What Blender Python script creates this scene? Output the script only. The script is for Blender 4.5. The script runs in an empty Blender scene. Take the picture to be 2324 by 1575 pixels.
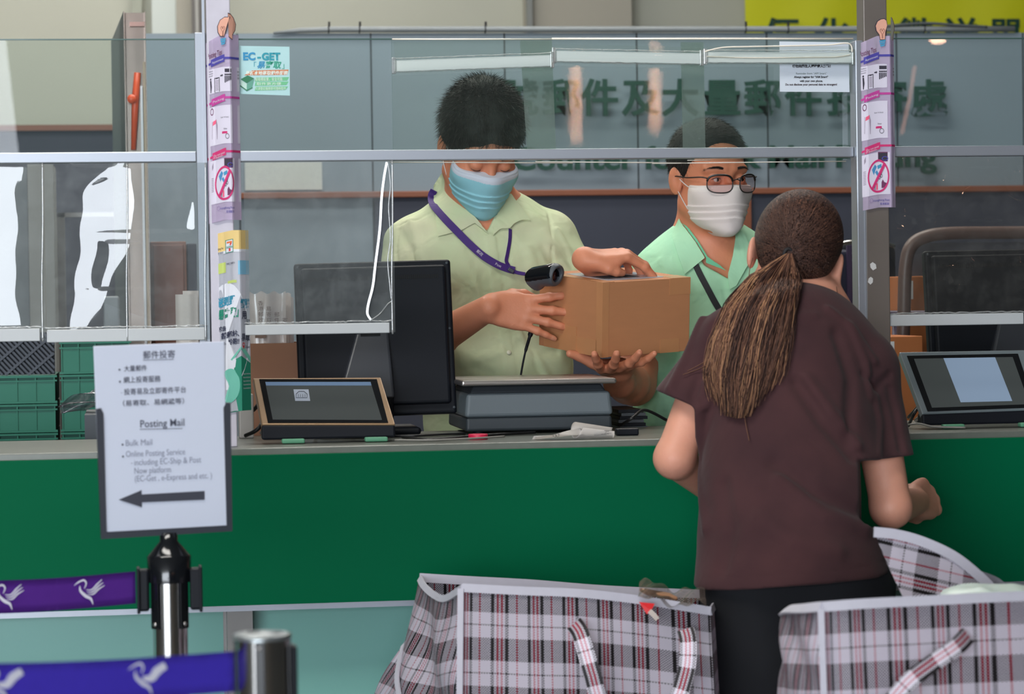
import bpy, bmesh, math, random
import numpy as np
from mathutils import Vector, Matrix

# ------------------------------------------------------------------ camera
random.seed(7)
SC = bpy.context.scene
COL = SC.collection
IMG_W, IMG_H, FPX = 2324, 1575, 6000.0
CAM = Vector((-0.705, -4.95, 1.335))
_yaw, _roll = math.radians(8.1), math.radians(0.86)
_pitch = math.atan((787.5 - 670.0) / FPX)
_f0 = Vector((math.sin(_yaw), math.cos(_yaw), 0))
_r0 = Vector((math.cos(_yaw), -math.sin(_yaw), 0))
CF = (_f0 * math.cos(_pitch) - Vector((0, 0, 1)) * math.sin(_pitch)).normalized()
_u0 = _r0.cross(CF).normalized()
CU = (_u0 * math.cos(_roll) + _r0 * math.sin(_roll)).normalized()
CR = CF.cross(CU).normalized()
cd = bpy.data.cameras.new('camera')
cam = bpy.data.objects.new('camera', cd)
COL.objects.link(cam)
cam.matrix_world = Matrix(((CR.x, CU.x, -CF.x, CAM.x), (CR.y, CU.y, -CF.y, CAM.y), (CR.z, CU.z, -CF.z, CAM.z), (0, 0, 0, 1)))
cd.sensor_width = 36.0
cd.lens = FPX / IMG_W * 36.0
cd.clip_start, cd.clip_end = 0.1, 100
cd.dof.use_dof = True
cd.dof.focus_distance = 5.55
cd.dof.aperture_fstop = 7.0
SC.camera = cam
SC.view_settings.view_transform = 'Standard'
SC.view_settings.look = 'None'
SC.view_settings.gamma = 1.0
SC.view_settings.use_curve_mapping = False
SC.view_settings.exposure = 0.0
SC.cycles.use_denoising = True
SC.cycles.max_bounces = 10
SC.cycles.transparent_max_bounces = 24
SC.cycles.caustics_reflective = False
SC.cycles.caustics_refractive = False
SC.cycles.sample_clamp_indirect = 4.0

# ------------------------------------------------------------------ sky (seen only through the open front of the hall)
W = bpy.data.worlds.new('overcast_sky'); SC.world = W; W.use_nodes = True
bg = W.node_tree.nodes['Background']
bg.inputs['Color'].default_value = (0.86, 0.92, 1.0, 1)
bg.inputs['Strength'].default_value = 15.0

def area_light(name, loc, sx, sy, power, color, rot=(0, 0, 0), portal=False):
    l = bpy.data.lights.new(name, 'AREA'); l.shape = 'RECTANGLE'; l.size, l.size_y = sx, sy
    l.energy = power; l.color = color
    o = bpy.data.objects.new(name, l); COL.objects.link(o); o.location = loc; o.rotation_euler = rot
    if portal: l.cycles.is_portal = True
    return o
# daylight through the open front of the hall, behind and to the left of the camera
area_light('daylight_portal', (-6.9, -14.95, 1.9), 10.0, 3.8, 1, (1, 1, 1), (math.radians(90), 0, 0), portal=True)

# ------------------------------------------------------------------ small helpers
def at(px, py, Y):
    d = CF * FPX + CR * (px - IMG_W / 2) - CU * (py - IMG_H / 2)
    return CAM + d * ((Y - CAM.y) / d.y)

def lin(c):
    c = c / 255.0
    return c / 12.92 if c <= 0.04045 else ((c + 0.055) / 1.055) ** 2.4

def rgb(r, g, b): return (lin(r), lin(g), lin(b), 1.0)

MATS = {}
def mat(name, col=(128, 128, 128), rough=0.6, metal=0.0, spec=0.5, noise=0.0, nscale=20.0, bump=0.0, bscale=60.0, coat=0.0,
        alpha=1.0, sss=0.0, emis=None, estr=0.0, stretch=None, sheen=0.0):
    if name in MATS: return MATS[name]
    m = bpy.data.materials.new(name); m.use_nodes = True
    nt = m.node_tree; b = nt.nodes['Principled BSDF']
    c = rgb(*col)
    b.inputs['Base Color'].default_value = c
    b.inputs['Roughness'].default_value = rough
    b.inputs['Metallic'].default_value = metal
    b.inputs['Specular IOR Level'].default_value = spec
    b.inputs['Coat Weight'].default_value = coat
    b.inputs['Alpha'].default_value = alpha
    if sheen: b.inputs['Sheen Weight'].default_value = sheen
    if sss:
        b.inputs['Subsurface Weight'].default_value = sss
        b.inputs['Subsurface Radius'].default_value = (0.012, 0.004, 0.002)
        b.inputs['Subsurface Scale'].default_value = 1.0
    if emis:
        b.inputs['Emission Color'].default_value = rgb(*emis); b.inputs['Emission Strength'].default_value = estr
    tc = None
    if noise or bump:
        tc = nt.nodes.new('ShaderNodeTexCoord'); mp = nt.nodes.new('ShaderNodeMapping')
        nt.links.new(tc.outputs['Object'], mp.inputs['Vector'])
        if stretch: mp.inputs['Scale'].default_value = stretch
    if noise:
        n = nt.nodes.new('ShaderNodeTexNoise'); n.inputs['Scale'].default_value = nscale; n.inputs['Detail'].default_value = 5
        nt.links.new(mp.outputs[0], n.inputs['Vector'])
        mx = nt.nodes.new('ShaderNodeMix'); mx.data_type = 'RGBA'
        mx.inputs[6].default_value = tuple(max(0, v * (1 - noise)) for v in c[:3]) + (1,)
        mx.inputs[7].default_value = tuple(min(1, v * (1 + noise)) for v in c[:3]) + (1,)
        nt.links.new(n.outputs['Fac'], mx.inputs[0]); nt.links.new(mx.outputs[2], b.inputs['Base Color'])
    if bump:
        n = nt.nodes.new('ShaderNodeTexNoise'); n.inputs['Scale'].default_value = bscale; n.inputs['Detail'].default_value = 4
        nt.links.new(mp.outputs[0], n.inputs['Vector'])
        bp = nt.nodes.new('ShaderNodeBump'); bp.inputs['Strength'].default_value = bump; bp.inputs['Distance'].default_value = 0.004
        nt.links.new(n.outputs['Fac'], bp.inputs['Height']); nt.links.new(bp.outputs[0], b.inputs['Normal'])
    MATS[name] = m
    return m

def film_mat(name, refl=0.08, haze=0.08, tint=(235, 245, 240), hazecol=(200, 210, 205), rough=0.0, scratch=0.0, ripple=0.0, rscale=(1, 1, 1), smear=0.0):
    """thin clear sheet: mostly transparent, a little mirror, a little milky haze"""
    if name in MATS: return MATS[name]
    m = bpy.data.materials.new(name); m.use_nodes = True
    nt = m.node_tree; nt.nodes.clear()
    N = nt.nodes.new; L = nt.links.new
    out = N('ShaderNodeOutputMaterial'); tr = N('ShaderNodeBsdfTransparent'); gl = N('ShaderNodeBsdfGlossy'); df = N('ShaderNodeBsdfDiffuse')
    tr.inputs[0].default_value = rgb(*tint); gl.inputs['Roughness'].default_value = rough; gl.inputs[0].default_value = (1, 1, 1, 1)
    df.inputs[0].default_value = rgb(*hazecol)
    m1 = N('ShaderNodeMixShader'); m1.inputs[0].default_value = haze
    m2 = N('ShaderNodeMixShader')
    fr = N('ShaderNodeLayerWeight'); fr.inputs['Blend'].default_value = 0.15
    mul = N('ShaderNodeMath'); mul.operation = 'MULTIPLY_ADD'; mul.inputs[2].default_value = refl
    L(fr.outputs['Fresnel'], mul.inputs[0]); mul.inputs[1].default_value = 0.0 if smear else 0.25
    L(mul.outputs[0], m2.inputs[0])
    L(tr.outputs[0], m1.inputs[1]); L(df.outputs[0], m1.inputs[2]); L(m1.outputs[0], m2.inputs[1]); L(gl.outputs[0], m2.inputs[2])
    if smear:   # drawn plastic: microscopic horizontal ribs spread a reflected lamp into an upright streak
        g2 = N('ShaderNodeBsdfGlossy'); g2.inputs['Roughness'].default_value = .02; gg = N('ShaderNodeNewGeometry')
        sc_ = N('ShaderNodeVectorMath'); sc_.operation = 'SCALE'; sc_.inputs['Scale'].default_value = 9731.0; L(gg.outputs['Position'], sc_.inputs[0])
        wn = N('ShaderNodeTexWhiteNoise'); L(sc_.outputs[0], wn.inputs[0]); mr_ = N('ShaderNodeMapRange'); mr_.inputs[3].default_value = -.0115; mr_.inputs[4].default_value = .0115; L(wn.outputs[0], mr_.inputs[0])
        cb = N('ShaderNodeCombineXYZ'); L(mr_.outputs[0], cb.inputs[2]); ad_ = N('ShaderNodeVectorMath'); ad_.operation = 'ADD'; L(gg.outputs['Normal'], ad_.inputs[0]); L(cb.outputs[0], ad_.inputs[1])
        nz = N('ShaderNodeVectorMath'); nz.operation = 'NORMALIZE'; L(ad_.outputs[0], nz.inputs[0]); L(nz.outputs[0], g2.inputs['Normal'])
        m3 = N('ShaderNodeMixShader'); m3.inputs[0].default_value = smear; L(m2.outputs[0], m3.inputs[1]); L(g2.outputs[0], m3.inputs[2]); L(m3.outputs[0], out.inputs[0])
    else: L(m2.outputs[0], out.inputs[0])
    tc = N('ShaderNodeTexCoord'); mp = N('ShaderNodeMapping'); L(tc.outputs['Object'], mp.inputs[0])
    if scratch:
        n = N('ShaderNodeTexNoise'); n.inputs['Scale'].default_value = 14; n.inputs['Detail'].default_value = 8; n.inputs['Roughness'].default_value = 0.75
        L(mp.outputs[0], n.inputs[0])
        mr = N('ShaderNodeMapRange'); mr.inputs[1].default_value = 0.45; mr.inputs[2].default_value = 0.8; mr.inputs[3].default_value = haze; mr.inputs[4].default_value = haze + scratch
        L(n.outputs['Fac'], mr.inputs[0]); L(mr.outputs[0], m1.inputs[0])
    if ripple:
        mp2 = N('ShaderNodeMapping'); mp2.inputs['Scale'].default_value = rscale; L(tc.outputs['Object'], mp2.inputs[0])
        n = N('ShaderNodeTexNoise'); n.inputs['Scale'].default_value = 1.0; n.inputs['Detail'].default_value = 2; L(mp2.outputs[0], n.inputs[0])
        bp = N('ShaderNodeBump'); bp.inputs['Strength'].default_value = 1.0; bp.inputs['Distance'].default_value = ripple
        L(n.outputs['Fac'], bp.inputs['Height']); L(bp.outputs[0], gl.inputs['Normal'])
    MATS[name] = m
    return m

# ------------------------------------------------------------------ object helpers
def tag(o, label=None, cat=None, group=None, kind=None):
    if label: o['label'] = label
    if cat: o['category'] = cat
    if group: o['group'] = group
    if kind: o['kind'] = kind
    return o

def thing(name, loc, label, cat, group=None):
    o = bpy.data.objects.new(name, None); COL.objects.link(o); o.location = loc
    o.empty_display_size = 0.05
    return tag(o, label, cat, group)

def wloc(o):
    v = o.location.copy()
    while o.parent: o = o.parent; v = v + o.location
    return v

def build(name, bm, mats, parent=None, smooth=False, label=None, origin=None, autosm=None):
    """link a bmesh whose vertices are in world space as one object, origin at its own base"""
    if not isinstance(mats, (list, tuple)): mats = [mats]
    bm.normal_update()
    vs = [v.co for v in bm.verts]
    if origin is None:
        xs = [v.x for v in vs]; ys = [v.y for v in vs]; zs = [v.z for v in vs]
        origin = Vector(((min(xs) + max(xs)) / 2, (min(ys) + max(ys)) / 2, min(zs)))
    origin = Vector(origin)
    bmesh.ops.translate(bm, verts=bm.verts, vec=-origin)
    me = bpy.data.meshes.new(name); bm.to_mesh(me); bm.free()
    for m in mats: me.materials.append(m)
    if smooth or autosm:
        me.polygons.foreach_set('use_smooth', [True] * len(me.polygons))
        if autosm: me.set_sharp_from_angle(angle=math.radians(autosm))
    o = bpy.data.objects.new(name, me); COL.objects.link(o)
    if parent: o.parent = parent; o.location = origin - wloc(parent)
    else: o.location = origin
    if label: o['label'] = label
    return o

def struct(name, bm, mats, parent=None):
    o = build(name, bm, mats, parent); o['kind'] = 'structure'; return o

def NB(): return bmesh.new()

def _fin(bm, vs, M, mi, fs):
    for f in fs: f.material_index = mi
    if M is not None: bmesh.ops.transform(bm, matrix=M, verts=vs)

def box(bm, a, b, M=None, mi=0, bev=0.0, seg=2):
    a, b = Vector(a), Vector(b)
    co = [(a.x, a.y, a.z), (b.x, a.y, a.z), (b.x, b.y, a.z), (a.x, b.y, a.z), (a.x, a.y, b.z), (b.x, a.y, b.z), (b.x, b.y, b.z), (a.x, b.y, b.z)]
    t = bmesh.new(); v = [t.verts.new(c) for c in co]
    for f in ((3, 2, 1, 0), (4, 5, 6, 7), (0, 1, 5, 4), (1, 2, 6, 5), (2, 3, 7, 6), (3, 0, 4, 7)): t.faces.new([v[i] for i in f])
    bmesh.ops.recalc_face_normals(t, faces=t.faces)
    if bev > 0: bmesh.ops.bevel(t, geom=list(t.edges), offset=bev, segments=seg, affect='EDGES', profile=0.5)
    merge(bm, t, M, mi)

def merge(bm, t, M=None, mi=None):
    if M is not None: bmesh.ops.transform(t, matrix=M, verts=t.verts)
    t.normal_update(); vm = {}
    uvs = t.loops.layers.uv.active; uvd = None
    if uvs: uvd = bm.loops.layers.uv.active or bm.loops.layers.uv.new('UVMap')
    for v in t.verts: vm[v] = bm.verts.new(v.co)
    for f in t.faces:
        try: nf = bm.faces.new([vm[v] for v in f.verts])
        except ValueError: continue
        nf.material_index = f.material_index if mi is None else mi
        nf.smooth = f.smooth
        if uvs:
            for l, l2 in zip(f.loops, nf.loops): l2[uvd].uv = l[uvs].uv
    t.free()

def slab(bm, c4, depth, mi=0, bev=0.0):
    """four world corners (on a front plane) pushed back by the vector depth"""
    c4 = [Vector(c) for c in c4]; d = Vector(depth)
    t = bmesh.new(); v = [t.verts.new(c) for c in c4] + [t.verts.new(c + d) for c in c4]
    for f in ((0, 1, 2, 3), (7, 6, 5, 4), (0, 4, 5, 1), (1, 5, 6, 2), (2, 6, 7, 3), (3, 7, 4, 0)): t.faces.new([v[i] for i in f])
    bmesh.ops.recalc_face_normals(t, faces=t.faces)
    if bev: bmesh.ops.bevel(t, geom=list(t.edges), offset=bev, segments=2, affect='EDGES', profile=0.5)
    merge(bm, t, None, mi)

def poly(bm, pts, mi=0, thick=None):
    """flat polygon; with thick (vector) an extruded prism"""
    vs = [bm.verts.new(p) for p in pts]
    f = bm.faces.new(vs); f.material_index = mi
    if thick is not None:
        th = Vector(thick); v2 = [bm.verts.new(Vector(p) + th) for p in pts]
        g = bm.faces.new(list(reversed(v2))); g.material_index = mi
        n = len(vs)
        for i in range(n):
            h = bm.faces.new([vs[i], v2[i], v2[(i + 1) % n], vs[(i + 1) % n]]); h.material_index = mi
    return f

def catmull(pts, n=8, closed=False):
    P = [Vector(p) for p in pts]; out = []
    m = len(P)
    rng = range(m if closed else m - 1)
    for i in rng:
        if closed: p0, p1, p2, p3 = P[(i - 1) % m], P[i], P[(i + 1) % m], P[(i + 2) % m]
        else: p0, p1, p2, p3 = P[max(i - 1, 0)], P[i], P[i + 1], P[min(i + 2, m - 1)]
        for k in range(n):
            t = k / n; t2, t3 = t * t, t * t * t
            out.append(0.5 * ((2 * p1) + (-p0 + p2) * t + (2 * p0 - 5 * p1 + 4 * p2 - p3) * t2 + (-p0 + 3 * p1 - 3 * p2 + p3) * t3))
    if not closed: out.append(P[-1])
    return out

def tube(bm, pts, r, n=8, mi=0, closed=False, cap=True, flat=None):
    """tube along points; r a number or a list; flat=(w,t,normal) makes a ribbon-like oval"""
    P = [Vector(p) for p in pts]; m = len(P)
    R = r if isinstance(r, (list, tuple)) else [r] * m
    rings = []; up = None
    for i in range(m):
        if closed: d = (P[(i + 1) % m] - P[(i - 1) % m])
        else: d = P[min(i + 1, m - 1)] - P[max(i - 1, 0)]
        d = d.normalized() if d.length > 1e-9 else Vector((0, 0, 1))
        if up is None: up = d.orthogonal().normalized() if flat is None else (Vector(flat[2]) - d * Vector(flat[2]).dot(d)).normalized()
        elif flat is None: up = (up - d * up.dot(d)).normalized()
        else: up = (Vector(flat[2]) - d * Vector(flat[2]).dot(d)).normalized()
        s = d.cross(up)
        ring = []
        for k in range(n):
            a = 2 * math.pi * k / n
            if flat: ring.append(bm.verts.new(P[i] + s * math.cos(a) * flat[0] + up * math.sin(a) * flat[1]))
            else: ring.append(bm.verts.new(P[i] + (up * math.cos(a) + s * math.sin(a)) * R[i]))
        rings.append(ring)
    for i in range(m if closed else m - 1):
        a, b = rings[i], rings[(i + 1) % m]
        for k in range(n):
            f = bm.faces.new([a[k], a[(k + 1) % n], b[(k + 1) % n], b[k]]); f.material_index = mi; f.smooth = True
    if cap and not closed:
        f = bm.faces.new(list(reversed(rings[0]))); f.material_index = mi
        f = bm.faces.new(rings[-1]); f.material_index = mi

def strap(bm, pts, w, t, nrm, mi=0):
    """flat band of width w, thickness t, lying with its face along nrm (vector or list of vectors); with UVs along its length"""
    P = [Vector(p) for p in pts]; m = len(P); rings = []
    uvl = bm.loops.layers.uv.active or bm.loops.layers.uv.new('UVMap')
    s = 0; S = []
    for i in range(m):
        if i: s += (P[i] - P[i - 1]).length
        S.append(s)
        d = (P[min(i + 1, m - 1)] - P[max(i - 1, 0)]).normalized()
        nn = Vector(nrm[i]) if isinstance(nrm, list) else Vector(nrm)
        nn = (nn - d * nn.dot(d)).normalized(); side = d.cross(nn)
        rings.append([bm.verts.new(P[i] + side * w / 2 * a + nn * t / 2 * b) for a, b in ((-1, -1), (1, -1), (1, 1), (-1, 1))])
    for i in range(m - 1):
        a, b = rings[i], rings[i + 1]
        for k in range(4):
            f = bm.faces.new([a[k], a[(k + 1) % 4], b[(k + 1) % 4], b[k]]); f.material_index = mi
            us = ((0 if k in (0, 3) else w), (w if k in (0, 1) else 0))
            for l, uv in zip(f.loops, ((us[0], S[i]), (us[1], S[i]), (us[1], S[i + 1]), (us[0], S[i + 1]))): l[uvl].uv = uv
    bm.faces.new(list(reversed(rings[0]))).material_index = mi; bm.faces.new(rings[-1]).material_index = mi

def lathe(bm, prof, c, n=32, mi=0, smooth=True, axis=None):
    """profile [(r,z)...] about a vertical axis through c"""
    c = Vector(c); rings = []
    t = bmesh.new()
    for r, z in prof:
        if r < 1e-6: rings.append([t.verts.new((0, 0, z))])
        else: rings.append([t.verts.new((r * math.cos(2 * math.pi * k / n), r * math.sin(2 * math.pi * k / n), z)) for k in range(n)])
    for a, b in zip(rings, rings[1:]):
        for k in range(n):
            q = [a[k % len(a)], a[(k + 1) % len(a)], b[(k + 1) % len(b)], b[k % len(b)]]
            q = list(dict.fromkeys(q))
            if len(q) > 2:
                f = t.faces.new(q); f.smooth = smooth
    bmesh.ops.recalc_face_normals(t, faces=t.faces)
    M = Matrix.Translation(c)
    if axis is not None: M = M @ Vector((0, 0, 1)).rotation_difference(Vector(axis)).to_matrix().to_4x4()
    merge(bm, t, M, mi)

def grid(bm, fn, nu, nv, mi=0, uv=None, closeu=False, smooth=True, thick=0.0):
    """surface fn(u,v) for u,v in 0..1; uv = (scale u, scale v)"""
    uvl = None
    if uv: uvl = bm.loops.layers.uv.active or bm.loops.layers.uv.new('UVMap')
    V = [[bm.verts.new(fn(i / nu, j / nv)) for i in range(nu + (0 if closeu else 1))] for j in range(nv + 1)]
    fs = []
    for j in range(nv):
        for i in range(nu):
            i2 = (i + 1) % nu if closeu else i + 1
            f = bm.faces.new([V[j][i], V[j][i2], V[j + 1][i2], V[j + 1][i]]); f.material_index = mi; f.smooth = smooth; fs.append(f)
            if uvl:
                for l, (a, b) in zip(f.loops, ((i, j), (i + 1, j), (i + 1, j + 1), (i, j + 1))): l[uvl].uv = (a / nu * uv[0], b / nv * uv[1])
    return V, fs

def frame_at(o, x, z=None, n=None):
    """matrix with local x along x, local z along z, origin o"""
    x = Vector(x).normalized(); z = Vector(z).normalized()
    y = z.cross(x).normalized(); z = x.cross(y).normalized()
    return Matrix(((x.x, y.x, z.x, o[0]), (x.y, y.y, z.y, o[1]), (x.z, y.z, z.z, o[2]), (0, 0, 0, 1)))

_txt = {}
def text_bm(s, size=1.0, align='LEFT', bold=0.0, shear=0.0, ext=0.0, spacing=1.0, line=1.0):
    c = bpy.data.curves.new('t', 'FONT'); c.body = s; c.size = size; c.align_x = align; c.offset = bold; c.shear = shear
    c.extrude = ext; c.space_character = spacing; c.resolution_u = 3; c.space_line = line
    o = bpy.data.objects.new('t', c); COL.objects.link(o)
    dg = bpy.context.evaluated_depsgraph_get(); dg.update()
    me = bpy.data.meshes.new_from_object(o.evaluated_get(dg))
    t = bmesh.new(); t.from_mesh(me)
    bpy.data.objects.remove(o); bpy.data.curves.remove(c); bpy.data.meshes.remove(me)
    return t

def text(bm, s, size, M, mi=0, fn=None, width=None, **kw):
    """lettering laid in the local xy plane of M; width squeezes it to that width; fn maps (x,y) to a world point"""
    t = text_bm(s, size, **kw)
    if not t.verts: t.free(); return
    if width:
        w = max(v.co.x for v in t.verts) - min(v.co.x for v in t.verts)
        k = width / w
        for v in t.verts: v.co.x *= k
    if fn:
        for v in t.verts: v.co = fn(v.co.x, v.co.y, v.co.z)
        merge(bm, t, None, mi)
    else: merge(bm, t, M, mi)

def dup(root, delta=(0, 0, 0), rotz=0, label=None, group=None):
    r = root.copy(); COL.objects.link(r); r.location = root.location + Vector(delta); r.rotation_euler = (0, 0, rotz)
    if label: r['label'] = label
    if group: r['group'] = group
    for ch in [x for x in bpy.data.objects if x.parent == root]:
        c = ch.copy(); COL.objects.link(c); c.parent = r
        for g in [x for x in bpy.data.objects if x.parent == ch]:
            d = g.copy(); COL.objects.link(d); d.parent = c
    return r
# ------------------------------------------------------------------ hall and office shell
m_floor = mat('floor_stone', (120, 118, 112), 0.35, noise=0.15, nscale=3)
m_ceil = mat('ceiling_white', (190, 190, 184), 0.8)
m_hallwall = mat('hall_wall', (82, 84, 84), 0.8, noise=0.1, nscale=2)
m_cream = mat('cream_wall', (172, 172, 158), 0.8, noise=0.04, nscale=3)
m_cream2 = mat('cream_panel', (160, 155, 142), 0.8)
m_white_wall = mat('white_pilaster', (190, 196, 190), 0.8)
m_panel = mat('grey_panel', (118, 131, 140), 0.55, noise=0.03, nscale=2)
m_seam = mat('seam_black', (18, 18, 20), 0.8)
m_navy = mat('navy_board', (48, 52, 66), 0.7, noise=0.08, nscale=6)
m_brown = mat('brown_wood', (120, 70, 48), 0.5, noise=0.15, nscale=8, stretch=(1, 1, 20))

b = NB(); box(b, (-12, -15.2, -0.1), (7, 6.7, 0)); struct('floor', b, m_floor)
b = NB(); box(b, (-12, -15.2, 3.9), (7, 6.7, 4.0)); struct('ceiling', b, m_ceil)
b = NB()   # rear wall of the hall, open to the street on the left
slab(b, [(-1.32, -15, 0), (7, -15, 0), (7, -15, 3.9), (-1.68, -15, 3.9)], (0, -0.2, 0))
slab(b, [(-12, -15, 3.8), (-1.66, -15, 3.8), (-1.67, -15, 3.9), (-12, -15, 3.9)], (0, -0.2, 0)); struct('wall_rear', b, m_hallwall)
b = NB(); box(b, (-12.2, -15.2, 0), (-12, 6.7, 3.9)); struct('wall_left', b, m_hallwall)
b = NB(); box(b, (7, -15.2, 0), (7.2, 6.7, 3.9)); struct('wall_right', b, m_hallwall)
b = NB(); box(b, (-12, 6.5, 0), (7, 6.7, 3.9)); struct('wall_back', b, m_cream)

def band(bm, x0, x1, y0, y1, Y, d=0.03, mi=0, bev=0.0):
    """upright slab whose front face spans these picture columns and rows on plane Y"""
    z0 = at((x0 + x1) / 2, y1, Y).z; z1 = at((x0 + x1) / 2, y0, Y).z
    ym = (y0 + y1) / 2
    xa, xb = at(x0, ym, Y).x, at(x1, ym, Y).x
    box(bm, (xa, Y, z0), (xb, Y + d, z1), mi=mi, bev=bev)
    return xa, xb, z0, z1

def zband(bm, xa, xb, za, zb, Y, d=0.03, mi=0, bev=0.0): box(bm, (xa, Y, za), (xb, Y + d, zb), mi=mi, bev=bev)

# pilasters and boards on the cream back wall
xa = at(345, 50, 6.4).x; xb = at(400, 50, 6.4).x
b = NB(); zband(b, xa, xb, 0, 3.9, 6.42, 0.08); struct('trim_1', b, m_white_wall)
xa = at(400, 50, 6.4).x; xb = at(470, 50, 6.4).x
b = NB(); zband(b, xa, xb, 0, 3.9, 6.40, 0.10); struct('trim_2', b, m_cream2)
xa = at(1195, 50, 6.4).x; xb = at(1432, 50, 6.4).x
b = NB(); zband(b, xa, xb, 1.2, 3.9, 6.38, 0.12); struct('trim_3', b, m_cream2)
b = NB(); xa = at(1206, 50, 6.3).x; zband(b, xa - .012, xa + .012, 1.5, 3.9, 6.34, 0.04); struct('trim_4', b, mat('grey_conduit', (120, 122, 118), 0.5))
b = NB(); xa = at(312, 50, 6.4).x; zband(b, xa - .02, xa + .02, 1.2, 3.9, 6.44, 0.06); struct('trim_5', b, mat('cream_strip', (150, 152, 138), 0.7))

xa = at(436, 50, 6.3).x; xb = at(472, 50, 6.3).x
b = NB(); zband(b, xa, xb, 0, 3.9, 6.30, 0.12); struct('trim_12', b, mat('dark_mullion', (104, 100, 96), 0.6))
xm = at(447, 50, 6.3).x
b = NB(); zband(b, xm - .007, xm + .007, 0, 3.9, 6.28, 0.02); struct('trim_13', b, mat('mullion_strip', (150, 148, 142), 0.5))
# low grey panelled partition behind the clerks
PY = 4.0
pz = at(1400, 75, PY).z
xl, xr = at(333, 200, PY).x, 4.5
b = NB(); box(b, (xl, PY, 0), (xr, PY + 0.08, pz))
for px in (540, 843, 1146, 1446, 1741, 2035, 2322, 2600):
    x = at(px, 200, PY).x; box(b, (x - .0022, PY - .002, 0), (x + .0022, PY + .01, pz), mi=1)
o = struct('wall_partition', b, [m_panel, m_seam])
z0, z1 = at(1400, 444, PY).z, at(1400, 430, PY).z
xn = at(545, 430, PY).x
b = NB(); box(b, (xn, PY - .035, z0), (xr, PY, z1), bev=0.003); struct('trim_6', b, m_brown)
b = NB(); box(b, (at(850, 500, PY).x, PY - .02, 0), (xr, PY, z0)); struct('trim_7', b, m_navy)
b = NB(); xa = at(1678, 480, PY).x; box(b, (xa, PY - .05, 0), (xa + .03, PY - .02, z0)); struct('trim_8', b, m_brown)
# left end: low navy board with a brown cap in front of the cream wall
z0, z1 = at(150, 296, 5.0).z, at(150, 283, 5.0).z
b = NB(); box(b, (-4.0, 5.0, z0), (at(300, 290, 5).x, 5.06, z1)); struct('trim_9', b, m_brown)
b = NB(); box(b, (-4.0, 5.02, 0), (at(300, 290, 5).x, 5.06, z0)); struct('trim_10', b, m_navy)

# white paper strip pasted on the partition, with old glue stains
b = NB(); band(b, 556, 731, 368, 431, PY - .006, 0.004)
o = build('blank_notice', b, mat('paper_stained', (188, 192, 186), 0.8, noise=0.12, nscale=7))
tag(o, 'blank off-white paper strip pasted on the grey panelled wall above the brown ledge', 'notice')

# green letters standing off the partition
m_green_letter = mat('letter_green', (10, 58, 46), 0.5)
sign = thing('wall_lettering', at(1650, 300, PY) , 'large dark green Chinese and English letters mounted on the grey panelled wall', 'sign')
for ch, px in zip('掛號郵件及大量郵件投寄處', (1085, 1180, 1275, 1362, 1455, 1545, 1640, 1732, 1825, 1920, 2020, 2110)):
    p = at(px, 262, PY - 0.05); b = NB()
    text(b, ch, 0.132, frame_at((p.x, PY - .045, p.z + .012), (1, 0, 0), (0, -1, 0)), align='CENTER', bold=0.003, ext=0.006)
    build('character', b, m_green_letter, sign)
line = 'Counter for Bulk Mail Posting'
x0, x1 = at(1160, 382, PY - .05).x, at(2125, 382, PY - .05).x; zb = at(1650, 381, PY - .05).z
t = text_bm(line, 0.12); wtot = max(v.co.x for v in t.verts); t.free()
adv = 0
for w in line.split(' '):
    t = text_bm(line[:line.index(w)] + 'i', 0.12); pre = max(v.co.x for v in t.verts) - 0.02; t.free()
    b = NB(); k = (x1 - x0) / wtot
    text(b, w, 0.12, None, fn=lambda x, y, z, pre=pre, k=k: Vector((x0 + (pre + x) * k, PY - .045 - z, zb + y * .9)), bold=0.003, ext=0.006)
    build('word', b, m_green_letter, sign)

# conduit along the top of the partition
m_pipe = mat('grey_pipe', (120, 126, 128), 0.5, noise=0.1, nscale=10)
b = NB(); zt = pz + .012
pts = [(at(620, 70, PY).x, PY - .01, zt - .012), (at(680, 70, PY).x, PY - .01, zt - .003), (at(760, 70, PY).x, PY - .01, zt)] + [(at(x, 66, PY).x, PY - .01, zt) for x in range(900, 2500, 200)]
tube(b, pts, [0.004, .009] + [0.0105] * (len(pts) - 2), 12)
pipe = build('conduit_pipe', b, m_pipe); tag(pipe, 'long grey conduit pipe running along the top edge of the panelled wall', 'pipe')
for px in (745, 815, 1100, 1690, 1786, 2095):
    b = NB(); x = at(px, 66, PY).x; tube(b, [(x, PY - .01 + .0125 * math.cos(a), zt + .0125 * math.sin(a)) for a in [k * math.pi / 6 for k in range(12)]], .002, 6, closed=True)
    box(b, (x - .001, PY - .014, zt + .01), (x + .006, PY - .008, zt + .026))
    build('cable_tie', b, m_seam, pipe)
b = NB(); tube(b, catmull([at(x, y, PY - .02) for x, y in ((2010, 60), (2060, 55), (2110, 53), (2170, 57), (2240, 61))], 6), .005, 8); build('loose_cable', b, mat('grey_cable', (70, 76, 78), 0.6), pipe)

# yellow banner on the back wall with dark green writing
b = NB(); Yb = 6.36; xa = at(1691, 30, Yb).x
V, fs = grid(b, lambda u, v: Vector((xa + u * 1.9, Yb + 0.006 * math.sin(u * 14 + v * 3) + 0.004 * math.sin(u * 31 + 1 + v * 5), at(1900, 0, Yb).z + 0.55 - v * 0.85)), 60, 10)
ban = build('banner', b, mat('banner_yellow', (205, 205, 6), 0.6)); tag(ban, 'bright yellow cloth banner with dark green Chinese writing on the back wall', 'banner')
b = NB()
for ch, px in zip('價化微送單', (1772, 1885, 2075, 2180, 2280)):
    p = at(px, 42, Yb); text(b, ch, 0.16, frame_at((p.x, Yb - .014, p.z - 0.135), (1, 0, 0), (0, -1, 0)), align='CENTER', bold=0.004)
build('lettering', b, m_green_letter, ban)

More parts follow.
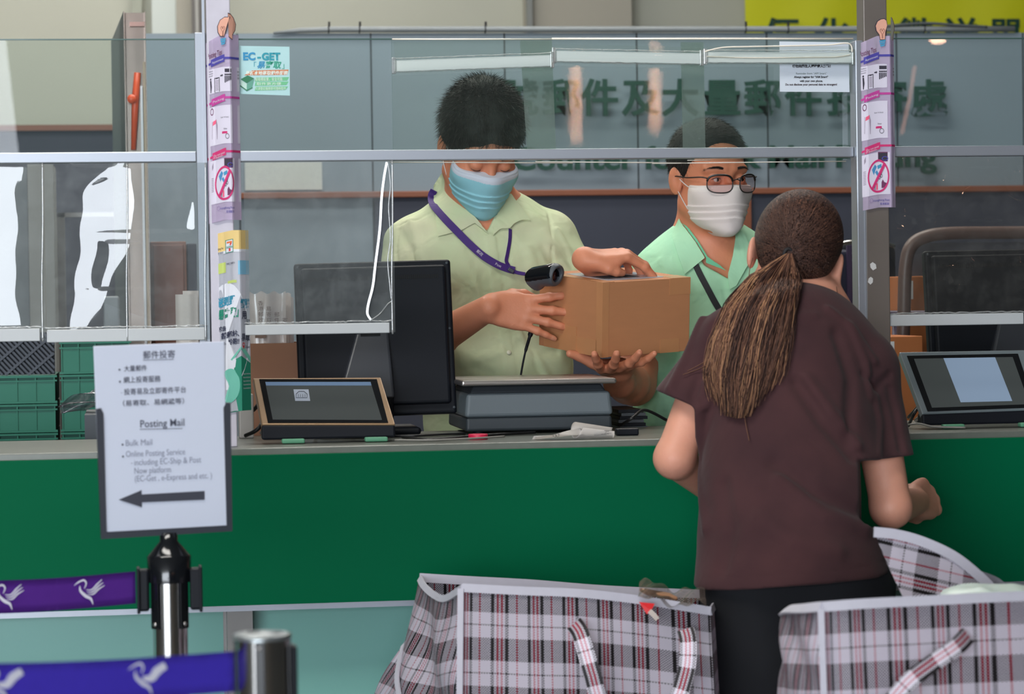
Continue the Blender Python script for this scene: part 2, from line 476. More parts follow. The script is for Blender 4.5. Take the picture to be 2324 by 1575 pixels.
# ------------------------------------------------------------------ ceiling lights
m_lamp = mat('lamp_white', (255, 255, 255), 0.5, emis=(255, 250, 240), estr=3.0)
m_housing = mat('lamp_housing', (200, 200, 200), 0.4)
def ceiling_light(x, y, sx, sy, power, label, color=(1.0, 0.97, 0.92)):
    t = thing('ceiling_light', (x, y, 3.8), label, 'ceiling light', 'ceiling light panels')
    b = NB(); box(b, (x - sx / 2 - .03, y - sy / 2 - .03, 3.84), (x + sx / 2 + .03, y + sy / 2 + .03, 3.9)); build('housing', b, m_housing, t)
    b = NB(); box(b, (x - sx / 2, y - sy / 2, 3.825), (x + sx / 2, y + sy / 2, 3.84)); build('diffuser', b, m_lamp, t)
    area_light('ceiling_lamp', (x, y, 3.81), sx, sy, power, color)
ceiling_light(0.2, 1.9, 3.0, 0.6, 62, 'long white ceiling panel light above the clerks')
ceiling_light(0.2, 3.2, 3.0, 0.4, 40, 'long white ceiling panel light close to the panelled wall')
ceiling_light(-1.5, -2.0, 2.4, 0.8, 80, 'added white ceiling panel light above the queue posts, brightening the counter from the left')  # added unseen panel, set towards the left to brighten the counter there
ceiling_light(-1.0, 5.4, 3.0, 0.4, 40, 'long white ceiling panel light in front of the cream back wall')
m_warm = mat('downlight_glow', (255, 230, 190), 0.5, emis=(255, 190, 150), estr=90)
b = NB(); box(b, (3.6, -14.2, 3.09), (7, -11.6, 3.9)); struct('trim_11', b, m_ceil)
b = NB(); lathe(b, [(0, -.004), (.045, -.004), (.045, .012), (.06, .012), (.06, .02), (0, .02)], (4.92, -12.9, 3.07), 24)
o = build('downlight', b, m_warm); tag(o, 'warm round downlight under the lowered ceiling at the right end of the hall', 'ceiling light')
for x, z, wh in ((2.34, 2.70, 'left'), (2.90, 2.76, 'right')):
    t = thing('pendant_lamp', (x, -12.9, z), 'warm pendant lamp at the far end of the hall, ' + wh + ' one of the pair', 'lamp', 'pendant lamps in the hall')
    b = NB(); lathe(b, [(0, -.05), (.035, -.035), (.045, 0), (.035, .035), (0, .05)], (x, -12.9, z), 20); build('bulb', b, m_warm, t)
    b = NB(); lathe(b, [(.012, .09), (.03, .08), (.09, .03), (.095, .03), (.03, .095), (0, .1)], (x, -12.9, z), 24); build('lamp_shade', b, m_housing, t)
    b = NB(); tube(b, [(x, -12.9, z + .1), (x, -12.9, 3.08 if x > 3.6 else 3.9)], .004, 6); build('cord', b, m_seam, t)

def mirrored(px, py, Yw):
    p = at(px, py, .09); d = (p - CAM).normalized(); r = Vector((d.x, -d.y, d.z)); return p + r * ((p.y - Yw) / -r.y)
t = thing('added_streak_tube', (4.7, -12.9, 2.4), 'added slim tilted glowing tube, reflecting as a warm streak in the right pane', 'lamp')  # added unseen tube, shaped so its reflection draws a streak in the pane
b = NB(); q0, q1 = mirrored(2076, 150, -12.9), mirrored(2046, 305, -12.9); tube(b, [q0, q0.lerp(q1, .5) + Vector((.01, 0, 0)), q1], .011, 10); build('tube', b, mat('streak_tube_glow', (255, 190, 160), .5, emis=(255, 176, 150), estr=9), t)
b = NB(); tube(b, [q0, Vector((q0.x, q0.y, 3.09))], .003, 6); build('cord', b, m_seam, t)

# ------------------------------------------------------------------ counter
CT = at(1162, 1004, 0).z      # height of the worktop
m_green = mat('counter_green', (0, 90, 58), 0.5, spec=0.05, noise=0.05, nscale=1.5)
m_stone = mat('worktop_stone', (104, 108, 101), 0.3, noise=0.18, nscale=30)
m_teal = mat('teal_panel', (112, 168, 158), 0.35, noise=0.1, nscale=2)
m_alu = mat('aluminium', (158, 163, 172), 0.38, metal=0.55, noise=0.03, nscale=5)
m_alu_d = mat('aluminium_dark', (120, 118, 116), 0.4, metal=0.5, noise=0.06, nscale=8)
counter = thing('service_counter', (0.4, 0.2, 0), 'long green fronted service counter with a grey stone top', 'counter')
b = NB(); box(b, (-3.2, 0.0, CT - .04), (3.2, 0.46, CT), bev=0.002); build('worktop', b, m_stone, counter)
GT, GB = CT - .012, at(1162, 1352, 0).z
b = NB(); box(b, (-3.2, -.022, GB), (3.2, -.001, GT)); build('front_panel', b, m_green, counter)
b = NB(); box(b, (-3.2, -.01, GB - .012), (3.2, .03, GB)); build('metal_edge', b, m_alu, counter)
b = NB(); box(b, (-3.2, 0.08, 0.08), (3.2, 0.1, GB)); build('lower_panel', b, m_teal, counter)
b = NB(); box(b, (-3.2, 0.06, 0), (3.2, 0.44, 0.08)); build('plinth', b, m_alu_d, counter)
for px in (545, 1560, 2560, -500):
    x = at(px, 1450, .04).x; b = NB(); box(b, (x - .024, .035, 0.0), (x + .024, .085, GB - .012)); box(b, (x - .03, .078, 0.08), (x - .024, .083, GB - .012)); build('leg', b, m_alu_d, counter)
b = NB(); box(b, (-3.2, 0.1, 0.08), (3.2, 0.42, CT - .06)); build('cabinet_body', b, mat('office_grey', (110, 112, 112), 0.7), counter)
# lower working desk on the clerks' side
DZ = CT - 0.16

# ------------------------------------------------------------------ screen on the counter
SY = 0.09
m_post_w = mat('post_paint', (196, 192, 204), 0.45, noise=0.1, nscale=30)
m_glass = film_mat('pane_glass', refl=0.02, haze=0.05, tint=(236, 244, 243), hazecol=(165, 185, 182))
screen = thing('counter_screen', (0.3, SY, CT), 'aluminium framed clear sneeze screen standing on the green counter', 'screen')
xpl0, xpl1 = at(474, 450, SY).x, at(528, 450, SY).x
b = NB(); box(b, (xpl0, SY - .03, CT), (xpl1, SY + .02, 3.9), bev=.002); build('post', b, m_post_w, screen)
b = NB(); box(b, (xpl0 - .022, SY - .012, CT), (xpl0 - .001, SY + .014, at(445, 75, SY).z), bev=.002); box(b, (xpl0 - .008, SY - .02, CT), (xpl0 - .003, SY - .012, 2.0)); build('channel', b, m_alu, screen)
xpr0, xpr1 = at(1955, 450, SY).x, at(2008, 450, SY).x
b = NB(); box(b, (xpr0, SY - .03, CT), (xpr1, SY + .02, 3.9), bev=.002); build('post', b, mat('post_brown', (116, 108, 102), 0.4, metal=0.3, noise=0.12, nscale=14), screen)
b = NB(); box(b, (xpr0 - .017, SY - .03, CT), (xpr0 - .001, SY + .014, at(1935, 95, SY).z), bev=.002); box(b, (xpr0 - .003, SY - .032, CT), (xpr0, SY - .029, 1.7)); build('channel', b, m_alu, screen)
rz0, rz1 = at(1162, 363, SY).z, at(1162, 339, SY).z
for xa, xb in ((-3.0, xpl0 - .022), (xpl1, xpr0 - .017), (xpr1, 3.0)):
    b = NB(); box(b, (xa, SY - .012, rz0), (xb, SY + .012, rz1), bev=.002); build('rail', b, m_alu, screen)
gz = at(1162, 90, SY).z
for xa, xb in ((-3.0, xpl0 - .022), (xpl1, at(891, 230, SY).x), (xpr1, 3.0)):
    b = NB(); grid(b, lambda u, v: Vector((xa + (xb - xa) * u, SY, rz1 + (gz - rz1) * v)), 1, 1); build('pane', b, m_glass, screen)
    b = NB(); box(b, (xa, SY - .002, gz), (xb, SY + .002, gz + .0025)); build('pane_edge', b, mat('glass_edge', (70, 96, 90), 0.2), screen)
# ------------------------------------------------------------------ implicit surfaces -> one continuous mesh
def V3(*a): return np.array(a, dtype=np.float64)
def npv(v): return np.array(tuple(v), dtype=np.float64)

def p_rc(a, b, ra, rb):
    a, b = npv(a), npv(b); ab = b - a; L = max(ab @ ab, 1e-12)
    def f(P):
        t = np.clip(((P - a) @ ab) / L, 0, 1)
        q = P - (a + t[:, None] * ab)
        return np.sqrt((q * q).sum(1)) - (ra + t * (rb - ra))
    return f

def p_frc(a, b, ra, rb, n, k):
    """round cone squashed by factor k (<1) along direction n"""
    a, b, n = npv(a), npv(b), npv(n); n = n / np.linalg.norm(n)
    a2, b2 = a + n * (a @ n) * (1 / k - 1), b + n * (b @ n) * (1 / k - 1)
    g = p_rc(a2, b2, ra, rb)
    def f(P): return g(P + np.outer((P @ n) * (1 / k - 1), n)) * (0.5 + 0.5 * k)
    return f

def p_ell(c, r, R=None):
    c = npv(c); r = npv(r); R = None if R is None else np.array(R)
    def f(P):
        q = P - c
        if R is not None: q = q @ R
        k0 = np.sqrt(((q / r) ** 2).sum(1)) + 1e-9; k1 = np.sqrt(((q / (r * r)) ** 2).sum(1)) + 1e-9
        return k0 * (k0 - 1) / k1
    return f

def p_box(c, h, R=None, rad=0.0):
    c = npv(c); h = npv(h) - rad; R = None if R is None else np.array(R)
    def f(P):
        q = P - c
        if R is not None: q = q @ R
        q = np.abs(q) - h
        return np.sqrt((np.maximum(q, 0) ** 2).sum(1)) + np.minimum(q.max(1), 0) - rad
    return f

def p_plane(o, n):
    o, n = npv(o), npv(n); n = n / np.linalg.norm(n)
    return lambda P: (P - o) @ n

def p_loc(g, M):
    """primitive g given in local space of the (rigid) matrix M"""
    Mi = np.array(M.inverted()); R = Mi[:3, :3]; t = Mi[:3, 3]
    return lambda P: g(P @ R.T + t)

class Field:
    def __init__(s): s.ops = []; s.disp = []
    def u(s, f, k=0.0): s.ops.append(('u', f, k)); return s
    def cut(s, f, k=0.0): s.ops.append(('s', f, k)); return s
    def keep(s, f, k=0.0): s.ops.append(('i', f, k)); return s
    def chain(s, pts, rad, k=0.0):
        for i in range(len(pts) - 1): s.u(p_rc(pts[i], pts[i + 1], rad[i], rad[i + 1]), k)
        return s
    def comb(s, D):
        r = None
        for (kd, f, k), d in zip(s.ops_sel, D):
            if r is None:
                if kd == 'u': r = d.copy(); continue
                r = np.full_like(d, 1e3)
            if kd == 'u':
                if k > 0:
                    h = np.maximum(k - np.abs(r - d), 0) / k; r = np.minimum(r, d) - h * h * k * 0.25
                else: r = np.minimum(r, d)
            elif kd == 's':
                d = -d
                if k > 0:
                    h = np.maximum(k - np.abs(r - d), 0) / k; r = np.maximum(r, d) + h * h * k * 0.25
                else: r = np.maximum(r, d)
            else:
                if k > 0:
                    h = np.maximum(k - np.abs(r - d), 0) / k; r = np.maximum(r, d) + h * h * k * 0.25
                else: r = np.maximum(r, d)
        return r
    def ev(s, P, sel=None):
        s.ops_sel = [s.ops[i] for i in sel] if sel is not None else s.ops
        r = s.comb([o[1](P) for o in s.ops_sel])
        for g in s.disp: r = r - g(P)
        return r
    def mesh(s, lo, hi, h, smooth=True):
        lo, hi = npv(lo), npv(hi); n = 12
        B = h * n; nb = np.ceil((hi - lo) / B).astype(int)
        I = np.stack(np.meshgrid(*[np.arange(k) for k in nb], indexing='ij'), -1).reshape(-1, 3)
        C = lo + (I + 0.5) * B; Rb = B * 0.5 * math.sqrt(3)
        s.ops_sel = s.ops
        D = [o[1](C) for o in s.ops]
        F = s.comb(D)
        D = np.array(D)
        act = np.where(np.abs(F) < Rb * 1.35 + 0.02)[0]
        isu = np.array([o[0] == 'u' for o in s.ops]); ks = np.array([o[2] for o in s.ops])
        g1 = np.arange(n + 1)
        G = np.stack(np.meshgrid(g1, g1, g1, indexing='ij'), -1).reshape(-1, 3)
        NG = nb * n + 2
        cid = lambda c: ((c[..., 0] + 1) * (NG[1] + 2) + (c[..., 1] + 1)) * (NG[2] + 2) + (c[..., 2] + 1)
        vid, vpos, quads = [], [], []
        for a in act:
            base = I[a] * n
            du = D[isu, a].min()
            sel = np.where(np.where(isu, D[:, a] < du + 2 * Rb + ks + 0.02, np.abs(D[:, a]) < 1e9))[0]
            # far cutters are dropped
            sel = [i for i in sel if isu[i] or s.ops[i][0] == 'i' or D[i, a] < Rb * 1.4 + ks[i] + .02]
            P = lo + (base + G) * h
            v = s.ev(P, sel).reshape(n + 1, n + 1, n + 1)
            neg = v < 0
            if neg.all() or not neg.any(): continue
            c = [v[i:n + i, j:n + j, k:n + k] for i in (0, 1) for j in (0, 1) for k in (0, 1)]
            cs = np.stack(c, -1); m = (cs < 0).any(-1) & (cs >= 0).any(-1)
            ii = np.argwhere(m)
            if len(ii):
                cv = cs[m]; off = np.array([(i, j, k) for i in (0, 1) for j in (0, 1) for k in (0, 1)], float)
                acc = np.zeros((len(ii), 3)); cnt = np.zeros(len(ii))
                for e0 in range(8):
                    for bit in (1, 2, 4):
                        e1 = e0 | bit
                        if e1 == e0: continue
                        x0, x1 = cv[:, e0], cv[:, e1]
                        sc = (x0 < 0) != (x1 < 0)
                        t = np.where(sc, x0 / np.where(sc, x0 - x1, 1), 0)
                        acc += np.where(sc[:, None], off[e0] + t[:, None] * (off[e1] - off[e0]), 0); cnt += sc
                vpos.append(lo + (base + ii + acc / cnt[:, None]) * h); vid.append(cid(base + ii))
            for ax in range(3):
                o1, o2 = [(1, 2), (2, 0), (0, 1)][ax]
                sl = [slice(0, n)] * 3; s2 = list(sl); s2[ax] = slice(1, n + 1)
                A, Bn = neg[tuple(sl)], neg[tuple(s2)]
                e = np.argwhere(A != Bn)
                if not len(e): continue
                fl = A[tuple(e.T)]
                q = base + e; u1 = np.zeros(3, int); u1[o1] = 1; u2 = np.zeros(3, int); u2[o2] = 1
                Q = np.stack([cid(q - u1 - u2), cid(q - u2), cid(q), cid(q - u1)], 1)
                Q[~fl] = Q[~fl][:, ::-1]
                quads.append(Q)
        vid = np.concatenate(vid); vpos = np.concatenate(vpos); quads = np.concatenate(quads)
        vid, ix = np.unique(vid, return_index=True); vpos = vpos[ix]
        k = np.searchsorted(vid, quads); k[k >= len(vid)] = 0
        ok = (vid[k] == quads).all(1); k = k[ok]
        return vpos, k

def np_obj(name, vpos, quads, mats, parent=None, relax=1, midx=None, label=None):
    """numpy vertices + quads -> object (origin at its base)"""
    for _ in range(relax):
        acc = np.zeros_like(vpos); cnt = np.zeros(len(vpos))
        for a in range(4):
            b = (a + 1) % 4
            np.add.at(acc, quads[:, a], vpos[quads[:, b]]); np.add.at(acc, quads[:, b], vpos[quads[:, a]])
            np.add.at(cnt, quads[:, a], 1); np.add.at(cnt, quads[:, b], 1)
        vpos = vpos * 0.5 + 0.5 * acc / np.maximum(cnt, 1)[:, None]
    o0 = np.array([(vpos[:, 0].min() + vpos[:, 0].max()) / 2, (vpos[:, 1].min() + vpos[:, 1].max()) / 2, vpos[:, 2].min()])
    me = bpy.data.meshes.new(name)
    me.vertices.add(len(vpos)); me.vertices.foreach_set('co', (vpos - o0).astype(np.float32).ravel())
    me.loops.add(len(quads) * 4); me.loops.foreach_set('vertex_index', quads.astype(np.int32).ravel())
    me.polygons.add(len(quads)); me.polygons.foreach_set('loop_start', np.arange(0, len(quads) * 4, 4, dtype=np.int32))
    me.polygons.foreach_set('use_smooth', [True] * len(quads))
    if not isinstance(mats, (list, tuple)): mats = [mats]
    for m in mats: me.materials.append(m)
    if midx is not None: me.polygons.foreach_set('material_index', midx(vpos[quads].mean(1)).astype(np.int32))
    me.update(calc_edges=True); me.validate()
    o = bpy.data.objects.new(name, me); COL.objects.link(o)
    if parent: o.parent = parent; o.location = Vector(o0) - wloc(parent)
    else: o.location = o0
    if label: o['label'] = label
    return o

def crease(pts, amp, w, skew=0.0):
    """fold along a polyline: positive amp is a ridge, negative a valley"""
    pts = [npv(p) for p in pts]
    def f(P):
        d2 = np.full(len(P), 1e9)
        for a, b in zip(pts, pts[1:]):
            ab = b - a; t = np.clip(((P - a) @ ab) / (ab @ ab), 0, 1)
            q = P - (a + t[:, None] * ab); d2 = np.minimum(d2, (q * q).sum(1))
        m = d2 < (3 * w) ** 2
        r = np.zeros(len(P)); r[m] = amp * np.exp(-d2[m] / (w * w)); return r
    return f

def wrinkle(amp, freq, seed, aniso=(1, 1, 1), sharp=1.0):
    rs = np.random.RandomState(seed); K = []
    for i in range(7):
        k = rs.randn(3) * np.array(aniso); k = k / np.linalg.norm(k) * freq * (0.6 + 0.9 * rs.rand()); K.append((k, rs.rand() * 6.28, rs.rand() * 0.6 + 0.4))
    def f(P):
        s = np.zeros(len(P)); wv = 0.35 * np.sin(P @ K[0][0] * 0.5 + 1)
        for k, ph, a in K: s += a * np.sin(P @ k + ph + 2 * wv)
        s = s / 2.6
        if sharp != 1.0: s = np.sign(s) * np.abs(np.clip(s, -1, 1)) ** sharp
        return amp * s
    return f

# ---- head --------------------------------------------------------------
def head_ops(F, M, k=1.0, eyes_closed=False, jaw=1.0):
    def add(g, kk=0.0): F.u(p_loc(g, M), kk)
    def sub(g, kk=0.0): F.cut(p_loc(g, M), kk)
    add(p_ell((0, .014, .034), (.0755, .094, .083)))
    add(p_ell((0, -.022, -.028), (.061 * jaw, .062, .088)), .03)
    for s in (-1, 1):
        add(p_rc((s * .052 * jaw, .006, -.055), (s * .018, -.058, -.1), .02, .017), .03)
        add(p_ell((s * .042, -.058, -.028), (.022, .02, .018)), .025)            # cheek bone
        add(p_rc((s * .012, -.083, .022), (s * .046, -.07, .022), .008, .007), .018)  # brow
        sub(p_ell((s * .032, -.1, .001), (.02, .017, .013)), .014)               # socket
        add(p_ell((s * .031, -.0745, .0), (.0150, .0135, .0125)), .004)          # lids over the eye
        if not eyes_closed: sub(p_ell((s * .031, -.0935, -.0005), (.0135, .012, .0042)), .002)
        R = Matrix.Rotation(math.radians(-18 * s), 3, 'Z') @ Matrix.Rotation(math.radians(-8), 3, 'X')
        add(p_ell((s * .079, .014, -.006), (.008, .019, .031), R), .006)         # ear
        sub(p_ell((s * .087, .001, -.003), (.0085, .011, .019), R), .004)
        add(p_ell((s * .0125, -.094, -.04), (.007, .01, .007)), .006)            # nostril wing
    add(p_ell((0, -.072, -.1), (.019, .016, .014)), .02)
    add(p_rc((0, -.082, .006), (0, -.103, -.034), .0075, .0115), .012)
    add(p_ell((0, -.081, -.062), (.024, .01, .006)), .008)
    add(p_ell((0, -.079, -.073), (.021, .01, .0065)), .008)

def strands(bm, roots, dirs, length, r, curl=0.0, mi=0, n=3, droop=0.0, rs=None):
    """short tapering hairs"""
    rs = rs or random
    for p, d in zip(roots, dirs):
        p = Vector(p); d = Vector(d).normalized(); L = length * (0.6 + 0.7 * rs.random())
        side = d.orthogonal().normalized(); side.rotate(Matrix.Rotation(rs.random() * 6.28, 3, d))
        c = Vector((rs.uniform(-1, 1), rs.uniform(-1, 1), rs.uniform(-1, 1))) * curl
        prev = None
        for i in range(n + 1):
            t = i / n
            q = p + d * L * t + c * L * t * t + Vector((0, 0, -droop * L * t * t)); w = r * (1 - t * 0.92)
            cur = (bm.verts.new(q - side * w), bm.verts.new(q + side * w))
            if prev:
                f = bm.faces.new([prev[0], prev[1], cur[1], cur[0]]); f.material_index = mi; f.smooth = True
            prev = cur

# ---- hand --------------------------------------------------------------
def hand_ops(F, M, curl, spread, thumb, side=1, scale=1.0, k=0.006):
    """hand in local space of M: +y from wrist to fingertips, +z back of the hand, thumb on side*x.
    curl: 4 tuples of three joint bends in degrees (index..little); spread: 4 angles; thumb: list of 4 local points.
    returns the fingertip positions in world space"""
    S = scale; tips = []
    def u(g, kk): F.u(p_loc(g, M), kk)
    # palm: metacarpal fan
    roots = [(.030, .088, 0), (.010, .093, .002), (-.010, .089, .001), (-.029, .080, -.002)]
    for i, (x, y, z) in enumerate(roots):
        u(p_frc((side * x * .62 * S, .008 * S, -.002 * S), (side * x * S, (y - .004) * S, z * S), .0155 * S, .0125 * S, (0, 0, 1), .8), .012)
    u(p_frc((side * .02 * S, .03 * S, -.008 * S), (side * .03 * S, .06 * S, -.008 * S), .018 * S, .014 * S, (0, 0, 1), .85), .012)
    u(p_frc((-side * .02 * S, .03 * S, -.006 * S), (-side * .024 * S, .06 * S, -.006 * S), .015 * S, .013 * S, (0, 0, 1), .85), .012)
    lens = [(.044, .027, .022), (.048, .031, .023), (.045, .029, .022), (.035, .021, .020)]
    rads = [(.0108, .0095, .0086, .0074), (.0110, .0097, .0088, .0076), (.0106, .0093, .0084, .0073), (.0096, .0083, .0076, .0065)]
    for i in range(4):
        a = math.radians(spread[i]) * side
        p = Vector((side * roots[i][0], roots[i][1], roots[i][2])) * S
        dirh = Vector((math.sin(a), math.cos(a), 0)); bend = 0.0; pts = [p.copy()]
        for j in range(3):
            bend += math.radians(curl[i][j])
            d = dirh * math.cos(bend) + Vector((0, 0, -1)) * math.sin(bend)
            p = p + d * lens[i][j] * S; pts.append(p.copy())
        for j in range(3):
            u(p_rc(pts[j], pts[j + 1], rads[i][j] * S, rads[i][j + 1] * S), k if j == 0 else .003)
        u(p_ell(pts[1], (rads[i][1] * 1.12 * S,) * 3), .004)
        tips.append((M @ pts[3], (M.to_3x3() @ d), i))
    tp = [Vector((side * q[0], q[1], q[2])) * S for q in thumb]
    tr = [.0165, .0128, .0105, .0085]
    for j in range(3): u(p_rc(tp[j], tp[j + 1], tr[j] * S, tr[j + 1] * S), .01 if j == 0 else .004)
    tips.append((M @ tp[3], (M.to_3x3() @ (tp[3] - tp[2])).normalized(), 4))
    return tips

def nail(bm, pos, d, up, r):
    d = Vector(d).normalized(); up = Vector(up); up = (up - d * up.dot(d)).normalized(); s = d.cross(up)
    c = Vector(pos) - d * r * 0.15
    def fn(u, v):
        a = (u - .5) * 1.9; l = (v - .5) * r * 1.9
        k = math.sqrt(max(0, 1 - (2 * v - 1) ** 2 * .45)) if v > .5 else 1
        return c + d * l + s * math.sin(a) * r * .93 * k + up * (math.cos(a) * r * 1.04 - max(0, v - .5) * r * .5)
    grid(bm, fn, 6, 5)
# ------------------------------------------------------------------ people
m_skin = mat('skin_tan', (210, 136, 104), 0.5, spec=0.4, noise=0.10, nscale=28, bump=0.12, bscale=220, sss=0.12)
m_skin_w = mat('skin_pale', (214, 152, 128), 0.5, spec=0.4, noise=0.08, nscale=25, bump=0.1, bscale=220, sss=0.12)
m_nail = mat('nail', (214, 148, 118), 0.35)
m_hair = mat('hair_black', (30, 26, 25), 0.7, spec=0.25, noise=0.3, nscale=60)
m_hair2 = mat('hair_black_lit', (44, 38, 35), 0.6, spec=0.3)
m_brow = mat('brow_hair', (46, 36, 32), 0.7)
m_trouser = mat('trouser_dark', (40, 42, 50), 0.85, noise=0.1, nscale=40)
m_shoe = mat('shoe_black', (22, 22, 24), 0.4)
m_loop = mat('elastic_white', (215, 215, 215), 0.7)

def cloth_mat(name, c1, c2, nscale=5.0, rough=0.85, wv=900, sheen=0.0, crumple=.55):
    m = mat(name, c1, rough, spec=0.25, sheen=sheen)
    nt = m.node_tree; b = nt.nodes['Principled BSDF']; N = nt.nodes.new; L = nt.links.new
    tc = N('ShaderNodeTexCoord'); n = N('ShaderNodeTexNoise'); n.inputs['Scale'].default_value = nscale; n.inputs['Detail'].default_value = 4
    L(tc.outputs['Object'], n.inputs[0]); mx = N('ShaderNodeMix'); mx.data_type = 'RGBA'; mx.inputs[6].default_value = rgb(*c1); mx.inputs[7].default_value = rgb(*c2)
    mr = N('ShaderNodeMapRange'); mr.inputs[1].default_value = 0.35; mr.inputs[2].default_value = 0.65; L(n.outputs['Fac'], mr.inputs[0]); L(mr.outputs[0], mx.inputs[0])
    L(mx.outputs[2], b.inputs['Base Color'])
    n2 = N('ShaderNodeTexNoise'); n2.inputs['Scale'].default_value = wv; L(tc.outputs['Object'], n2.inputs[0])
    n3 = N('ShaderNodeTexNoise'); n3.inputs['Scale'].default_value = 13; n3.inputs['Detail'].default_value = 2.5; n3.inputs['Distortion'].default_value = .5; L(tc.outputs['Object'], n3.inputs[0])
    b3 = N('ShaderNodeBump'); b3.inputs['Strength'].default_value = crumple; b3.inputs['Distance'].default_value = 0.02; L(n3.outputs['Fac'], b3.inputs['Height'])
    bp = N('ShaderNodeBump'); bp.inputs['Strength'].default_value = 0.25; bp.inputs['Distance'].default_value = 0.001; L(n2.outputs['Fac'], bp.inputs['Height']); L(b3.outputs[0], bp.inputs['Normal']); L(bp.outputs[0], b.inputs['Normal'])
    return m
m_shirt1 = cloth_mat('shirt_pale_green', (196, 212, 170), (202, 204, 172), 6)
m_shirt2 = cloth_mat('shirt_mint', (168, 222, 186), (176, 224, 184), 5)
m_shirt2in = mat('shirt_mint_inside', (110, 190, 150), 0.85)
m_tee = cloth_mat('tee_brown', (70, 44, 46), (60, 38, 41), 8, 0.95, 1200, sheen=0.06, crumple=.22)

def rot(yaw=0, pitch=0, roll=0):
    return (Matrix.Rotation(math.radians(yaw), 4, 'Z') @ Matrix.Rotation(math.radians(pitch), 4, 'X') @ Matrix.Rotation(math.radians(roll), 4, 'Y'))

def march(F, pts2, off=0.0, y0=0.0, y1=1.3):
    """where the sight lines through these picture points meet the surface F = off (a real point on the cloth or skin)"""
    P0 = np.array([npv(at(x, y, y0)) for x, y in pts2]); P1 = np.array([npv(at(x, y, y1)) for x, y in pts2])
    D = P1 - P0; L = np.linalg.norm(D, axis=1, keepdims=True); D /= L; t = np.zeros(len(P0)); bt = t.copy(); bd = np.full(len(P0), 1e9)
    for _ in range(70):
        d = F.ev(P0 + D * t[:, None]) - off
        m = (d < bd) & (bd > 1e-3); bt[m] = t[m]; bd[m] = d[m]
        t = np.minimum(t + np.maximum(d * 0.8, -.01), L[:, 0])
    hit = np.abs(d) < 3e-3
    return P0 + D * np.where(hit, t, bt)[:, None]

def sight_prism(poly2, yf, yb):
    """wedge between the sight lines of a convex picture polygon, from plane yf to yb"""
    pl = []; n = len(poly2)
    c = npv(at(sum(p[0] for p in poly2) / n, sum(p[1] for p in poly2) / n, yf))
    for i in range(n):
        a = npv(at(*poly2[i], yf)); b = npv(at(*poly2[(i + 1) % n], yf)); nn = np.cross(a - npv(CAM), b - npv(CAM)); nn /= np.linalg.norm(nn)
        if (c - a) @ nn > 0: nn = -nn
        pl.append((a, nn))
    def f(P):
        r = np.maximum(P[:, 1] - yb, yf - P[:, 1])
        for a, nn in pl: r = np.maximum(r, (P - a) @ nn)
        return r
    return f

def patch(name, F, poly2, off, mats, parent, thick=0.002, sub=4, y0=0.0, y1=1.3, lift=None, label=None, smooth=True):
    """piece of cloth laid on the surface F, its outline the picture polygon"""
    b = bmesh.new(); f = b.faces.new([b.verts.new((x, y, 0)) for x, y in poly2])
    # long edges first, then triangles
    bmesh.ops.triangulate(b, faces=b.faces)
    for _ in range(sub): 
        L = [e for e in b.edges if e.calc_length() > 9]
        if not L: break
        bmesh.ops.subdivide_edges(b, edges=L, cuts=1, use_grid_fill=True); bmesh.ops.triangulate(b, faces=b.faces)
        bmesh.ops.beautify_fill(b, faces=b.faces, edges=b.edges)
    vs = list(b.verts); P = march(F, [(v.co.x, v.co.y) for v in vs], off, y0, y1)
    p2 = [(v.co.x, v.co.y) for v in vs]
    for v, p, q in zip(vs, P, p2):
        p = Vector(p)
        if lift: p = p - CF * lift(*q)
        v.co = p
    bmesh.ops.smooth_vert(b, verts=vs, factor=.5, use_axis_x=True, use_axis_y=True, use_axis_z=True)
    bmesh.ops.recalc_face_normals(b, faces=b.faces)
    if sum(f.normal.dot(CF) for f in b.faces) > 0: bmesh.ops.reverse_faces(b, faces=b.faces)
    old = b.faces[:]; r = bmesh.ops.extrude_face_region(b, geom=old, use_keep_orig=True)
    bmesh.ops.translate(b, verts=[e for e in r['geom'] if isinstance(e, bmesh.types.BMVert)], vec=CF * thick)
    bmesh.ops.recalc_face_normals(b, faces=b.faces)
    return build(name, b, mats, parent, smooth=False, autosm=40, label=label)

def hair_cap(F, M, top=0.0, w=.083, front=.075, tilt=(.8, .6), back=-.055):
    F.u(p_loc(p_ell((0, .018, .042 + top * .4), (w, .103, .086 + top * .6)), M))
    o = Vector((0, -.07, front)); n = Vector((0, -tilt[0], -tilt[1]))
    F.cut(p_loc(lambda P: -((P - npv(o)) @ npv(n)), M), .012)
    F.cut(p_loc(lambda P: P[:, 2] - back, M), .01)

def scatter_hair(bm, o, M, n, length, r, lift=.5, crown=(0.01, .05, .13), seed=3, mi=1, curl=.3, comb=None):
    rs = random.Random(seed); me = o.data; off = wloc(o); ps = me.polygons; R = M.to_3x3(); cw = M @ Vector(crown)
    roots, dirs = [], []
    for _ in range(n):
        f = ps[rs.randrange(len(ps))]; p = f.center + off; nn = f.normal
        fl = (p - cw); fl = (fl - nn * fl.dot(nn))
        fl = fl.normalized() if fl.length > 1e-6 else nn
        if comb is not None: fl = (fl + R @ Vector(comb)); fl = (fl - nn * fl.dot(nn)).normalized()
        roots.append(p - nn * .002); dirs.append(nn * lift + fl * (1 - lift) + Vector((rs.uniform(-1, 1), rs.uniform(-1, 1), rs.uniform(-1, 1))) * .12)
    strands(bm, roots, dirs, length, r, curl, mi, 3, 0, rs)

